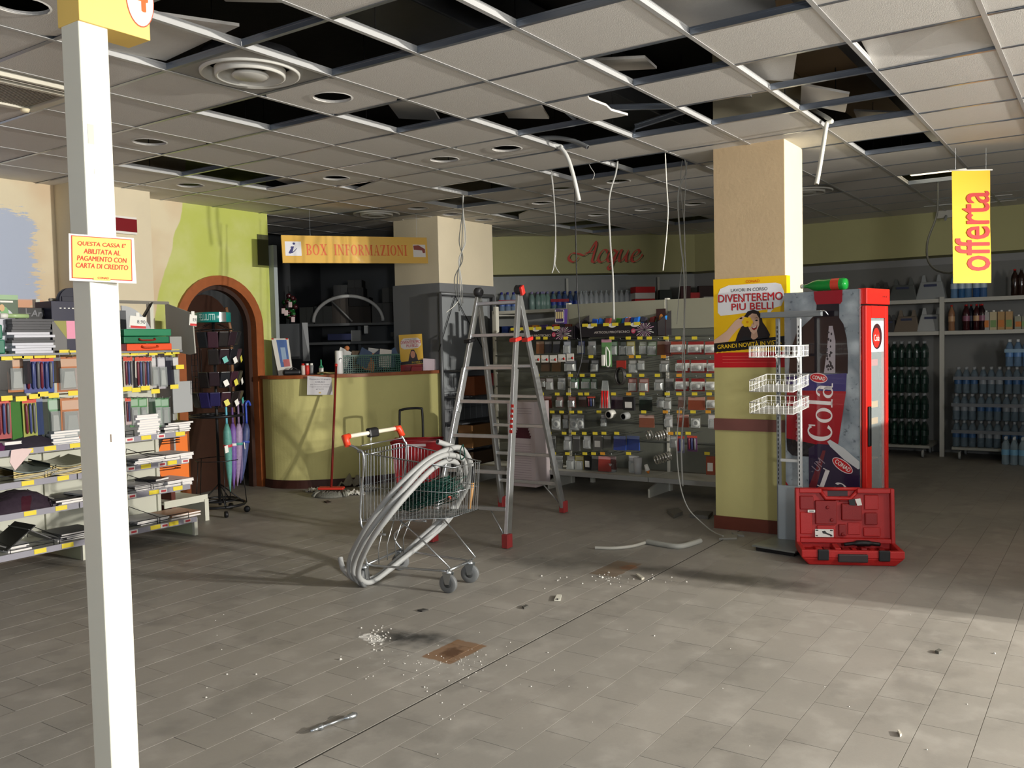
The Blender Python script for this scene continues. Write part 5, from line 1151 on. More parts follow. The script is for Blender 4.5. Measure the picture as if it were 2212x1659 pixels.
def sixpack(x, y, z, col, lab, cap, labc=None, film=None, dirx=0, group=None):
    """shrink wrapped pack: six bottles belong to one pack"""
    t = thing('bottle_pack', lab, 'bottle pack', (x, y, z), dirx, group, world=False); r = .041; h = .31
    for i in range(3):
        for j in range(2):
            b = link('bottle', shared(('bottle', h, r), lambda: MB().lathe([(r*.9, 0), (r, .01), (r*.93, h*.28), (r, h*.33), (r*.95, h*.5), (r, h*.64), (r*.88, h*.74), (r*.55, h*.84), (r*.34, h*.9)], n=12), M(col, .06, alpha=.5)), t); b.location = ((j-.5)*.084, (i-1)*.084, 0)
            c = link('cap', shared(('cap', h, r), lambda: MB().lathe([(r*.36, h*.9), (r*.36, h), (.001, h)], n=10), M(cap, .4)), b)
            if labc: link('label', shared(('label', h, r), lambda: MB().lathe([(r*1.01, h*.36), (r*1.01, h*.56)], n=12, caps=False), M(labc, .4)), b)
    if film: link('film_band', shared(('film_band',), lambda: MB().box((-.088, -.13, .16), (.088, .13, .20)), M(film, .15, alpha=.7)), t)
    return t
# high shelf under the bulkhead: packs and bottles follow the angled wall
zS = ad(1180, 676, 11.0).z
def onwall(px, py, off=.45):     # a point on the angled shelf line, off metres in front of the wall
    d = ray(px, py); o = A_-nn*.42+nn*off; k = (o-EYE).dot(nn)/d.dot(nn); return EYE+d*k
wd_ = dd
t = thing('wall_shelving', 'long white wall shelving under the Acque lettering', 'shelving unit', tuple(onwall(1250, 676)))
zS = onwall(1180, 676, .45).z
s0, s1 = A_-nn*.41, B_-nn*.41
for z in (zS-.035, zS-.5, zS-.95): obj('shelf', slab(MB(), s0, s1, z, z+.03, .5, nn), SHW, t)
for f in (.02, .3, .6, .9): p = s0.lerp(s1, f); obj('upright', slab(MB(), p, p+dd*.03, 0, 2.4, .04, nn), SHW, t)
rzw = math.atan2(dd.y, dd.x)-math.pi/2
for k, (px, col, cap, lc, fl_, lab) in enumerate(((1097, (150,175,205), (60,60,160), (90,120,190), (190,40,60), 'blue water pack with red band on the high shelf, left of the ladder top'), (1162, (150,180,172), (160,150,190), None, None, 'green tinged water pack on the high shelf right of the ladder top'), (1183, (150,186,172), (150,150,190), None, None, 'second green tinged water pack on the high shelf'), (1208, (100,130,178), (60,80,160), (60,80,170), (190,40,50), 'deep blue water pack with red band on the high shelf'), (1232, (80,104,146), (50,70,140), (50,70,150), None, 'darkest blue water pack on the high shelf, right of the red banded one'))):
    p = onwall(px, 676, .22); sixpack(p.x, p.y, zS-.003, col, lab, cap, lc, fl_, rzw, 'water packs on the high shelf')
for k in range(17):
    px = 1256+k*(1376-1256)/11. if k < 12 else 1262+(k-12)*24
    p = onwall(px, 676, .30 if k < 12 else .17)
    pet(p.x, p.y, zS-.003, (214,220,222), (f'clear water bottle, {ORD[k]} from the left in the front row of the high shelf' if k < 12 else f'clear water bottle, {ORD[k-12]} from the left in the back row of the high shelf'), (190,200,200), alpha=.5)
def cbox(name, lab, cat, c, sx, sy, sz, rz, col, mat=None, group=None, printc=None):
    t = thing(name, lab, cat, (c[0], c[1], c[2]), rz, group, world=False)
    obj('carton', MB().box((-sx/2, -sy/2, 0), (sx/2, sy/2, sz)), mat or M(col, .6), t, bevel=.003)
    if printc: obj('print', MB().box((-sx/2-.0012, -sy*.35, sz*.3), (-sx/2-.0004, sy*.35, sz*.7)), M(printc, .5), t)
    return t
p = onwall(1325, 668, .42); cbox('carton', 'brown cardboard carton in front of the clear bottles on the high shelf', 'box', (p.x, p.y, zS), .12, .28, .12, rzw, None, CARD)
for k, (py, c, pc, lab) in enumerate(((660, (220,218,212), (150,150,150), 'lowest white box of the red and white stack on the high shelf'), (642, (206,30,34), (230,220,220), 'lower red box of the red and white stack on the high shelf'), (628, (224,222,216), (160,160,160), 'upper white box of the red and white stack on the high shelf'), (612, (206,30,34), (230,220,220), 'topmost red box of the stack on the high shelf'))):
    p = onwall(1389, 668, .40); cbox('biscuit_box', lab, 'box', (p.x, p.y, zS+.085*k), .2, .29, .083, rzw+.05*k, c, None, 'red and white boxes on the high shelf', pc)
XB2 = 8.18
for k, (px, w, h, col, pc, lab) in enumerate(((1437, .12, .13, (40,50,44), (150,190,140), 'dark green box on the high shelf right of the red boxes'), (1440, .20, .05, (40,60,170), None, 'flat blue packet on the high shelf right of the red boxes'), (1480, .10, .15, (70,20,24), (220,220,220), 'dark red box with white print on the high shelf'), (1500, .10, .11, (200,40,44), None, 'bright red box on the high shelf left of the pillar'), (1527, .17, .15, (50,24,22), (120,40,30), 'wide dark brown box on the high shelf beside the pillar'), (1532, .12, .08, (200,196,188), (120,120,120), 'small white box on the high shelf beside the pillar'))):
    p = onwall(px, 668, .46 if k in (1, 5) else .30)
    cbox('carton', lab, 'box', (p.x, p.y, zS), .08, w*1.5, h*2.3, rzw, col, None, None, pc)
# blue packs on the white unit shelf behind the ladder
for k, (px, col, lab) in enumerate(((1078, (60,110,180), 'pale blue pack behind the left ladder stile'), (1090, (40,70,150), 'dark blue pack behind the ladder'))):
    p = ax(px, 730, 8.35); cbox('detergent_pack', lab, 'packet', (8.38, p.y, 1.436), .12, .13, .25, 0, col, None, None, (200,210,220))
cbox('toolbox', 'dark red flat box on the white unit shelf behind the ladder', 'box', (8.4, ax(1105, 820, 8.4).y, 1.016), .3, .4, .14, 0, (120,20,34))
# saucepan carton leaning below
p0, p1 = ax(1100, 1060, 7.35), ax(1158, 1060, 7.35)
t = thing('saucepan_carton', 'tall pale pink carton printed with a stack of dark red pans behind the ladder', 'box', (7.4, (p0.y+p1.y)/2, .03)); zt_ = ax(1130, 868, 7.35).z; zb_ = .06
ct_ = obj('carton', MB().box((7.35, p1.y, zb_), (7.62, p0.y, zt_)), M((196,184,186), .6), t); F = Frame((7.349, p0.y, zb_), (0, -1, 0), (0, 0, 1)); F.n = V((-1, 0, 0)); w_ = p0.y-p1.y; h_ = zt_-zb_
for k in range(4): F.poly('pan_print', [((.55-.17-.03*k)*w_, (.57+.03*(3-k))*h_), ((.55+.20+.03*k)*w_, (.57+.03*(3-k))*h_), ((.55+.23+.03*k)*w_, (.605+.03*(3-k))*h_), ((.55-.20-.03*k)*w_, (.605+.03*(3-k))*h_)], M((74,30,44), .4), ct_, 1+k*.1)
F.ell('figure_print', .16*w_, .64*h_, .10*w_, .07*h_, BLACK, ct_, 1); F.ell('figure_print', .16*w_, .65*h_, .05*w_, .035*h_, WHITE, ct_, 2)
for k in range(16): F.rect('small_print', .12*w_, (.50-.028*k)*h_, .85*w_, (.504-.028*k)*h_, M((150,136,140), .6), ct_, 1)
for k in range(3): F.rect('small_print', .2*w_, (.92-.03*k)*h_, .9*w_, (.925-.03*k)*h_, M((150,136,140), .6), ct_, 1)
# ================================================================ ROLL CAGE with grey boards in front of the column
t = thing('roll_cage', 'grey metal roll cage with a grey board propped behind the ladder', 'roll container', (7.75, 6.3, 0))
yc_ = 6.36
c0, c1 = ay(950, 634, yc_), ay(1065, 634, yc_)
FG = M((104,106,108), .45, .4)
for a, b in (((c0.x, .05), (c0.x, c0.z)), ((c1.x, .05), (c1.x, c0.z)), ((c0.x, c0.z), (c1.x, c0.z)), ((c0.x, .05), (c1.x, .05))): obj('frame_tube', MB().tube([(a[0], yc_, a[1]), (b[0], yc_, b[1])], .022, 8), FG, t)
apx = ay(982, 640, yc_)
for x in (ay(946, 760, yc_), ay(1045, 760, yc_)): obj('diagonal_rod', MB().tube([(apx.x, yc_-.01, apx.z), (x.x, yc_-.01, x.z)], .005, 5), DARKMETAL, t)
b0, b1 = ay(953, 642, yc_+.02), ay(1056, 842, yc_+.02); obj('board', MB().box((b0.x, yc_+.012, b1.z), (b1.x, yc_+.03, b0.z)), M((136,140,142), .6, var=.05, scale=5), t)
for k in range(9): xx = c0.x+(c1.x-c0.x)*(k+.5)/9; obj('mesh_wire', MB().tube([(xx, yc_, .05), (xx, yc_, b1.z)], .0025, 4), FG, t)
for k in range(5): zz = .15+k*.2; obj('mesh_wire', MB().tube([(c0.x, yc_, zz), (c1.x, yc_, zz)], .003, 4), FG, t)
for k in range(4): obj('shelf', MB().box((c0.x+.03, yc_-.25, .285+.30*k), (c1.x-.03, yc_+.06, .30+.30*k)), M((70,72,76), .5), t)
for k in range(3):
    cbox('carton', ['large brown carton low in the roll cage', 'orange brown carton high in the roll cage', 'dark flat carton at the bottom of the roll cage'][k], 'box', (c0.x+.42, yc_-.14, (.30, .90, .10)[k]), (.40, .26, .5)[k], .2, (.26, .22, .15)[k], 0, None, (CARD, M((130,70,36), .7), M((84,66,48), .8))[k])
# the bottom of the cage has a deck and castors
obj('deck', MB().box((c0.x, yc_-.28, .08), (c1.x, yc_+.06, .10)), FG, t)
for x in (c0.x+.06, c1.x-.06): obj('castor', MB().lathe([(.035, -.012), (.035, .012)], (x, yc_-.2, .035), 14, (0, 1, 0)), BLACK, t)
# ================================================================ LEFT GONDOLA (stationery)
YB, XR, XL = 6.66, 4.46, 2.1
GW_ = M((206,206,190), .5, var=.04, scale=4); GRY = M((124,126,132), .45, .2); RAILG = M((150,148,158), .45)
t_ = thing('stationery_gondola', 'cream shop shelving unit full of stationery along the left', 'shelving unit', (3.4, 6.4, 0))
ups = [XR, 3.52, 2.58]
for x in ups:
    u = obj('upright', MB().box((x-.03, YB-.02, 0), (x+.0, YB+.03, 1.9)), GW_, t_)
    ft = obj('foot_bracket', MB().prism([V((x-.025, YB, 0)), V((x-.025, YB-.49, 0)), V((x-.025, YB-.49, .13)), V((x-.025, YB, .16))], (.02, 0, 0)), M((184,190,160), .5), t_)
    obj('foot_edge', MB().box((x-.03, YB-.50, .0), (x, YB-.47, .14)), GW_, ft)
for a, b in ((XL, 2.58), (2.58, 3.52), (3.52, XR)):
    for k, (z0, z1) in enumerate(((.14, .40), (.41, .66), (.67, .92), (.93, 1.18), (1.19, 1.46))): obj('back_panel', MB().box((a, YB, z0), (b-.03, YB+.012, z1)), GW_, t_)
SHZ = (.14, .40, .61, .83)
for k, z in enumerate(SHZ):
    d = (.49, .42, .41, .38)[k]
    for a, b in ((XL, 2.58), (2.58, 3.52), (3.52, XR)):
        s = obj('shelf', MB().box((a+.003, YB-d, z-.02), (b-.006, YB, z)), GW_ if k == 3 else M((176,176,166), .5), t_)
        obj('price_rail', MB().box((a+.003, YB-d-.012, z-.03), (b-.006, YB-d, z+.012)), RAILG, s)
for a, b in ((XL, 2.58), (2.58, 3.52), (3.52, XR)):
    obj('top_shelf', MB().box((a+.003, YB-.40, 1.485), (b-.006, YB+.02, 1.50)), GRY, t_)
obj('top_rail', MB().tube([(3.6, YB, 1.90), (4.62, YB, 1.90)], .013, 4), M((150,146,136), .5), t_)
ep = obj('end_sign', MB().prism([V((4.60, YB+.02, 1.90)), V((4.60, YB-.34, 1.80)), V((4.60, YB-.36, 1.47)), V((4.60, YB-.28, 1.46)), V((4.60, YB+.02, 1.50))], (.012, 0, 0)), M((166,164,154), .5), t_)
obj('end_panel', MB().box((4.585, YB-.05, .55), (4.60, YB+.30, 1.5)), M((160,162,160), .5), t_)
obj('arm_bracket', MB().prism([V((XR-.02, YB-.01, 1.90)), V((XR-.02, YB-.05, 1.90)), V((XR-.24, YB-.05, 1.55)), V((XR-.3, YB-.01, 1.50))], (.004, .0, 0)), DARKMETAL, t_)
def frontz(px, py, Y): return ay(px, py, Y)
# tags on rails
grn = random.Random(3)
for k, (z, d, pxs) in enumerate(((.83, .38, (60, 110, 165, 318, 392)), (.61, .41, (58, 135, 315, 372)), (.40, .42, (60, 128, 330, 382)), (.14, .49, (78, 138, 330, 370)))):
    for px in pxs:
        x = ay(px, 1000, YB-d-.014).x; tagcard(x, YB-d-.014, z-.006, t_, nx=(0, -1, 0), w=.085, h=.032)
    for px in (282, 350, 400)[:2+(k % 2)]:
        x = ay(px, 1000, YB-d-.014).x; q_ = tagcard(x, YB-d-.0145, z-.008, t_, nx=(0, -1, 0), col=WHITE, w=.07, h=.03); obj('red_print', MB().box((x-.02, YB-d-.0165, z-.016), (x+.025, YB-d-.0158, z)), M((200,70,80), .5), q_)
# wire dividers
def divider(x0, x1, z, d, h=.055):
    dv = obj('wire_divider', MB().tube([(x0, YB-d+.02, z+.004), (x0, YB-d+.02, z+h), (x1, YB-d+.02, z+h), (x1, YB-d+.02, z+.004)], .0035, 5), DARKMETAL, t_)
    obj('divider_wire', MB().tube([(x0, YB-d+.02, z+h*.5), (x1, YB-d+.02, z+h*.5)], .0022, 4), DARKMETAL, dv)
    obj('divider_wire', MB().tube([(x0, YB-d+.02, z+h), (x0, YB-.06, z+h+.05), (x0, YB-.03, z+.01)], .003, 4), DARKMETAL, dv)
for z, d, L in ((.61, .41, ((2.75,3.30),(3.32,3.62),(3.85,4.12),(4.14,4.40))), (.40, .42, ((3.34,3.6),(3.9,4.12),(4.14,4.40))), (.14, .49, ((3.0,3.3),(3.34,3.62),(3.86,4.12),(4.14,4.40))), (.83, .38, ((3.95, 4.02), (4.22, 4.42)))):
    for a, b in L: divider(a, b, z, d)
# goods lying on shelves
LVL = {.83: 'upper shelf', .61: 'second shelf', .40: 'third shelf', .14: 'bottom shelf'}
def flat(name, lab, cat, cx, cy, z, w, d, h, rz, col, group=None, edge=None, mat=None):
    t = thing(name, lab, cat, (cx, cy, z), rz, group, world=False)
    obj('cover', MB().box((-w/2, -d/2, h*.88), (w/2, d/2, h)).box((-w/2, -d/2, 0), (w/2, d/2, h*.12)).box((-w/2, -d/2, h*.12), (-w/2+.003, d/2, h*.88)), mat or M(col, .45), t)
    obj('pages', MB().box((-w/2+.003, -d/2+.002, h*.12), (w/2-.003, d/2-.002, h*.88)), edge or PAPER, t)
    return t
def stack(n, x, y, z, w, d, h, cols, what, where, group, jit=.02, cat='notebook', name='notebook', edge=None):
    r = random.Random(int(x*100)+n)
    for k in range(n):
        pos = 'bottom' if k == 0 else 'top' if k == n-1 else ORD[k]+' from bottom'
        flat(name, f'{what}, {pos} of the {where}', cat, x+r.uniform(-jit, jit), y+r.uniform(-jit, jit), z+h*k, w, d, h*.96, r.uniform(-.06, .06), cols[k % len(cols)], group, edge)
X = lambda px, Y: ay(px, 1000, Y).x
WH = (222,220,222); BKC = (34,34,40)
yf = YB-.20
stack(6, X(120, 6.45)-.0, 6.42, .83, .20, .24, .018, [(170,176,182)], 'grey white notebook', 'left stack on the upper shelf', 'notebooks on the upper shelf')
stack(5, X(100, 6.45)+.17, 6.50, .83, .16, .22, .018, [WH], 'white notebook', 'rear stack on the upper shelf', 'notebooks on the upper shelf')
stack(9, X(300, 6.45), 6.42, .83, .19, .25, .019, [WH], 'white exercise book', 'tall upper shelf stack right of post', 'exercise books right of the post', jit=.008)
stack(5, X(365, 6.45), 6.44, .83, .24, .22, .017, [WH, BKC, WH], 'black and white notebook', 'end stack on the upper shelf', 'notebooks at the upper shelf end', jit=.03)
stack(4, X(160, 6.45)+.05, 6.44, .83, .13, .2, .035, [WH], 'white card pack', 'pile just left of the post', 'white packs by the post', cat='packet', name='card_pack')
stack(3, X(3, 6.45), 6.40, .83, .12, .2, .022, [WH, BKC], 'white notebook with dark cover', 'leftmost pile on the upper shelf', 'notebooks at the left edge')
for z, px, n, w, cols, wt in ((.61, 302, 4, .26, [(60,70,84), WH], 'blue and white notebook'), (.61, 362, 4, .27, [WH], 'white notebook'), (.40, 300, 4, .25, [WH, WH, BKC], 'white notebook'), (.40, 362, 4, .25, [WH], 'white ring notebook'), (.14, 305, 3, .28, [WH, (90,90,96)], 'white notebook'), (.14, 372, 2, .28, [(206,196,180), (170,130,100)], 'tan folder')):
    Y = YB-.24; stack(n, X(px, Y), Y, z, w, .30, .014, cols, wt, f'{"left" if px < 330 else "right"} {LVL[z]} stack right of post', 'notebooks right of the post', jit=.025)
flat('ring_binder', 'black closed binder lying on the third shelf right of the post', 'binder', X(330, 6.4), 6.42, .46, .16, .2, .018, .3, BKC)
for z, px, n, w, cols, wt, wh in ((.40, 132, 3, .26, [(70,62,60), WH], 'grey notebook', 'stack beside the post on the third shelf'), (.14, 145, 4, .27, [WH, (90,90,94)], 'white notebook', 'stack beside the post on the bottom shelf'), (.40, 166, 4, .12, [WH], 'white pad', 'narrow stack against the post on the third shelf'), (.14, 8, 3, .16, [WH, BKC], 'white pad', 'leftmost stack on the bottom shelf')):
    Y = YB-.26; stack(n, X(px, Y), Y, z, w, .28, .015, cols, wt, wh, 'notebooks left of the post', jit=.025)
# clear wrapped packs (curved bundles)
def wrapped(lab, x, y, z, w, d, h, col, col2, n=5):
    t = thing('wrapped_pack', lab, 'packet', (x, y, z), 0, None, world=False)
    for k in range(n):
        zz = h*k/n; P = [(-w/2+w*i/8, -d/2, zz+.03*(i/8-.5)**2*4) for i in range(9)]
        vs = [V(p) for p in P]+[V((p[0], d/2, p[2]+.02)) for p in P]; q = MB()
        q.add(vs+[v+V((0, 0, h/n*.7)) for v in vs], [(i, i+9, i+10, i+1) for i in range(8)]+[(i+18, i+19, i+28, i+27) for i in range(8)]+[(i, i+1, i+19, i+18) for i in range(8)]+[(i+9, i+27, i+28, i+10) for i in range(8)])
        obj('sheet', q, M(col if k < n-1 else col2, .25), t)
    obj('film', MB().tube(spline([(-w/2, -d/2-.004, h*.3), (0, -d/2-.008, h*.5), (w/2, -d/2-.004, h*.9)], 4), [.012]*9, 6), M((220,224,224), .06, alpha=.3), t)
wrapped('clear wrapped pack of beige plates on the second shelf at the left', X(55, 6.4), 6.42, .615, .30, .3, .06, (210,190,130), (120,130,126))
wrapped('clear wrapped pack of cream plates on the second shelf beside the post', X(132, 6.4), 6.42, .615, .30, .3, .075, (216,196,140), (140,140,120))
# plastic wrapped dark folders (soft heap) and scarf
def heap(name, lab, cat, x, y, z, w, d, h, cols, seed, n=5, rough=.2):
    t = thing(name, lab, cat, (x, y, z)); r = random.Random(seed)
    for k in range(n):
        q = MB(); nx, ny = 9, 6; cx = x+r.uniform(-.15, .15)*w; ww = w*r.uniform(.7, 1.); hh = h*(k+1)/n; ph = r.uniform(0, 6)
        vs = []
        for j in range(ny+1):
            for i in range(nx+1):
                u, v = i/nx-.5, j/ny-.5; e = max(0, 1-(2*u)**2)*max(0, 1-(2*v)**4)
                vs.append((cx+ww*u, y+d*v, z+.004+hh*e**.6*(.85+.15*math.sin(7*u+ph+5*v))))
        q.add(vs, [(j*(nx+1)+i, j*(nx+1)+i+1, (j+1)*(nx+1)+i+1, (j+1)*(nx+1)+i) for j in range(ny) for i in range(nx)], True)
        obj('fold', q, M(cols[k % len(cols)], rough, var=.35, scale=40), t)
    return t
heap('scarf_pile', 'pile of folded dark and purple patterned fabric on the upper shelf', 'fabric', X(40, 6.4), 6.42, .83, .46, .28, .105, [(26,28,50), (34,30,60), (96,40,84), (44,38,50)], 5, 4, .8)
heap('wrapped_folders', 'plastic wrapped dark folders bulging on the third shelf at the left', 'packet', X(45, 6.4), 6.42, .40, .50, .30, .14, [(60,50,60), (80,70,76), (110,104,110), (70,34,44)], 8, 5, .15)
t = thing('ring_binder', 'black ring binder standing open like a tent on the bottom shelf', 'binder', (X(60, 6.3), 6.38, .14)); xx = X(45, 6.3)
obj('cover_board', MB().obox((xx-.06, 6.36, .235), (.10, 0, .07), (0, .14, 0), (-.002, 0, .003)), M((30,30,32), .4), t); obj('cover_board', MB().obox((xx+.09, 6.36, .225), (.10, 0, -.06), (0, .14, 0), (.002, 0, .003)), M((96,96,96), .35), t)
t = thing('paper_bag', 'crumpled pale pink paper hanging over the front of the upper shelf', 'paper', (X(33, 6.25), 6.25, .7)); xx = X(36, 6.25)
obj('paper', MB().prism([V((xx-.03, 6.255, .84)), V((xx+.04, 6.25, .845)), V((xx+.11, 6.245, .835)), V((xx+.07, 6.24, .79)), V((xx+.01, 6.235, .73)), V((xx-.02, 6.24, .70)), V((xx-.05, 6.245, .76))], (0, -.004, .002)), M((222,196,192), .6), t)
# small orange/pink boxes: orange board with baskets at the end bay
t_ = thing('end_bay', 'small end shelf with bright orange board at the end of the stationery shelving', 'shelving unit', (4.75, 6.85, 0))
oc = [ay(x, y, 6.62) for x, y in ((348, 952), (404, 938), (410, 1045), (352, 1052), (341, 1000))]
def o6(px, py, Y=6.66): return ay(px, py, Y)
obj('orange_board', MB().prism([o6(352, 950), o6(404, 937), o6(410, 1045), o6(354, 1044), o6(342, 1015), o6(342, 975)], (0, .006, 0)), M((236,120,40), .5), t_)
obj('board_back', MB().box((4.60, 6.70, .1), (4.64, 7.1, 1.0)), M((90,40,30), .5), t_)
b0 = az(428, 1117, 0.)
obj('low_shelf', MB().box((4.47, 6.62, .20), (4.90, 7.0, .215)), GW_, t_); obj('shelf_lip', MB().box((4.47, 6.61, .17), (4.90, 6.62, .23)), GW_, t_)
obj('foot', MB().box((4.86, 6.60, 0), (4.90, 6.98, .19)), GW_, t_); obj('back', MB().box((4.47, 7.0, 0), (4.9, 7.02, .95)), M((150,150,140), .5), t_)
for z in (.72, .50): 
    for k in range(3): obj('wire_shelf', MB().tube([(4.46, 6.60, z+.02*k), (4.62, 6.58, z+.02*k), (4.62, 6.66, z+.02*k)], .0035, 5), DARKMETAL, t_)
# wire grid panel at the gondola end
t_ = thing('wire_grid', 'narrow black wire grid hanging at the end of the stationery shelving', 'wire rack', (4.62, 6.5, .9))
g0, g1 = ay(417, 753, 6.42), ay(428, 850, 6.42)
for x in (g0.x-.02, g0.x+.04): obj('wire', MB().tube([(x, 6.42, g1.z), (x, 6.42, g0.z)], .003, 5), DARKMETAL, t_)
for k in range(9): z = g1.z+(g0.z-g1.z)*k/8; obj('wire', MB().tube([(g0.x-.02, 6.42, z), (g0.x+.04, 6.42, z)], .002, 4), DARKMETAL, t_)
cbox('grey_board', 'plain grey display card leaning at the end of the stationery shelving', 'card', (ay(400, 850, 6.4).x, 6.44, .98), .20, .012, .26, .1, (166,168,168))
# hung packs left: two rows
YP = 6.36
def sx_(px): return px/5.03
rowA = [(25,'bag',(50,44,40),.13,.24),(175,'card',(236,130,50),.12,.26),(270,'bag',(60,60,66),.05,.2),(345,'pens',(60,70,170),.12,.27),(490,'pens',(50,90,200),.12,.27),(600,'bag',(66,58,52),.09,.2),(745,'card',(236,120,40),.17,.27),
        (1370,'pens',(226,214,196),.08,.26),(1440,'bag',(60,58,66),.06,.26),(1515,'pens',(232,224,206),.09,.27),(1595,'pens',(236,226,206),.09,.27),(1680,'card',(222,214,212),.08,.26),(1745,'card',(196,190,200),.07,.27),(1820,'bag',(50,52,72),.07,.25),(1890,'card',(226,222,216),.08,.26)]
rowB = [(30,'pens',(210,60,60),.10,.3),(190,'bag',(90,170,70),.10,.32),(310,'pens',(190,196,60),.10,.30),(400,'bag',(70,90,150),.08,.28),(500,'bag',(90,100,90),.09,.3),(590,'card',(120,190,130),.09,.32),(750,'card',(236,130,60),.16,.32),
        (1375,'pens',(220,190,190),.05,.22),(1445,'card',(90,170,90),.08,.24),(1550,'card',(96,180,100),.08,.24),(1640,'bag',(50,80,60),.06,.2),(1720,'card',(80,160,90),.07,.25),(1800,'card',(84,164,96),.08,.25)]
for r, (row, y0, rn) in enumerate(((rowA, 1085, 'upper'), (rowB, 1530, 'lower'))):
    for k, (xc, kind, col, w, h) in enumerate(row):
        p = ay(sx_(xc), 555+y0/5.03, YP)
        lab = f'{cname(col)} {KN[kind]}, {ORD[k]} from left in the {rn} stationery peg row'
        pack(kind, w, h*.95, col, lab, (p.x, YP+prng.uniform(-.02, .02), p.z), prng.uniform(-.1, .1), 'packets hanging on the stationery shelving', prng.uniform(-.03, .03))
        obj('hook', MB().tube([(p.x, YB, p.z+.0), (p.x, YP-.05, p.z-.003), (p.x, YP-.06, p.z+.01)], .003, 5), STEEL, bpy.data.objects['stationery_gondola'])
for (xc, yc) in ((75,1095),(200,1075),(300,1080),(430,1072),(550,1070),(700,1035),(800,1040),(1370,1035),(1455,1045),(1555,1035),(1665,1045),(1755,1025),(1830,1045),(1905,1030),(1955,1195),(75,1535),(230,1540),(375,1515),(470,1490),(585,1505),(795,1480),(1385,1435),(1480,1445),(1580,1425),(1690,1460),(1895,1410)):
    p = ay(sx_(xc), 555+yc/5.03, YP-.07); tagcard(p.x, YP-.07, p.z, bpy.data.objects['stationery_gondola'], nx=(0, -1, 0), w=.075, h=.034)
# boxes on the top shelf
TZ = 1.50; P_S = 'appliance boxes on the stationery shelf'
def topbox(name, lab, cat, pxa, pxb, ytop, Y, d, col, z=TZ, prints=None):
    a, b = ay(pxa, ytop, Y), ay(pxb, ytop, Y); t = thing(name, lab, cat, ((a.x+b.x)/2, Y+d/2, z))
    o = obj('carton', MB().box((a.x, Y, z), (b.x, Y+d, a.z)), M(col, .4), t, bevel=.002); F = Frame((a.x, Y-.0005, z), (1, 0, 0), (0, 0, 1)); F.n = V((0, -1, 0)); return t, o, F, b.x-a.x, a.z-z
t, o, F, w, h = topbox('appliance_box', 'green and white appliance box at the far left on the top shelf', 'box', -18, 38, 636, 6.36, .2, (70,90,66))
F.rect('print', 0, h*.92, w, h, M((150,180,140), .5), o, 1); F.ell('appliance_print', w*.5, h*.42, w*.42, h*.34, M((196,196,204), .4), o, 1); F.ell('appliance_print', w*.45, h*.70, w*.16, h*.10, M((110,160,100), .4), o, 2); F.ell('seal', w*.36, h*.78, w*.1, h*.06, M((200,160,110), .4), o, 3); F.rect('title_print', w*.3, h*.87, w*.8, h*.9, WHITE, o, 2)
for k, (x0, x1, yt, z0, lab) in enumerate(((40, 116, 700, TZ+.0, 'lower black appliance box on the top shelf'), (38, 113, 664, TZ+.21, 'upper black appliance box with grey lettering on the top shelf'))):
    a, b = ay(x0, yt, 6.44), ay(x1, yt, 6.44); zt_ = a.z; t = thing('appliance_box', lab, 'box', (a.x, 6.5, z0)); 
    z0 = TZ if k == 0 else zt_-.165
    o = obj('carton', MB().box((a.x, 6.44, z0), (b.x, 6.62, zt_)), M((26,26,28), .35), t, bevel=.002); F = Frame((a.x, 6.4395, z0), (1, 0, 0), (0, 0, 1)); F.n = V((0, -1, 0)); w = b.x-a.x; h = zt_-z0
    F.rect('grey_band', w*.22, h*.05, w*.25, h*.97, M((110,110,112), .4), o, 1); F.rect('grey_band', w*.25, h*.74, w*.36, h*.77, M((110,110,112), .4), o, 1); F.text('Ariet', w*.66, h*.76, w*.58, h*.28, M((120,120,124), .4), o, 2, shear=.15, bold=.02)
t, o, F, w, h = topbox('appliance_box', 'navy box with pink square and white dots beside the post', 'box', 110, 168, 650, 6.34, .22, (38,38,60))
F.rect('print_lower', 0, 0, w, h*.62, M((110,108,106), .4), o, 1); F.rect('pink_square', w*.52, h*.27, w*.86, h*.62, M((232,150,176), .4), o, 3); F.poly('olive_print', [(w*.05, h*.62), (w*.62, h*.62), (w*.52, h*.27)], M((150,146,70), .4), o, 2); F.rect('navy_patch', w*.52, 0, w*.9, h*.26, M((40,38,60), .4), o, 3)
for k in range(4): F.rect('white_mark', w*(.30+.155*k), h*.855, w*(.37+.155*k), h*.875, WHITE, o, 2)
t, o, F, w, h = topbox('round_topped_box', 'dark navy round topped package behind the post on the top shelf', 'box', 134, 176, 640, 6.56, .06, (26,28,46)); c = ay(158, 650, 6.56)
obj('round_top', MB().lathe([(.10, 0), (.10, .05)], (c.x, 6.57, c.z+.0), 24, (0, 1, 0)), M((26,28,46), .5), t)
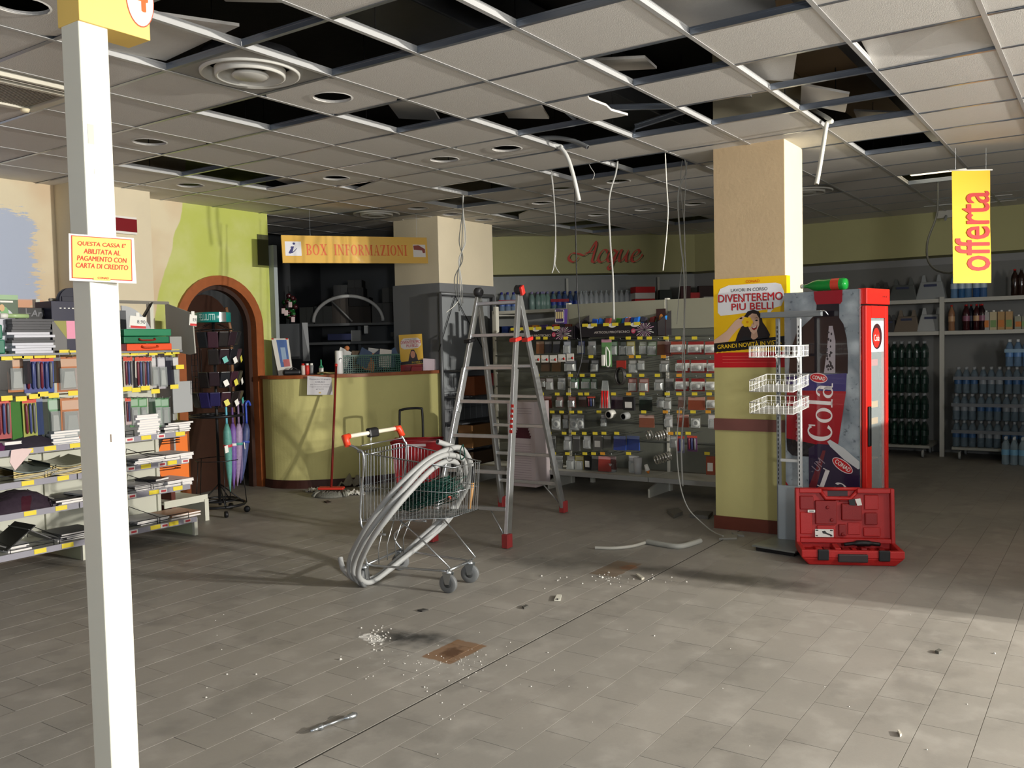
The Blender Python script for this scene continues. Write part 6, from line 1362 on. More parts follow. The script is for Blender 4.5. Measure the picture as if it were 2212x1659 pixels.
# stack of flat dark and white boxes
for k in range(13):
    zt_ = TZ+.001+.0185*k; wht = k in (0, 1, 2, 3, 6, 7); x0 = ay(14 if k == 7 else 25, 700, 6.27).x+random.Random(k).uniform(-.01, .02); x1 = ay(112, 700, 6.27).x+random.Random(k+50).uniform(-.02, .02)
    t = thing('flat_box', f'{"white" if wht else "grey"} edged flat box, {ORD[k]} from bottom of the stack on the top shelf', 'box', ((x0+x1)/2, 6.35, zt_), 0, 'flat boxes stacked on the stationery top shelf')
    obj('box', MB().box((x0, 6.27, zt_), (x1, 6.44, zt_+.017)), M((206,206,214) if wht else (62,62,66), .4), t); 
t = thing('pencil_case', 'pale green and white long package lying on the flat boxes', 'packet', (ay(35, 698, 6.3).x, 6.3, TZ+.245)); a, b = ay(14, 699, 6.3), ay(66, 699, 6.3)
obj('body', MB().tube([(a.x, 6.33, TZ+.262), (b.x, 6.33, TZ+.262)], .016, 10), M((170,196,140), .3), t); obj('white_end', MB().tube([(a.x-.03, 6.33, TZ+.262), (a.x+.02, 6.33, TZ+.262)], .019, 10), WHITE, t)
for k, (x0, x1, z0, z1) in enumerate(((-14, 9, 0, .10), (-20, 5, .10, .20))): 
    a, b = ay(x0, 700, 6.28), ay(x1, 700, 6.28); t = thing('green_box', ['lower dark green box at the left edge of the top shelf', 'upper dark green box at the left edge of the top shelf'][k], 'box', (a.x, 6.35, TZ+z0)); obj('box', MB().box((a.x, 6.28, TZ+z0+.002), (b.x, 6.45, TZ+z1)), M((30,110,84), .4), t, bevel=.008)
# flat carrying cases right of the post
for k, (x0, x1, z0, z1, col, lab, cat) in enumerate(((274, 371, .002, .056, (232,84,40), 'flat orange carrying case on the top shelf right of the post', 'case'), (268, 366, .060, .112, (30,110,74), 'lower flat green carrying case on the orange one', 'case'), (269, 371, .116, .170, (44,130,90), 'upper flat green carrying case on the pile', 'case'))):
    a, b = ay(x0, 740, 6.26), ay(x1, 740, 6.26); t = thing('carrying_case', lab, cat, ((a.x+b.x)/2, 6.36, TZ+z0), 0, 'flat carrying cases')
    obj('case', MB().box((a.x, 6.26, TZ+z0), (b.x, 6.5, TZ+z1)), M(col, .35), t, bevel=.006)
    m_ = (a.x+b.x)/2; zz = TZ+(z0+z1)/2+.01; hc = (206,70,30) if k == 0 else (150,40,30)
    if k < 2: obj('handle', MB().tube(spline([(m_-.07, 6.258, zz), (m_-.06, 6.235, zz-.012), (m_+.05, 6.235, zz-.012), (m_+.06, 6.258, zz)], 5), .006, 6), M(hc, .4), t)
t = thing('carrying_case', 'dark maroon case end showing behind the post on the top shelf', 'case', (ay(262, 745, 6.27).x, 6.4, TZ)); a, b = ay(256, 740, 6.27), ay(273, 740, 6.27); obj('case', MB().box((a.x, 6.27, TZ+.002), (b.x, 6.5, TZ+.055)), M((90,26,36), .35), t)
cbox('grey_carton', 'grey open box right of the orange case on the top shelf', 'box', (ay(380, 740, 6.3).x, 6.40, TZ), .11, .2, .11, 0, (150,150,146))
a, b = ay(258, 670, 6.48), ay(278, 670, 6.48)
t = thing('folded_screen', 'dark grey round edged board behind the green cases', 'board', (a.x, 6.55, TZ)); obj('board', MB().box((a.x, 6.52, TZ), (b.x, 6.54, a.z)), M((84,86,90), .5), t); 
a = ay(262, 660, 6.56); b = ay(330, 745, 6.56)
t = thing('round_board', 'pale grey quarter round board behind the green cases', 'board', (a.x, 6.6, TZ)); R_ = a.z-TZ
obj('board', MB().prism([V((a.x, 6.56, TZ))]+[V((a.x+(b.x-a.x)*1.1*math.sin(k*math.pi/24), 6.56, TZ+R_*math.cos(k*math.pi/24))) for k in range(13)], (0, .01, 0)), M((176,178,180), .5), t)
for k, (px, py, Y, lab) in enumerate(((298, 696, 6.3, 'white and red price card standing on the green carrying case'), (417, 692, 6.30, 'white and red price card clipped to the grey end sign'))):
    p = ay(px, py, Y); t = thing('price_card', lab, 'price card', (p.x, Y, p.z-.05)); s = (.07, .035)[k]
    obj('card', MB().obox(p, (s, 0, -.006), (0, .001, 0), (.006, 0, .045)), WHITE, t); F = Frame(p+V((-s, -.0015, -.045)), (1, 0, -.05), (0, 0, 1)); F.n = V((0, -1, 0)); F.rect('red_print', .004, .002, 2*s-.004, .02, M((206,60,60), .5), t, 1); F.text('8,90', s*1.35, .05, s*1.0, .032, M((50,50,60), .5), t, 1)
    obj('clip', MB().box((p.x-.015, Y-.002, p.z+.045), (p.x+.015, Y+.002, p.z+.075)), WHITE, t)
# ================================================================ HOSIERY RACK WITH UMBRELLAS
rx_, ry_ = 5.14, 6.76
t_ = thing('hosiery_rack', 'black rotating wire rack with round teal header, hung with dark hosiery', 'display rack', (rx_, ry_, 0))
hz = ad(465, 686, (V((rx_, ry_, 1.8))-EYE).dot(CF)).z
hdq = obj('header', MB().lathe([(.15, -.045), (.155, -.04), (.155, .04), (.15, .045), (.001, .046)], (rx_, ry_, hz), 36), M((20,126,118), .3), t_)
d0 = math.atan2(-ry_, -rx_)
def arc_patch(name, a0, a1, z0, z1, R, mat, par, n=8):
    q = MB(); vs = []
    for k in range(n+1): a = a0+(a1-a0)*k/n; vs += [(rx_+R*math.cos(a), ry_+R*math.sin(a), z0), (rx_+R*math.cos(a), ry_+R*math.sin(a), z1)]
    q.add(vs, [(2*k, 2*k+2, 2*k+3, 2*k+1) for k in range(n)]); return obj(name, q, mat, par)
arc_patch('silver_band', d0+.35, d0+.80, hz-.042, hz+.042, .1565, M((170,172,172), .25, .8), hdq)
cu = bpy.data.curves.new('t', 'FONT'); cu.body = 'PELULITTI'; cu.size = 1; o_ = bpy.data.objects.new('t', cu); COL.objects.link(o_); bpy.context.view_layer.update()
me = bpy.data.meshes.new_from_object(o_.evaluated_get(bpy.context.evaluated_depsgraph_get())); COL.objects.unlink(o_); bpy.data.objects.remove(o_)
xs = [v.co.x for v in me.vertices]; ys = [v.co.y for v in me.vertices]
for v in me.vertices:
    a = d0-.85+(v.co.x-min(xs))/(max(xs)-min(xs))*.95; v.co = (rx_+.157*math.cos(a), ry_+.157*math.sin(a), hz-.028+(v.co.y-min(ys))/(max(ys)-min(ys))*.056)
me.materials.clear(); me.materials.append(M((190,230,222), .4)); link('lettering', me, hdq)
obj('pole', MB().tube([(rx_, ry_, .08), (rx_, ry_, hz)], .014, 10), DARKMETAL, t_)
for k in range(8):
    a = 2*math.pi*k/8+.2; c, s = math.cos(a), math.sin(a)
    obj('panel_wire', MB().tube([(rx_+.05*c, ry_+.05*s, hz-.06), (rx_+.17*c, ry_+.17*s, hz-.11), (rx_+.17*c, ry_+.17*s, .98)], .0035, 5), DARKMETAL, t_)
for z in (.98, 1.25, 1.52, hz-.11): obj('ring_wire', MB().tube([(rx_+.17*math.cos(2*math.pi*k/20), ry_+.17*math.sin(2*math.pi*k/20), z) for k in range(20)], .004, 5, close=True), DARKMETAL, t_)
obj('tray_ring', MB().tube([(rx_+.23*math.cos(2*math.pi*k/24), ry_+.23*math.sin(2*math.pi*k/24), .90) for k in range(24)], .012, 8, close=True), DARKMETAL, t_)
for k in range(3): a = 2*math.pi*k/3; obj('tray_spoke', MB().tube([(rx_, ry_, .90), (rx_+.23*math.cos(a), ry_+.23*math.sin(a), .90)], .008, 6), DARKMETAL, t_)
obj('lower_ring', MB().tube([(rx_+.20*math.cos(2*math.pi*k/20), ry_+.20*math.sin(2*math.pi*k/20), .50) for k in range(20)], .004, 5, close=True), DARKMETAL, t_)
obj('base_ring', MB().tube([(rx_+.22*math.cos(2*math.pi*k/24), ry_+.22*math.sin(2*math.pi*k/24), .09) for k in range(24)], .013, 8, close=True), DARKMETAL, t_)
obj('base_ring', MB().tube([(rx_+.15*math.cos(2*math.pi*k/20), ry_+.15*math.sin(2*math.pi*k/20), .13) for k in range(20)], .009, 8, close=True), DARKMETAL, t_)
for k in range(5):
    a = 2*math.pi*k/5+.5; c, s = math.cos(a), math.sin(a)
    obj('base_strut', MB().tube([(rx_, ry_, .28), (rx_+.22*c, ry_+.22*s, .09)], .006, 6), DARKMETAL, t_)
    obj('side_rod', MB().tube([(rx_+.20*c, ry_+.20*s, .50), (rx_+.235*c, ry_+.235*s, .09)], .004, 5), DARKMETAL, t_)
    obj('castor', MB().lathe([(.006, -.014), (.028, -.014), (.030, 0), (.028, .014), (.006, .014)], (rx_+.235*c, ry_+.235*s, .03), 14, (-s, c, 0)), BLACK, t_)
hr_ = random.Random(6)
for r, z in enumerate((hz-.13, 1.50, 1.30, 1.12)):
    for k in range(7):
        if k < (2, 3, 2, 1)[r]: continue
        a = d0-1.3+k*.42; c, s = math.cos(a), math.sin(a); col = [(34,30,30), (46,34,40), (30,32,36), (60,36,46)][(k+r) % 4]
        if r == 3 and k in (2, 3): col = (40,36,80)
        t = thing('hosiery_pack', f'dark {["top","second","third","lowest"][r]} tier hosiery pack, {ORD[k]} from left on the round rack', 'packet', (rx_+.18*c, ry_+.18*s, z-.16), 0, 'hosiery packs on the rack')
        o = V((rx_+.185*c, ry_+.185*s, z)); tt = V((-s, c, 0)); n_ = V((c, s, 0)); h = hr_.uniform(.12, .15)
        pk = obj('pack', MB().obox(o+V((0, 0, -h/2))+n_*.02, tt*.045, n_*.02, V((n_.x*.02, n_.y*.02, h/2))), M(col, .3, var=.3, scale=60), t, bevel=.008)
        if k >= 4 and r: obj('price_tag', MB().obox(o+n_*.06+V((0, 0, -h*.7)), tt*.02+V((0,0,.01)), n_*.001, V((0, 0, .024))-tt*.01), [WHITE, M((80,170,160), .5), WHITE, M((216,206,80), .5)][(k+r) % 4], t)
for k, (col, px) in enumerate((((90,170,190), 491), ((90,60,120), 504), ((110,90,120), 517), ((60,60,110), 528), ((40,70,170), 534))):
    a = None; p0_ = ay(px-3, 872, 6.58+.03*(k % 2)); p1_ = ay(507+(px-507)*.6, 1062-6*k, 6.60)
    t = thing('umbrella', ['light blue handled umbrella with teal tip, front of the rack', 'purple umbrella second from the left on the rack', 'lilac grey umbrella in the middle of the five on the rack', 'dark violet umbrella fourth from the left on the rack', 'blue handled umbrella at the right of the rack'][k], 'umbrella', tuple(p1_), 0, 'folded umbrellas on the rack')
    obj('handle', MB().tube(spline([p0_+V((.05, 0, -.02)), p0_+V((.03, 0, .02)), p0_, p0_+V((0, 0, -.06)), p0_+V((0, 0, -.18))], 5), .010, 8), M(col, .3), t)
    q0, q1 = p0_+V((0, 0, -.18)), p1_; N_ = 9
    obj('canopy', MB().tube([q0.lerp(q1, i/N_) for i in range(N_+1)], [.014, .034, .038, .036, .034, .03, .026, .02, .012, .004], 9), M([(90,150,140),(110,80,150),(150,130,160),(90,80,120),(60,70,110)][k], .5, var=.35, scale=45), t)
    obj('tie_band', MB().tube([q0.lerp(q1, .30), q0.lerp(q1, .34)], .040, 9), M([(200,60,70),(220,214,214),(70,150,140),(190,190,200),(60,80,160)][k], .5), t)
    obj('price_tag', MB().obox(q0.lerp(q1, .36)+V((-.05*(k == 0), -.045, 0)), (.018, 0, .004), (0, .001, 0), (-.004, 0, .032)), WHITE, t) if k in (0, 3) else None
# ================================================================ INFORMATION COUNTER
CZ = 1.205
crv = spline([(6.40, 7.62, 0), (6.38, 7.44, 0), (6.46, 7.20, 0), (6.62, 6.99, 0), (6.84, 6.80, 0), (7.10, 6.66, 0), (7.40, 6.55, 0), (7.70, 6.47, 0), (7.955, 6.40, 0)], 6)
t_ = thing('information_counter', 'curved pale yellow information counter with a brown wooden top', 'counter', (6.9, 7.0, 0))
def band(q, P, z0, z1, off0=0., off1=.1):
    n = len(P); Nn = []; cl_ = lambda v: V((min(v.x, 7.962), v.y, v.z))
    for i in range(n): a = P[max(i-1, 0)]; b = P[min(i+1, n-1)]; t = (b-a).normalized(); Nn.append(V((-t.y, t.x, 0)) if V((-t.y, t.x, 0)).dot(V((1, 1, 0))) > 0 else V((t.y, -t.x, 0)))
    for i in range(n-1):
        q4_ = [P[i]+Nn[i]*off0, P[i+1]+Nn[i+1]*off0, P[i+1]+Nn[i+1]*off1, P[i]+Nn[i]*off1]
        q.hexa([cl_(p+V((0,0,z0))) for p in q4_], [cl_(p+V((0,0,z1))) for p in q4_])
    return q
fr = obj('front_panel', band(MB(), crv, .09, CZ-.035), YEL, t_); obj('counter_top', band(MB(), crv, CZ-.035, CZ, -.03, .42), WOOD, t_); obj('skirting', band(MB(), crv, 0, .09, -.012, .1), M((62,32,24), .5), t_)
for p in fr.data.polygons: p.use_smooth = False
# notice taped on the front
def on_counter(px, py): # nearest curve point whose pixel column matches
    best = min(range(len(crv)), key=lambda i: abs((seen(crv[i].x, crv[i].y, .9, 9999) or (1e9,))[0]-px)); return crv[best]
c = on_counter(691, 860); dpt = (V((c.x, c.y, 1))-EYE).dot(CF)-.10
q = [ad(664, 812, dpt), ad(716, 815, dpt+.0), ad(719, 853, dpt), ad(663, 853, dpt)]
t = thing('paper_notice', 'white printed paper notice hanging crooked from the counter edge', 'notice', tuple(q[3])); F = Frame(q[3], q[2]-q[3], q[0]-q[3]); F.n = F.n if F.n.dot(EYE-q[3]) > 0 else -F.n
obj('sheet', MB().prism([F.p(0, 0), F.p((q[2]-q[3]).length, .0), q[1], q[0]], -F.n*.001), M((214,212,214), .6), t); w_ = (q[2]-q[3]).length; h_ = (q[0]-q[3]).length
F.text('Domenica 21 giugno', w_*.5, h_*.82, w_*.8, h_*.09, M((70,70,90), .6), t, 1); F.text('CHIUSO', w_*.5, h_*.68, w_*.36, h_*.08, M((70,70,90), .6), t, 1)
for k, (s, ww) in enumerate((('per lavori in corso', .74), ('riapriremo presto', .78), ('grazie', .3))): F.text(s, w_*.5, h_*(.54-.12*k), w_*ww, h_*.07, M((80,80,96), .6), t, 1)
F.rect('logo', w_*.46, h_*.08, w_*.54, h_*.14, M((206,170,60), .6), t, 1)
# things on the counter
def cpos(px, off=.2):
    c = on_counter(px, 0); return V((c.x, c.y, CZ))+V((.5, .72, 0)).normalized()*off
def cdist(px, off): p = cpos(px, off); return (p-EYE).dot(CF)
D = cdist(610, .15)
t = thing('brochure_holder', 'white leaning brochure holder with blue and pink cover at the left of the counter', 'brochure holder', tuple(cpos(610, .15)))
q = [ad(602, 812, D), ad(632, 808, D), ad(622, 731, D+.05), ad(586, 731, D+.05)]; F = Frame(q[0], q[1]-q[0], q[3]-q[0]); F.n = F.n if F.n.dot(EYE-q[0]) > 0 else -F.n
obj('brochure', MB().prism(q, -F.n*.025), WHITE, t)
def quad(name, a, b, mat, h, par): # sub rectangle in bilinear coordinates
    return obj(name, MB().face([q[0].lerp(q[1], u).lerp(q[3].lerp(q[2], u), v)+F.n*h for u, v in ((a[0], a[1]), (b[0], a[1]), (b[0], b[1]), (a[0], b[1]))]), mat, par)
quad('blue_print', (.28, .22), (.9, .96), M((90,120,180), .4), .001, t); quad('pale_print', (.45, .35), (.75, .75), M((170,196,224), .4), .002, t); quad('pink_print', (.50, .22), (.92, .42), M((206,120,120), .4), .003, t); quad('red_corner', (0, .97), (.14, 1.0), RED, .002, t); quad('red_corner', (.86, .97), (1, 1.0), RED, .002, t)
obj('stand', MB().prism([ad(598, 812, D+.02), ad(606, 812, D+.2), ad(592, 745, D+.08)], (.004, 0, 0)), GREYP, t)
def cyl(name, lab, cat, px, off, r, h, col, prof=None, mat=None, parts=()):
    p = cpos(px, off); t = thing(name, lab, cat, tuple(p)); obj('body', MB().lathe([(r*a, h*b) for a, b in (prof or ((.9, 0), (1, .03), (1, .97), (.9, 1)))], p, 16), mat or M(col, .4), t)
    return t, p
t, p = cyl('paper_roll', 'tall white paper roll standing on the counter', 'paper roll', 736, .15, .042, .25, (226,226,224)); obj('dark_print', MB().tube(spline([p+V((-.03, -.034, .15)), p+V((-.02, -.040, .17)), p+V((.0, -.044, .16))], 4), .004, 4), M((60,60,60), .5), t)
t, p = cyl('glue_bottle', 'small green and white cone topped bottle on the counter', 'bottle', 700, .12, .024, .16, (60,150,110), ((1, 0), (1, .45), (.8, .55), (.35, .62), (.3, .95), (.15, 1))); obj('label', MB().lathe([(.0245, .02), (.0245, .07)], p, 14, caps=False), WHITE, t)
for k, (px, col, lab) in enumerate(((662, (206,190,180), 'pale small bottle on the counter left of the glue bottle'), (672, (200,50,40), 'small red bottle on the counter left of the glue bottle'), (683, (120,120,120), 'small grey capped jar on the counter left of the glue bottle'))):
    t, p = cyl('small_bottle', lab, 'bottle', px, .18, .022, .10, col); obj('cap', MB().lathe([(.016, .10), (.016, .12), (.001, .121)], p, 12), [RED, WHITE, WHITE][k], t)
p = cpos(638, .15); t = thing('black_pouch', 'black soft pouch lying on the counter left of the small bottles', 'pouch', tuple(p)); obj('pouch', MB().obox(p+V((0, 0, .03)), (.07, -.06, 0), (.03, .04, 0), (0, 0, .03)), BLACK, t, bevel=.02)
obj('strap', MB().tube(spline([p+V((-.04, 0, .05)), p+V((0, -.02, .08)), p+V((.06, -.04, .05))], 5), .005, 5), BLACK, t)
p = cpos(707, .08); o = obj('key_bunch', MB().tube(spline([p+V((-.08, .06, .012)), p+V((-.03, .02, .02)), p+V((.04, -.02, .012)), p+V((.09, -.06, .014))], 5), .012, 6), M((110,100,60), .4, .4)); tag(o, 'small olive tangle of cord on the counter beside the glue bottle', 'cord')
# green crate full of papers
ca, cb_ = cpos(752, .16), cpos(872, .14); cd = (cb_-ca); cd.z = 0; L = cd.length; cd.normalize(); cn = V((-cd.y, cd.x, 0)); cn = cn if cn.dot(V((1, 1, 0))) > 0 else -cn
t = thing('green_crate', 'long dark green plastic mesh crate of papers on the counter', 'crate', tuple(ca)); GC = M((24,84,66), .4); Hc = .185
for s in (0, 1):
    o = cn*(.24*s); 
    for k in range(27): pp = ca+cd*(L*k/26)+o; obj('crate_bar', MB().obox(pp+V((0,0,Hc/2)), cd*.003, cn*.003, V((0,0,Hc/2))), GC, t)
    for z in [i*Hc/8 for i in range(9)]: obj('crate_bar', MB().obox(ca+cd*L/2+o+V((0,0,z+.004)), cd*L/2, cn*.0025, V((0,0,.0028 if z < Hc*.95 else .010))), GC, t)
for k in (0, 1): obj('crate_end', MB().obox(ca+cd*L*k+cn*.12+V((0,0,Hc/2)), cd*.004, cn*.12, V((0,0,Hc/2))), GC, t)
obj('crate_floor', MB().obox(ca+cd*L/2+cn*.12+V((0,0,.004)), cd*L/2, cn*.12, V((0,0,.003))), GC, t)
cr_ = random.Random(8)
for k in range(11):
    f = (k+.5)/11; col = [(190,190,186), (40,56,80), (206,200,190), (110,90,66), (60,80,110), (196,120,70)][k % 6]; pp = ca+cd*L*f+cn*cr_.uniform(.06, .18)+V((0, 0, .12+cr_.uniform(0, .05)))
    a = cr_.uniform(-.6, .6); o = obj('paper_item', MB().obox(pp, cd*.07*math.cos(a)+V((0,0,.07*math.sin(a))), cn*.004+V((0,0,.001)), V((0,0,.10*math.cos(a)))-cd*.08*math.sin(a)), M(col, .6)); tag(o, f'{cname(col)} folder or paper, {ORD[k]} from left in the green crate', 'paper', 'papers in the green crate')
# small poster standing on the counter
D = cdist(885, .34); q4 = [ad(866, 803, D), ad(916, 800, D), ad(914, 723, D), ad(859, 724, D)]
t = thing('counter_poster', 'small yellow poster of the same woman standing on the counter', 'poster', tuple(cpos(885, .34))); F = Frame(q4[0], q4[1]-q4[0], q4[3]-q4[0]); F.n = F.n if F.n.dot(EYE-q4[0]) > 0 else -F.n; w_ = (q4[1]-q4[0]).length; h_ = (q4[3]-q4[0]).length
obj('sheet', MB().prism([F.p(0,0), F.p(w_,0), F.p(w_,h_), F.p(0,h_)], -F.n*.004), M((226,180,60), .4), t)
F.poly('bubble', [(w_*x, h_*y) for x, y in ((.06,.66),(.2,.60),(.8,.62),(.94,.70),(.92,.84),(.8,.90),(.2,.90),(.06,.82))], M((226,214,206), .4), t, 1)
F.text('DIVENTEREMO', w_*.5, h_*.79, w_*.86, h_*.085, M((190,30,60), .4), t, 2, bold=.01); F.text('PIU BELLI', w_*.56, h_*.69, w_*.5, h_*.075, M((190,30,60), .4), t, 2, bold=.01); F.text('LAVORI IN CORSO', w_*.5, h_*.865, w_*.5, h_*.03, M((60,50,50), .4), t, 2)
F.poly('hair', [(w_*x, h_*y) for x, y in ((.34,.25),(.42,.45),(.5,.58),(.62,.58),(.72,.45),(.78,.25))], M((50,26,24), .4), t, 1); F.ell('face', w_*.56, h_*.45, w_*.10, h_*.10, M((206,140,110), .4), t, 2); F.rect('red_band', 0, 0, w_, h_*.18, M((150,30,30), .4), t, 2); F.poly('black_band', [(0, h_*.18), (w_, h_*.2), (w_, h_*.30), (0, h_*.26)], BLACK, t, 3); F.text('IN VISTA', w_*.72, h_*.235, w_*.44, h_*.05, M((226,190,40), .5), t, 4)
p = cpos(893, .1); t = thing('pink_fan', 'magenta half round package behind the counter poster', 'package', tuple(cpos(925, .40))); c = ad(925, 775, cdist(925, .4)); obj('disc', MB().lathe([(.15, 0), (.16, .01), (.16, .03), (.15, .04)], c, 28, -CF), M((190,26,96), .4), t)
D = cdist(926, .12); a, b = ad(914, 806, D), ad(939, 806, D); t = thing('white_box', 'white and pink small box at the right end of the counter', 'box', tuple(a)); obj('carton', MB().prism([a, b, ad(939, 776, D), ad(914, 774, D)], CF*.1), M((214,196,204), .4), t); 
D = cdist(900, .12); t = thing('red_pouch', 'small dark red pouch on the counter before the poster', 'pouch', tuple(cpos(900, .12))); obj('pouch', MB().prism([ad(886, 806, D), ad(911, 806, D), ad(912, 792, D), ad(889, 790, D)], CF*.06), M((150,40,44), .5), t, bevel=.008)
# ================================================================ MOP, RAGS, BASKET TROLLEY
D = (V((6.62, 6.86, 0))-EYE).dot(CF)
t_ = thing('floor_mop', 'red handled grey mop leaning upright against the yellow counter', 'mop', (6.66, 6.72, 0))
mb_ = az(716, 1062, 0.02); mt = ad(726, 792, D-.05)
base = V((6.66, 6.66, 0)); bx_ = az(716, 1064, 0.03); 
obj('handle', MB().tube([bx_+V((0, 0, .05)), mt], .012, 8), M((120,30,22), .45), t_); obj('handle_tip', MB().tube([mt, mt+(mt-bx_).normalized()*.03], .014, 8), RED, t_)
obj('mop_head', MB().obox(bx_+V((0, 0, .045)), CR*.13, V((CF.x, CF.y, 0))*.05, V((0, 0, .012))), M((190,50,34), .5), t_, bevel=.01)
st = random.Random(1)
obj('mop_pad', MB().lathe([(.001, .05), (.12, .045), (.17, .02), (.18, .004), (.001, .003)], V((bx_.x, bx_.y, 0)), 20), M((110,110,102), .95, bump=.6, bscale=60), t_)
for k in range(46):
    u = st.uniform(-1, 1); v = st.uniform(-1, 1); a = bx_+CR*.15*u+V((CF.x, CF.y, 0))*.05*v; a.z = .045; b = bx_+CR*(.19*u)+V((CF.x, CF.y, 0))*(.10*v-.03); b.z = .012
    obj('mop_strand', MB().tube([a, a.lerp(b, .5)+V((0, 0, .012)), b], .010, 5), M((122,122,112), .95), t_)
def cloth(lab, px, py, w, d, h, col, seed, cat='cloth'):
    r = random.Random(seed); c = az(px, py, 0); q = MB(); n = 14; vs = []
    for j in range(n+1):
        for i in range(n+1):
            u, v = i/n*2-1, j/n*2-1; rr = math.sqrt(u*u+v*v); k = 1+.25*math.sin(3*math.atan2(v, u)+seed)
            z = h*max(0, 1-(rr/1.25)**2)*(.55+.45*math.sin(6*u+seed)*math.cos(5*v+seed*2))+.01*math.sin(13*u+7*v+seed)+.008
            p = c+CR*(w*u*k*(1-.2*v*v))+V((CF.x, CF.y, 0))*(d*v*k*(1-.2*u*u)); vs.append((p.x, p.y, max(.003, z)))
    q.add(vs, [(j*(n+1)+i, j*(n+1)+i+1, (j+1)*(n+1)+i+1, (j+1)*(n+1)+i) for j in range(n) for i in range(n)], True)
    o = obj('rag', q, M(col, .9, var=.15, scale=30)); o.modifiers.new('s', 'SOLIDIFY').thickness = .003; tag(o, lab, cat)
cloth('grey crumpled cloth heap peaking behind the mop head', 754, 1050, .14, .10, .15, (150,146,130), 1); cloth('bright white crumpled rag in front of the mop', 708, 1070, .12, .05, .035, (222,220,210), 2)
cloth('white rag right of the mop head', 768, 1068, .09, .07, .05, (206,204,194), 3); cloth('small pale rag left of the mop head', 676, 1062, .09, .05, .04, (170,168,158), 5); cloth('pale rag at the right end by the cart', 792, 1060, .10, .06, .06, (176,172,160), 7)
o = obj('leaf', MB().prism([az(699, 1084, .001), az(708, 1082, .001), az(716, 1085, .001), az(706, 1087, .001)], (0, 0, .006)), M((50,36,30), .8)); tag(o, 'small dark brown scrap on the floor in front of the rags', 'scrap')
# red trolley basket behind the cart
D = 8.3; t_ = thing('trolley_basket', 'dark red plastic trolley basket with black pull handle behind the cart', 'basket', tuple(az(905, 1075, 0)))
c0 = az(905, 1072, 0); dcf = V((CF.x, CF.y, 0)).normalized(); dcr = V((CR.x, CR.y, 0)).normalized(); DD = (c0-EYE).dot(CF)
zb, zt2 = .08, ad(905, 950, DD).z
bw, tw = .19, .24; q = MB(); bo = [c0+dcr*a*bw+dcf*b*.14+V((0,0,zb)) for a, b in ((-1,-1),(1,-1),(1,1),(-1,1))]; to = [c0+dcr*a*tw+dcf*b*.18+V((0,0,zt2)) for a, b in ((-1,-1),(1,-1),(1,1),(-1,1))]
RB = M((140,18,24), .4)
for k in range(4): j = (k+1) % 4; pn = obj('side_wall', MB().prism([bo[k], bo[j], to[j], to[k]], (c0+V((0,0,.2))-(bo[k]+to[j])/2).normalized()*.005), RB, t_)
obj('bottom', MB().prism(bo, (0,0,.006)), RB, t_); obj('rim', MB().tube(to, .012, 6, close=True), RB, t_)
hA, hB = ad(863, 888, DD+.15), ad(912, 884, DD+.15)
obj('pull_handle', MB().tube(spline([V((hA.x, hA.y, zt2-.1)), hA+V((0,0,-.04)), hA.lerp(hB, .12)+V((0,0,.012)), hA.lerp(hB, .88)+V((0,0,.012)), hB+V((0,0,-.04)), V((hB.x, hB.y, zt2-.1))], 6), .012, 8), BLACK, t_)
for a in (-.15, .15): obj('wheel', MB().lathe([(.04, -.012), (.04, .012)], c0+dcr*a+V((0,0,.04)), 14, dcr), BLACK, t_)
obj('label_strip', MB().obox((to[0]+to[1])/2+V((0,0,-.03))-dcf*.006, dcr*.1, dcf*.002, V((0,0,.012))), M((196,180,180), .5), t_)
# ================================================================ INFORMATION ROOM, BEHIND THE COUNTER
OFF = lambda px, py, D: ad(px, py, D)
Dk = 11.2
t_ = thing('office_shelving', 'dark office shelving behind the information counter', 'shelving unit', tuple(ad(760, 900, Dk)))
GS = M((96,98,98), .6)
l_, r_ = ad(600, 810, Dk), ad(925, 810, Dk); sd_ = V((r_.x-l_.x, r_.y-l_.y, 0)).normalized(); sn = V((-sd_.y, sd_.x, 0)); sn = sn if sn.dot(V((CF.x, CF.y, 0))) > 0 else -sn
def offp(px, z): 
    d = ray(px, 700); n = sn; k = (V((l_.x, l_.y, 0))-EYE).dot(n)/V((d.x, d.y, 0)).dot(n); p = EYE+d*k; return V((p.x, p.y, z))
zz1, zz2 = ad(760, 698, Dk).z, ad(760, 738, Dk).z
for z in (zz1, zz2, zz2-.4):
    a, b = offp(598, z), offp(925, z); obj('shelf', MB().prism([a, b, b+sn*.45, a+sn*.45], (0, 0, -.03)), GS, t_)
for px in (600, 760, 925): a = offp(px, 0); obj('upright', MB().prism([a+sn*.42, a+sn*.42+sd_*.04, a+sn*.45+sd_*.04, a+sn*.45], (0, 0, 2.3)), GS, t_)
bxs = [(646,676,664,698,(90,92,88)),(678,716,662,698,(80,82,80)),(716,752,640,698,(96,88,80)),(752,800,662,698,(52,44,34)),(803,848,655,698,(104,104,100)),(849,880,654,698,(100,100,98)),(883,918,653,698,(106,106,104)),(752,782,605,622,(80,80,78)),(753,786,622,642,(66,66,66)),(826,858,622,654,(110,110,106)),(858,908,608,654,(44,46,48)),(720,752,616,640,(70,72,72)),(753,798,642,662,(34,32,30))]
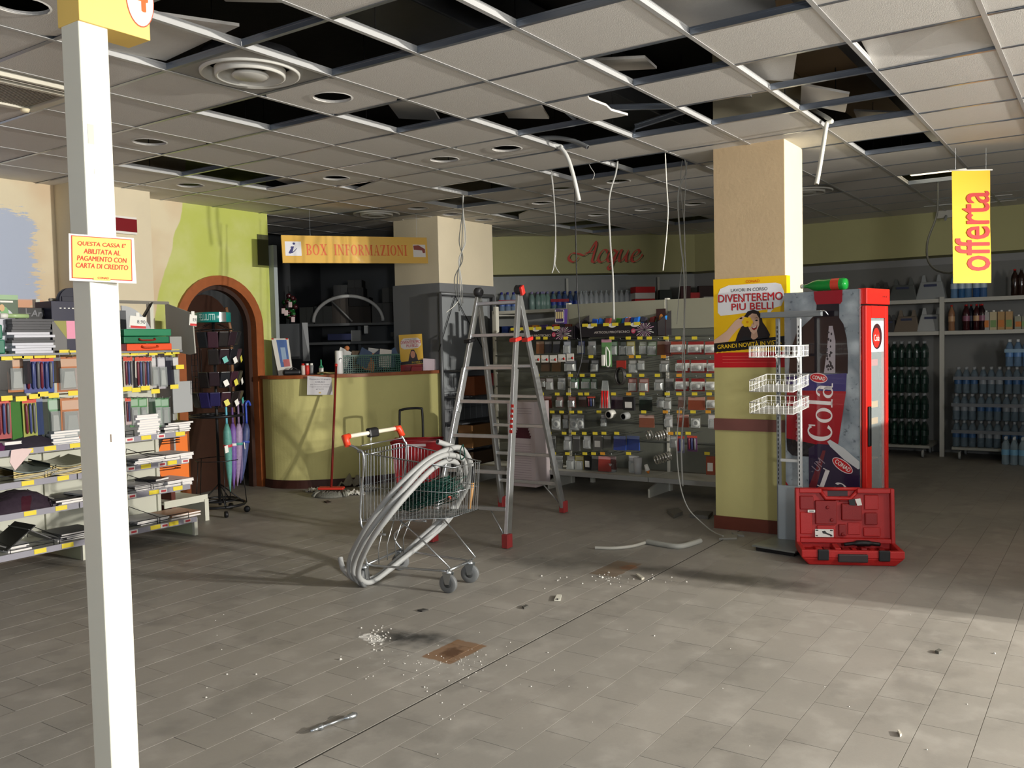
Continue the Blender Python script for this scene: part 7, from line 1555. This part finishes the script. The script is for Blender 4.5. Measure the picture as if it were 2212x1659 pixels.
for k, (x0, x1, y0, y1, c) in enumerate(bxs):
    a, b = offp(x0, 0), offp(x1, 0); D_ = (a-EYE).dot(CF); zb = ad((x0+x1)/2, y1, D_).z; zt = ad((x0+x1)/2, y0, D_).z
    if y1 == 698: zb = zz1
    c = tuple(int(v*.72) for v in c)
    t = thing('office_carton', f'{cname(c)} carton, {ORD[k]} of the stacked cartons in the dark office', 'box', (a.x, a.y, zb), 0, 'stacked cartons in the dark office'); dy_ = .04+.006*(k % 4)
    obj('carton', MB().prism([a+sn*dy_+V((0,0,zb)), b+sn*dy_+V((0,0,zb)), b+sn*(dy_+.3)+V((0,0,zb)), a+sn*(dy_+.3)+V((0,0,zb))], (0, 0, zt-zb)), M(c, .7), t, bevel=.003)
    obj('flap_line', MB().prism([(a.lerp(b, .48)+sn*(dy_-.001)+V((0,0,zb))), (a.lerp(b, .52)+sn*(dy_-.001)+V((0,0,zb))), (a.lerp(b, .52)+sn*(dy_-.001)+V((0,0,zt))), (a.lerp(b, .48)+sn*(dy_-.001)+V((0,0,zt)))], -sn*.001), M(tuple(int(v*.8) for v in c), .7), t)
c = ad(754, 718, Dk+.02); rr_ = 75/FPX*Dk; t = thing('pale_hoop', 'large pale hoop standing among the cartons in the dark office', 'hoop', tuple(c)); 
obj('hoop', MB().tube([V((c.x, c.y, zz1+.02))-sn*.03+sd_*rr_*math.cos(math.pi*k/30)+V((0, 0, .32*math.sin(math.pi*k/30))) for k in range(31)], .022, 8, caps=True), M((206,206,202), .5), t)
obj('spoke', MB().tube([V((c.x, c.y, zz1+.3))-sn*.03-sd_*.22, V((c.x, c.y, zz1+.02))-sn*.03+sd_*.05], .012, 6), M((120,120,118), .5), t)
for k, (px, py, w, h, c_, lab) in enumerate(((770, 728, .12, .14, (120,122,120), 'grey letter tray front on the middle office shelf'), (792, 712, .05, .10, (190,192,190), 'small pale tilted card in the dark office'), (735, 728, .3, .08, (40,46,84), 'dark blue folder on the middle office shelf'), (862, 722, .2, .06, (84,84,80), 'flat grey box on the right of the office shelf'))):
    p = ad(px, py, Dk); o = obj('office_item', MB().obox((p.x, p.y, max(p.z, zz2+h/2+.002)), sd_*w/2, sn*.05, V((0,0,h/2))), M(c_, .6), bevel=.004); tag(o, lab, 'office supplies')
# monitor silhouette on its arm
t = thing('computer_monitor', 'back of a dark computer monitor with grey stand behind the counter', 'monitor', tuple(ad(640, 770, 10.1))); a, b = ad(604, 700, 10.1), ad(655, 775, 10.1)
obj('screen', MB().prism([V((a.x,a.y,b.z)), V((b.x,b.y,b.z)), V((b.x,b.y,a.z)), V((a.x,a.y,a.z))], (.02, .03, 0)), M((70,72,74), .5), t)
a, b = ad(652, 697, 10.05), ad(670, 780, 10.05); obj('grey_post', MB().prism([V((a.x,a.y,b.z)), V((b.x,b.y,b.z)), V((a.x+.05,a.y-.04,a.z)), V((a.x,a.y,a.z))], (.02, .03, 0)), M((120,122,124), .5), t)
# red and green festive decoration, white flowers
t = thing('festive_wreath', 'dark red and green festive wreath hanging at the left of the counter opening', 'decoration', tuple(ad(622, 660, 9.9))); r = random.Random(3)
for k in range(34):
    a = k*.9; p = ad(618+14*math.cos(a)*r.random()**.3+8, 662+24*math.sin(a)*r.random()**.3, 9.9+r.uniform(-.05, .05)); g = p.z < ad(620, 672, 9.9).z
    obj('foil_ball', MB().lathe([(.001, -.03), (.022, -.02), (.03, 0), (.022, .02), (.001, .03)], p, 10), M((12,70,24) if (k % 4 == 0 or g and k % 2) else (46,12,18), .25), t)
for k, (px, py) in enumerate(((627, 658), (612, 672), (633, 690), (618, 676))): p = ad(px, py, 9.8); obj('white_ribbon', MB().obox(p, CR*.02, CF*.004, CU*.03), M((190,170,170), .5), t, bevel=.004)
t = thing('flower_stems', 'white artificial flowers on curling stems at the right end of the counter', 'flowers', tuple(cpos(935, .3))); Df = cdist(935, .3)
for k, (px, py) in enumerate(((938, 698), (934, 710), (938, 722), (927, 722), (932, 735), (940, 745), (936, 758), (930, 748), (941, 766))):
    p = ad(px, py, Df); 
    for j in range(5): a = j*1.257; obj('petal', MB().obox(p+CR*.016*math.cos(a)+CU*.016*math.sin(a), CR*.014*math.cos(a)+CU*.014*math.sin(a), CF*.003, CR*-.009*math.sin(a)+CU*.009*math.cos(a)), M((214,212,200), .6), t)
obj('stem', MB().tube(spline([ad(938, 800, Df), ad(934, 750, Df), ad(940, 710, Df), ad(936, 690, Df), ad(928, 692, Df)], 6), .004, 5), M((60,66,40), .6), t)
# small items between
for k, (px, py, c_, lab) in enumerate(((752, 790, (206,130,80), 'orange crumpled paper at the left of the crate'),)):
    p = ad(750, 752, cdist(760, .25)); o = obj('crumpled_paper', MB().lathe([(.001, -.03), (.03, -.015), (.024, .012), (.001, .03)], p, 7, (1, .4, .3)), M(c_, .7)); tag(o, lab, 'paper')
# ================================================================ SHELVES AT THE FAR RIGHT
t_ = thing('back_shelving', 'grey metal wall shelving with drinks at the far right', 'shelving unit', (12.0, 1.5, 0)); XS = 11.8; LS = M((186,184,174), .5)
YS0, YS1 = -.6, 4.2
for y in (4.2, 3.0, 1.76, .5, -.6):
    obj('upright', MB().box((XS-.02, y-.025, 0), (XS+.02, y+.025, 1.93)), LS, t_)
bayy = (4.2, 3.0, 1.76, .5, -.6)
for i in range(4):
    for k, z in enumerate((1.91, 1.52)):
        s = obj('shelf', MB().box((XS, bayy[i+1]+.026, z-.045), (12.28, bayy[i]-.026, z)), LS, t_)
obj('back_sheet', MB().box((12.26, YS0, 0), (12.28, YS1, 2.35)), M((120,120,116), .6), t_)
# pallets / dollies with water
def dolly(y0, y1, zc, lab):
    t = thing('bottle_dolly', lab, 'dolly', (11.75, (y0+y1)/2, 0)); obj('deck', MB().box((11.55, y0, .12), (12.2, y1, .15)), M((150,150,140), .5), t)
    for y in (y0+.08, y1-.08):
        for x in (11.6, 12.1): obj('castor', MB().lathe([(.01, -.012), (.05, -.012), (.05, .012), (.01, .012)], (x, y, .052), 12, (0, 1, 0)), GREYP, t)
    return t
dolly(1.86, 2.62, .12, 'low wheeled dolly loaded with dark green bottles'); dolly(.52, 1.62, .12, 'low wheeled dolly loaded with clear water bottles')
r = random.Random(2)
LV = ['bottom', 'second', 'third', 'top']
for lv in range(4):
    z = .151+.315*lv if lv < 3 else .151+.315*3
    if lv < 4:
        for k in range(3):
            y = 2.53-.255*k
            sixpack(11.68, y, z, (14,46,36), f'dark green bottle pack, {ORD[k]} from left in the {LV[lv]} layer at the back right', (140,144,146), (20,42,36), None, 0, 'green bottle packs on the dolly')
for lv in range(3):
    for k in range(4):
        y = 1.50-.26*k-(.02 if lv == 2 else 0)
        if lv == 2 and k == 0: y -= .0
        sixpack(11.68, y, .151+.315*lv, (104,122,134), f'clear water pack, {ORD[k]} from left in the {LV[lv]} layer at the far right', (150,154,156), [(50,84,124), (120,126,132)][(k+lv) % 2], (130,134,138), 0, 'clear water packs on the dolly')
for k in range(2): sixpack(11.68, .95-.26*k, .151+.945, (110,140,170), f'blue grey water pack lying loose on top, {ORD[k]} from left', (200,204,206), (90,130,180), (150,180,200), 0, 'clear water packs on the dolly')
p = ax(2190, 1005, 11.35); sixpack(11.4, p.y, 0, (150,170,180), 'water pack standing on the floor at the right edge', (200,204,206), (110,160,190), None, 0)
# paper bags, bottles, cartons on the two shelves
def sack(px, z, w, h, col, lab, handles=True, y=None):
    p = ax(px, 700, 11.95); t = thing('carrier_bag', lab, 'bag', (11.95, p.y, z)); m_ = M(col, .5, alpha=.9)
    obj('bag', MB().hexa([(11.86, p.y-w/2, z), (11.86, p.y+w/2, z), (12.08, p.y+w/2, z), (12.08, p.y-w/2, z)], [(11.93, p.y-w*.36, z+h*.72), (11.93, p.y+w*.36, z+h*.72), (12.0, p.y+w*.36, z+h*.72), (12.0, p.y-w*.36, z+h*.72)]), m_, t, bevel=.012)
    for s in (-.25, .25): obj('handle', MB().hexa([(11.94, p.y+w*s-.03, z+h*.7), (11.94, p.y+w*s+.03, z+h*.7), (11.98, p.y+w*s+.03, z+h*.7), (11.98, p.y+w*s-.03, z+h*.7)], [(11.95, p.y+w*s-.014, z+h), (11.95, p.y+w*s+.014, z+h), (11.96, p.y+w*s+.014, z+h), (11.96, p.y+w*s-.014, z+h)]), m_, t)
    obj('dark_print', MB().box((11.855+.045, p.y-w*.2, z+h*.52), (11.86+.045, p.y+w*.22, z+h*.62)), M((50,56,84), .5), t)
sack(2012, 1.91, .34, .30, (150,154,154), 'translucent white carrier bag with dark print on the top right shelf'); sack(2012, 1.52, .32, .29, (176,178,176), 'white carrier bag with dark print on the lower right shelf')
sack(1952, 1.91, .34, .27, (96,100,98), 'grey glassy pack in plastic on the top right shelf'); sack(1960, 1.52, .30, .27, (120,108,94), 'beige carrier bag on the lower right shelf'); sack(1905, 1.91, .2, .24, (80,76,74), 'dull brown bag on the top shelf behind the fridge'); sack(1925, 1.52, .12, .22, (74,74,74), 'dark bag on the lower shelf beside the fridge')
for k, (px, c_, n) in enumerate(((2062, (110,150,190), 0), (2078, (60,110,160), 0), (2092, (90,130,170), 0), (2110, (40,90,150), 0), (2125, (70,110,160), 0))):
    p = ax(px, 640, 11.95); pet(11.92, p.y, 1.911, c_, f'blue water bottle, {ORD[k]} from left under the yellow banner', (70,90,140), 'blue bottles on the top right shelf', alpha=.7, labc=(170,190,206))
for k, px in enumerate((2192, 2206)): p = ax(px, 640, 11.9); pet(11.9, p.y, 1.911, (44,26,20), ['dark cola bottle with red cap at the right edge of the top shelf', 'rightmost dark bottle on the top right shelf'][k], ((190,30,30), (90,90,90))[k], None, alpha=.9)
for k, px in enumerate((2056, 2084, 2088, 2096, 2110, 2116, 2122)):
    p = ax(px, 700, 11.92); c_ = [(150,110,80), (70,30,34), (60,26,30), (40,40,50), (56,24,28), (44,24,26), (40,24,26)][k]
    pet(11.9+.09*(k % 2), p.y, 1.521, c_, f'dark wine like bottle with red top, {ORD[k]} from left on the lower right shelf', (190,36,34), 'red topped bottles on the lower right shelf', alpha=.95, r=.038, name='drink_bottle', labc=[(190,150,110), (150,60,80), (140,90,110), (110,110,130)][k % 4])
for k, (px, c_) in enumerate(((2130, (170,166,160)), (2146, (190,176,140)), (2163, (176,140,90)), (2180, (180,144,96)), (2200, (150,150,130)), (2214, (140,140,120)))):
    p = ax(px, 700, 11.9); t = thing('juice_carton', f'{["pale grey", "cream", "tan", "orange tan", "olive grey", "dull green"][k]} drink carton on the lower right shelf, {ORD[k]} from left', 'carton', (11.92, p.y, 1.521), 0, 'drink cartons on the lower right shelf'); h = .21 if k < 4 else .15
    obj('carton', MB().hexa([(11.88, p.y-.036, 1.521), (11.88, p.y+.036, 1.521), (11.96, p.y+.036, 1.521), (11.96, p.y-.036, 1.521)], [(11.88, p.y-.036, 1.521+h), (11.88, p.y+.036, 1.521+h), (11.96, p.y+.036, 1.521+h), (11.96, p.y-.036, 1.521+h)]), M(c_, .5), t); obj('cap', MB().lathe([(.013, h), (.013, h+.02), (.001, h+.021)], (11.92, p.y, 1.521), 10), WHITE, t)
    obj('print', MB().box((11.878, p.y-.03, 1.55), (11.8795, p.y+.03, 1.55+h*.4)), M(((200,120,50), (120,150,90))[k % 2], .5), t)
# things behind the pillar on the top shelf of the back wall
for k, (px, w, h, c_, lab) in enumerate(((1742, .20, .16, (176,172,164), 'white appliance box on the back shelf right of the pillar'), (1762, .24, .12, (150,150,150), 'grey flat box on the back shelf right of the pillar'), (1790, .3, .10, (130,128,124), 'low grey package on the back shelf behind the green bottle'))):
    p = ax(px, 640, 11.95); cbox('carton', lab, 'box', (11.95, p.y, 1.911), .2, w, h+.05, 0, c_, None, None, (60,60,64))
# ================================================================ HANGING CABLES AND CONDUITS
def wire(name, label, pts, r, mat, cat='cable', n=6, den=7):
    o = obj(name, MB().tube(spline([ad(x, y, D) for x, y, D in pts], den), r, n), mat); return tag(o, label, cat)
WG = M((170,170,164), .5); WD = M((88,90,86), .5); WW = M((224,222,210), .5)
c1 = conduit([(5.55, 3.9, HC+.08)]+pth([(1196,313,6.72),(1214,322,6.70),(1228,345,6.68),(1240,385,6.66),(1247,415,6.66),(1251,434,6.66)]), .0145, 'hanging_conduit', 'pale grey conduit curving down out of the open ceiling in the middle', group=None, mat=M((214,214,208), .45))
conduit([(6.6, 1.95, HC+.25)]+pth([(1792,258,6.15),(1786,268,6.13),(1779,310,6.10),(1771,360,6.07),(1764,398,6.05)]), .0145, 'hanging_conduit', 'straight pale conduit hanging right of the square pillar', mat=M((226,224,210), .4))
conduit(pth([(1165,298,6.6),(1205,298,6.55),(1240,305,6.5),(1270,318,6.45)]), .016, 'conduit_stub', 'dark grey conduit stub lying on the ceiling grid edge', mat=M((110,112,112), .5))
wire('cable', 'black cable hanging straight down in front of the peg wall', [(1240,395,7.2),(1242,430,7.2),(1246,600,7.2),(1252,700,7.2),(1257,770,7.2),(1243,822,7.2)], .0055, BLACK)
wire('cable', 'white cable dangling just left of the pillar, ending above the peg wall', [(1437,330,7.0),(1440,400,7.0),(1443,460,7.0),(1437,540,7.0),(1432,585,7.0)], .0048, WW)
wire('cable', 'grey cable pair hanging over the Acque lettering', [(1190,376,7.6),(1196,420,7.6),(1200,500,7.6),(1197,570,7.6),(1192,590,7.6)], .006, WG); wire('cable', 'short split end of the grey cable left of the Acque lettering', [(1189,368,7.6),(1193,380,7.6),(1198,450,7.6),(1201,540,7.6),(1199,572,7.6),(1208,589,7.6)], .0045, WG)
wire('cable', 'long grey cable crossing the letter q of Acque', [(1334,348,7.4),(1330,375,7.4),(1316,430,7.4),(1318,520,7.4),(1324,600,7.4),(1326,690,7.4)], .0085, WG)
for k, (pts, rr) in enumerate((([(1478,338,7.3),(1482,370,7.3),(1465,420,7.3),(1470,520,7.3),(1478,600,7.3),(1478,760,7.3),(1479,860,7.3),(1472,960,7.3),(1475,1050,7.3)], .007), ([(1474,345,7.35),(1470,400,7.35),(1480,520,7.35),(1470,600,7.35),(1462,700,7.35)], .003), ([(1484,350,7.25),(1478,480,7.25),(1482,620,7.25),(1474,760,7.25),(1478,870,7.25),(1470,880,7.25)], .0035))):
    wire('cable', ['thick grey cable hanging from ceiling to floor left of the pillar', 'thin grey wire ending beside the peg wall header', 'thin looped wire beside the thick cable left of the pillar'][k], pts, rr, WG)
wire('cable', 'pale cable looping from the peg shelf down to the floor beside the pillar', [(1468,880,7.2),(1462,960,7.2),(1468,1040,7.1),(1485,1095,7.0),(1515,1128,6.95),(1540,1148,6.8),(1562,1158,6.6)], .005, WG)
for k, (dx, L) in enumerate(((0, 672), (5, 660), (-6, 640), (8, 655))):
    wire('cable', ['longest thin grey wire of the tangle before the cream column', 'second thin wire of the tangle before the cream column', 'left looping wire of the tangle before the cream column', 'right looping wire of the tangle before the cream column'][k], [(999+dx*.3,422,7.4),(1000,450,7.4),(998+dx,520,7.4),(996-dx*.6,560,7.4),(988+dx,600,7.4),(992+dx,L,7.4)], .0042, WG if k % 2 else WD)
wire('cable', 'white frayed wire end at the bottom of the tangle by the ladder', [(992,648,7.4),(980,662,7.4),(964,675,7.4)], .003, WW)
wire('cable', 'grey cable looping from the ceiling to the yellow banner', [(2026,384,8.6),(2026,432,8.6),(2022,470,8.6),(2004,520,8.5),(2004,560,8.3),(2020,582,8.0),(2048,590,7.6),(2062,586,7.2)], .010, M((96,98,94), .5))
wire('cable', 'thin grey wires dangling below the open tile behind the big conduit', [(1262,330,7.4),(1275,360,7.4),(1284,375,7.4),(1280,388,7.4)], .003, WG); 
t = thing('junction_bracket', 'small white bracket fixed high on the wall behind the yellow banner', 'bracket', tuple(ax(2045, 462, 11.85))); p = ax(2045, 462, 11.86); obj('box', MB().box((p.x-.04, p.y-.10, p.z-.05), (p.x+.03, p.y+.10, p.z+.05)), M((190,188,176), .5), t); obj('arm', MB().tube([p, p+V((-.1, 0, -.08))], .015, 6), GREYP, t)
# ================================================================ THINGS ON THE FLOOR
conduit([az(1513,1168,.018), az(1470,1180,.018), az(1430,1176,.018), az(1398,1170,.018)], .019, 'conduit_piece', 'thick pale conduit piece lying on the floor in front of the peg wall', mat=M((158,158,150), .5))
conduit([az(1394,1172,.012), az(1365,1180,.012), az(1325,1184,.012), az(1285,1183,.012)], .012, 'conduit_piece', 'thinner conduit piece lying bent on the floor left of the thick one', ribs=False, mat=M((176,174,164), .5))
# spanner
t = thing('socket_wrench', 'chrome socket wrench lying alone on the front floor', 'wrench', tuple(az(720, 1560, 0))); a, b = az(680, 1576, .012), az(757, 1547, .014)
obj('shaft', MB().tube([a, b], [.006, .005], 8), CHROME, t); d = (b-a).normalized(); s = d.cross(V((0,0,1)))
obj('ratchet_head', MB().tube([b-d*.03, b-d*.01, b+d*.015, b+d*.03], [.007, .014, .017, .008], 10, flat=.7), CHROME, t); obj('socket', MB().lathe([(.001, 0), (.010, .001), (.010, .018), (.001, .02)], a+d*.03+V((0,0,-.010)), 12), CHROME, t)
obj('tail', MB().tube([a-d*.02, a+d*.025], [.005, .009], 8), CHROME, t)
def bit(name, lab, cat, pts, h, mat):
    o = obj(name, MB().prism([az(x, y, .001) for x, y in pts], (0, 0, h)), mat); return tag(o, lab, cat)
t = thing('plaster_chip', 'white square chip with dark mark lying alone on the mid floor', 'chip', tuple(az(1204, 1292, 0)))
obj('chip', MB().prism([az(1197,1298,.002), az(1211,1298,.002), az(1213,1287,.004), az(1203,1287,.004)], (0, 0, .008)), M((206,204,190), .7), t)
F = Frame(az(1197, 1297, .0112), CR.to_3d()*1, CF); w_ = .045
for (x0, y0, x1, y1) in ((.004,.004,.022,.009), (.008,.018,.024,.023), (.012,.032,.026,.037), (.020,.004,.025,.037)):
    obj('dark_mark', MB().prism([az(1197,1297,.0108)+dcr*a+dcf*b for a, b in ((x0,y0),(x1,y0),(x1,y1),(x0,y1))], (0, 0, .0006)), M((50,48,44), .7), t)
bit('wood_splinter', 'pale broken splinter lying beside the far rust patch', 'debris', [(1374,1243),(1380,1243),(1392,1251),(1386,1253)], .012, M((190,186,170), .8))
bit('debris_scrap', 'dark scrap on the floor above the scorched patch', 'debris', [(902,1320),(914,1317),(926,1319),(912,1322)], .008, M((60,58,54), .8)); bit('debris_scrap', 'small dark scrap on the floor right of the scorched patch', 'debris', [(1128,1313),(1136,1309),(1142,1311),(1132,1316)], .01, M((80,78,72), .8))
bit('debris_scrap', 'dark scrap with white crumb on the brightly lit tiles at the right', 'debris', [(2020,1410),(2028,1406),(2036,1410),(2028,1413)], .012, M((90,88,80), .8)); bit('debris_scrap', 'pale curled scrap on the brightly lit tiles at the lower right', 'debris', [(1939,1582),(1943,1581),(1948,1590),(1944,1592)], .01, M((190,184,170), .8))
bit('plaster_piece', 'grey plaster slab lying at the foot of the square pillar', 'debris', [(1553,1166),(1592,1165),(1594,1158),(1562,1157)], .012, M((150,148,138), .8)); bit('plaster_piece', 'small plaster slab behind the first at the foot of the pillar', 'debris', [(1585,1157),(1608,1160),(1606,1154),(1580,1153)], .014, M((140,138,130), .8))
bit('cable_scrap', 'grey tangle of rubble left of the square pillar', 'debris', [(1440,1108),(1465,1104),(1475,1112),(1455,1120)], .03, M((110,108,100), .8)); bit('cable_scrap', 'dark rubble beside the pillar foot', 'debris', [(1490,1118),(1530,1122),(1540,1112),(1505,1110)], .03, M((96,94,88), .8))
# fine crumbs of plaster
q = MB(); r = random.Random(11)
def crumb(px, py, s):
    c = az(px, py, 0); q.hexa([c+V((-s,-s*.7,0)), c+V((s*.8,-s,0)), c+V((s,s*.8,0)), c+V((-s*.7,s,0))], [c+V((-s*.5,-s*.3,s)), c+V((s*.5,-s*.6,s*.8)), c+V((s*.5,s*.4,s)), c+V((-s*.3,s*.5,s*.7))])
for k in range(45): crumb(r.gauss(900, 90), r.gauss(1450, 45), r.uniform(.001, .004))
for k in range(60): crumb(r.gauss(818, 12), r.gauss(1380, 12), r.uniform(.002, .006))
for k in range(60): crumb(r.gauss(1000, 60), r.gauss(1435, 18), r.uniform(.001, .004))
for k in range(40): crumb(r.gauss(1340, 50), r.gauss(1250, 8), r.uniform(.002, .007))
for k in range(40): crumb(r.uniform(330, 2150), r.uniform(1300, 1640), r.uniform(.001, .0035))
for x, y, s in ((735,1425,.008),(490,1457,.005),(553,1457,.005),(445,1507,.005),(780,1357,.006),(1300,1248,.01),(1318,1262,.006),(2148,1412,.006),(1413,1374,.005),(1183,1410,.004)): crumb(x, y, s)
o = obj('plaster_crumbs', q, M((186,184,176), .8), kind='stuff'); tag(o, 'white plaster crumbs scattered over the tiled floor', 'debris')
# ================================================================ OUTSIDE THE FRAME: what lights and shades the room
t_ = thing('flood_light_stand', 'twin flood lamps on a tripod stand by the entrance side', 'work light', (5.68, -6.6, 0)); YL_ = M((236,190,30), .4)
obj('mast', MB().tube([(5.68, -6.6, .05), (5.68, -6.6, 2.42)], .02, 8), DARKMETAL, t_)
for k in range(3): a = 2*math.pi*k/3; obj('leg', MB().tube([(5.68, -6.6, .9), (5.68+.5*math.cos(a), -6.6+.5*math.sin(a), .02)], .014, 6), DARKMETAL, t_)
obj('cross_arm', MB().tube([(5.5, -6.6, 2.42), (5.86, -6.6, 2.42)], .014, 6), DARKMETAL, t_)
for p in LAMP_POS:
    hq = obj('lamp_housing', MB().box((p[0]-.09, p[1]-.10, p[2]-.07), (p[0]+.09, p[1]-.02, p[2]+.07)), YL_, t_, bevel=.01); obj('lamp_face', MB().box((p[0]-.08, p[1]-.02, p[2]-.06), (p[0]+.08, p[1]-.015, p[2]+.06)), M((255,246,226), .3, emit=8.), hq)
t_ = thing('shade_gondola', 'unseen low cream shelving unit added at the right to shade the floor', 'shelving unit', (6.6, -1.1, 0))  # added out of view to cast the shadow edge across the floor
for z in (.12, .42, .72, 1.02, 1.30): obj('shelf', MB().box((5.32, -1.35, z), (9.6, -.85, z+.03)), GW_, t_)
for x in (5.32, 6.4, 7.45, 8.5, 9.57): obj('upright', MB().box((x, -1.35, 0), (x+.04, -.85, 1.33)), GW_, t_)
obj('back_panel', MB().box((5.36, -1.12, .12), (9.57, -1.08, 1.30)), GW_, t_)
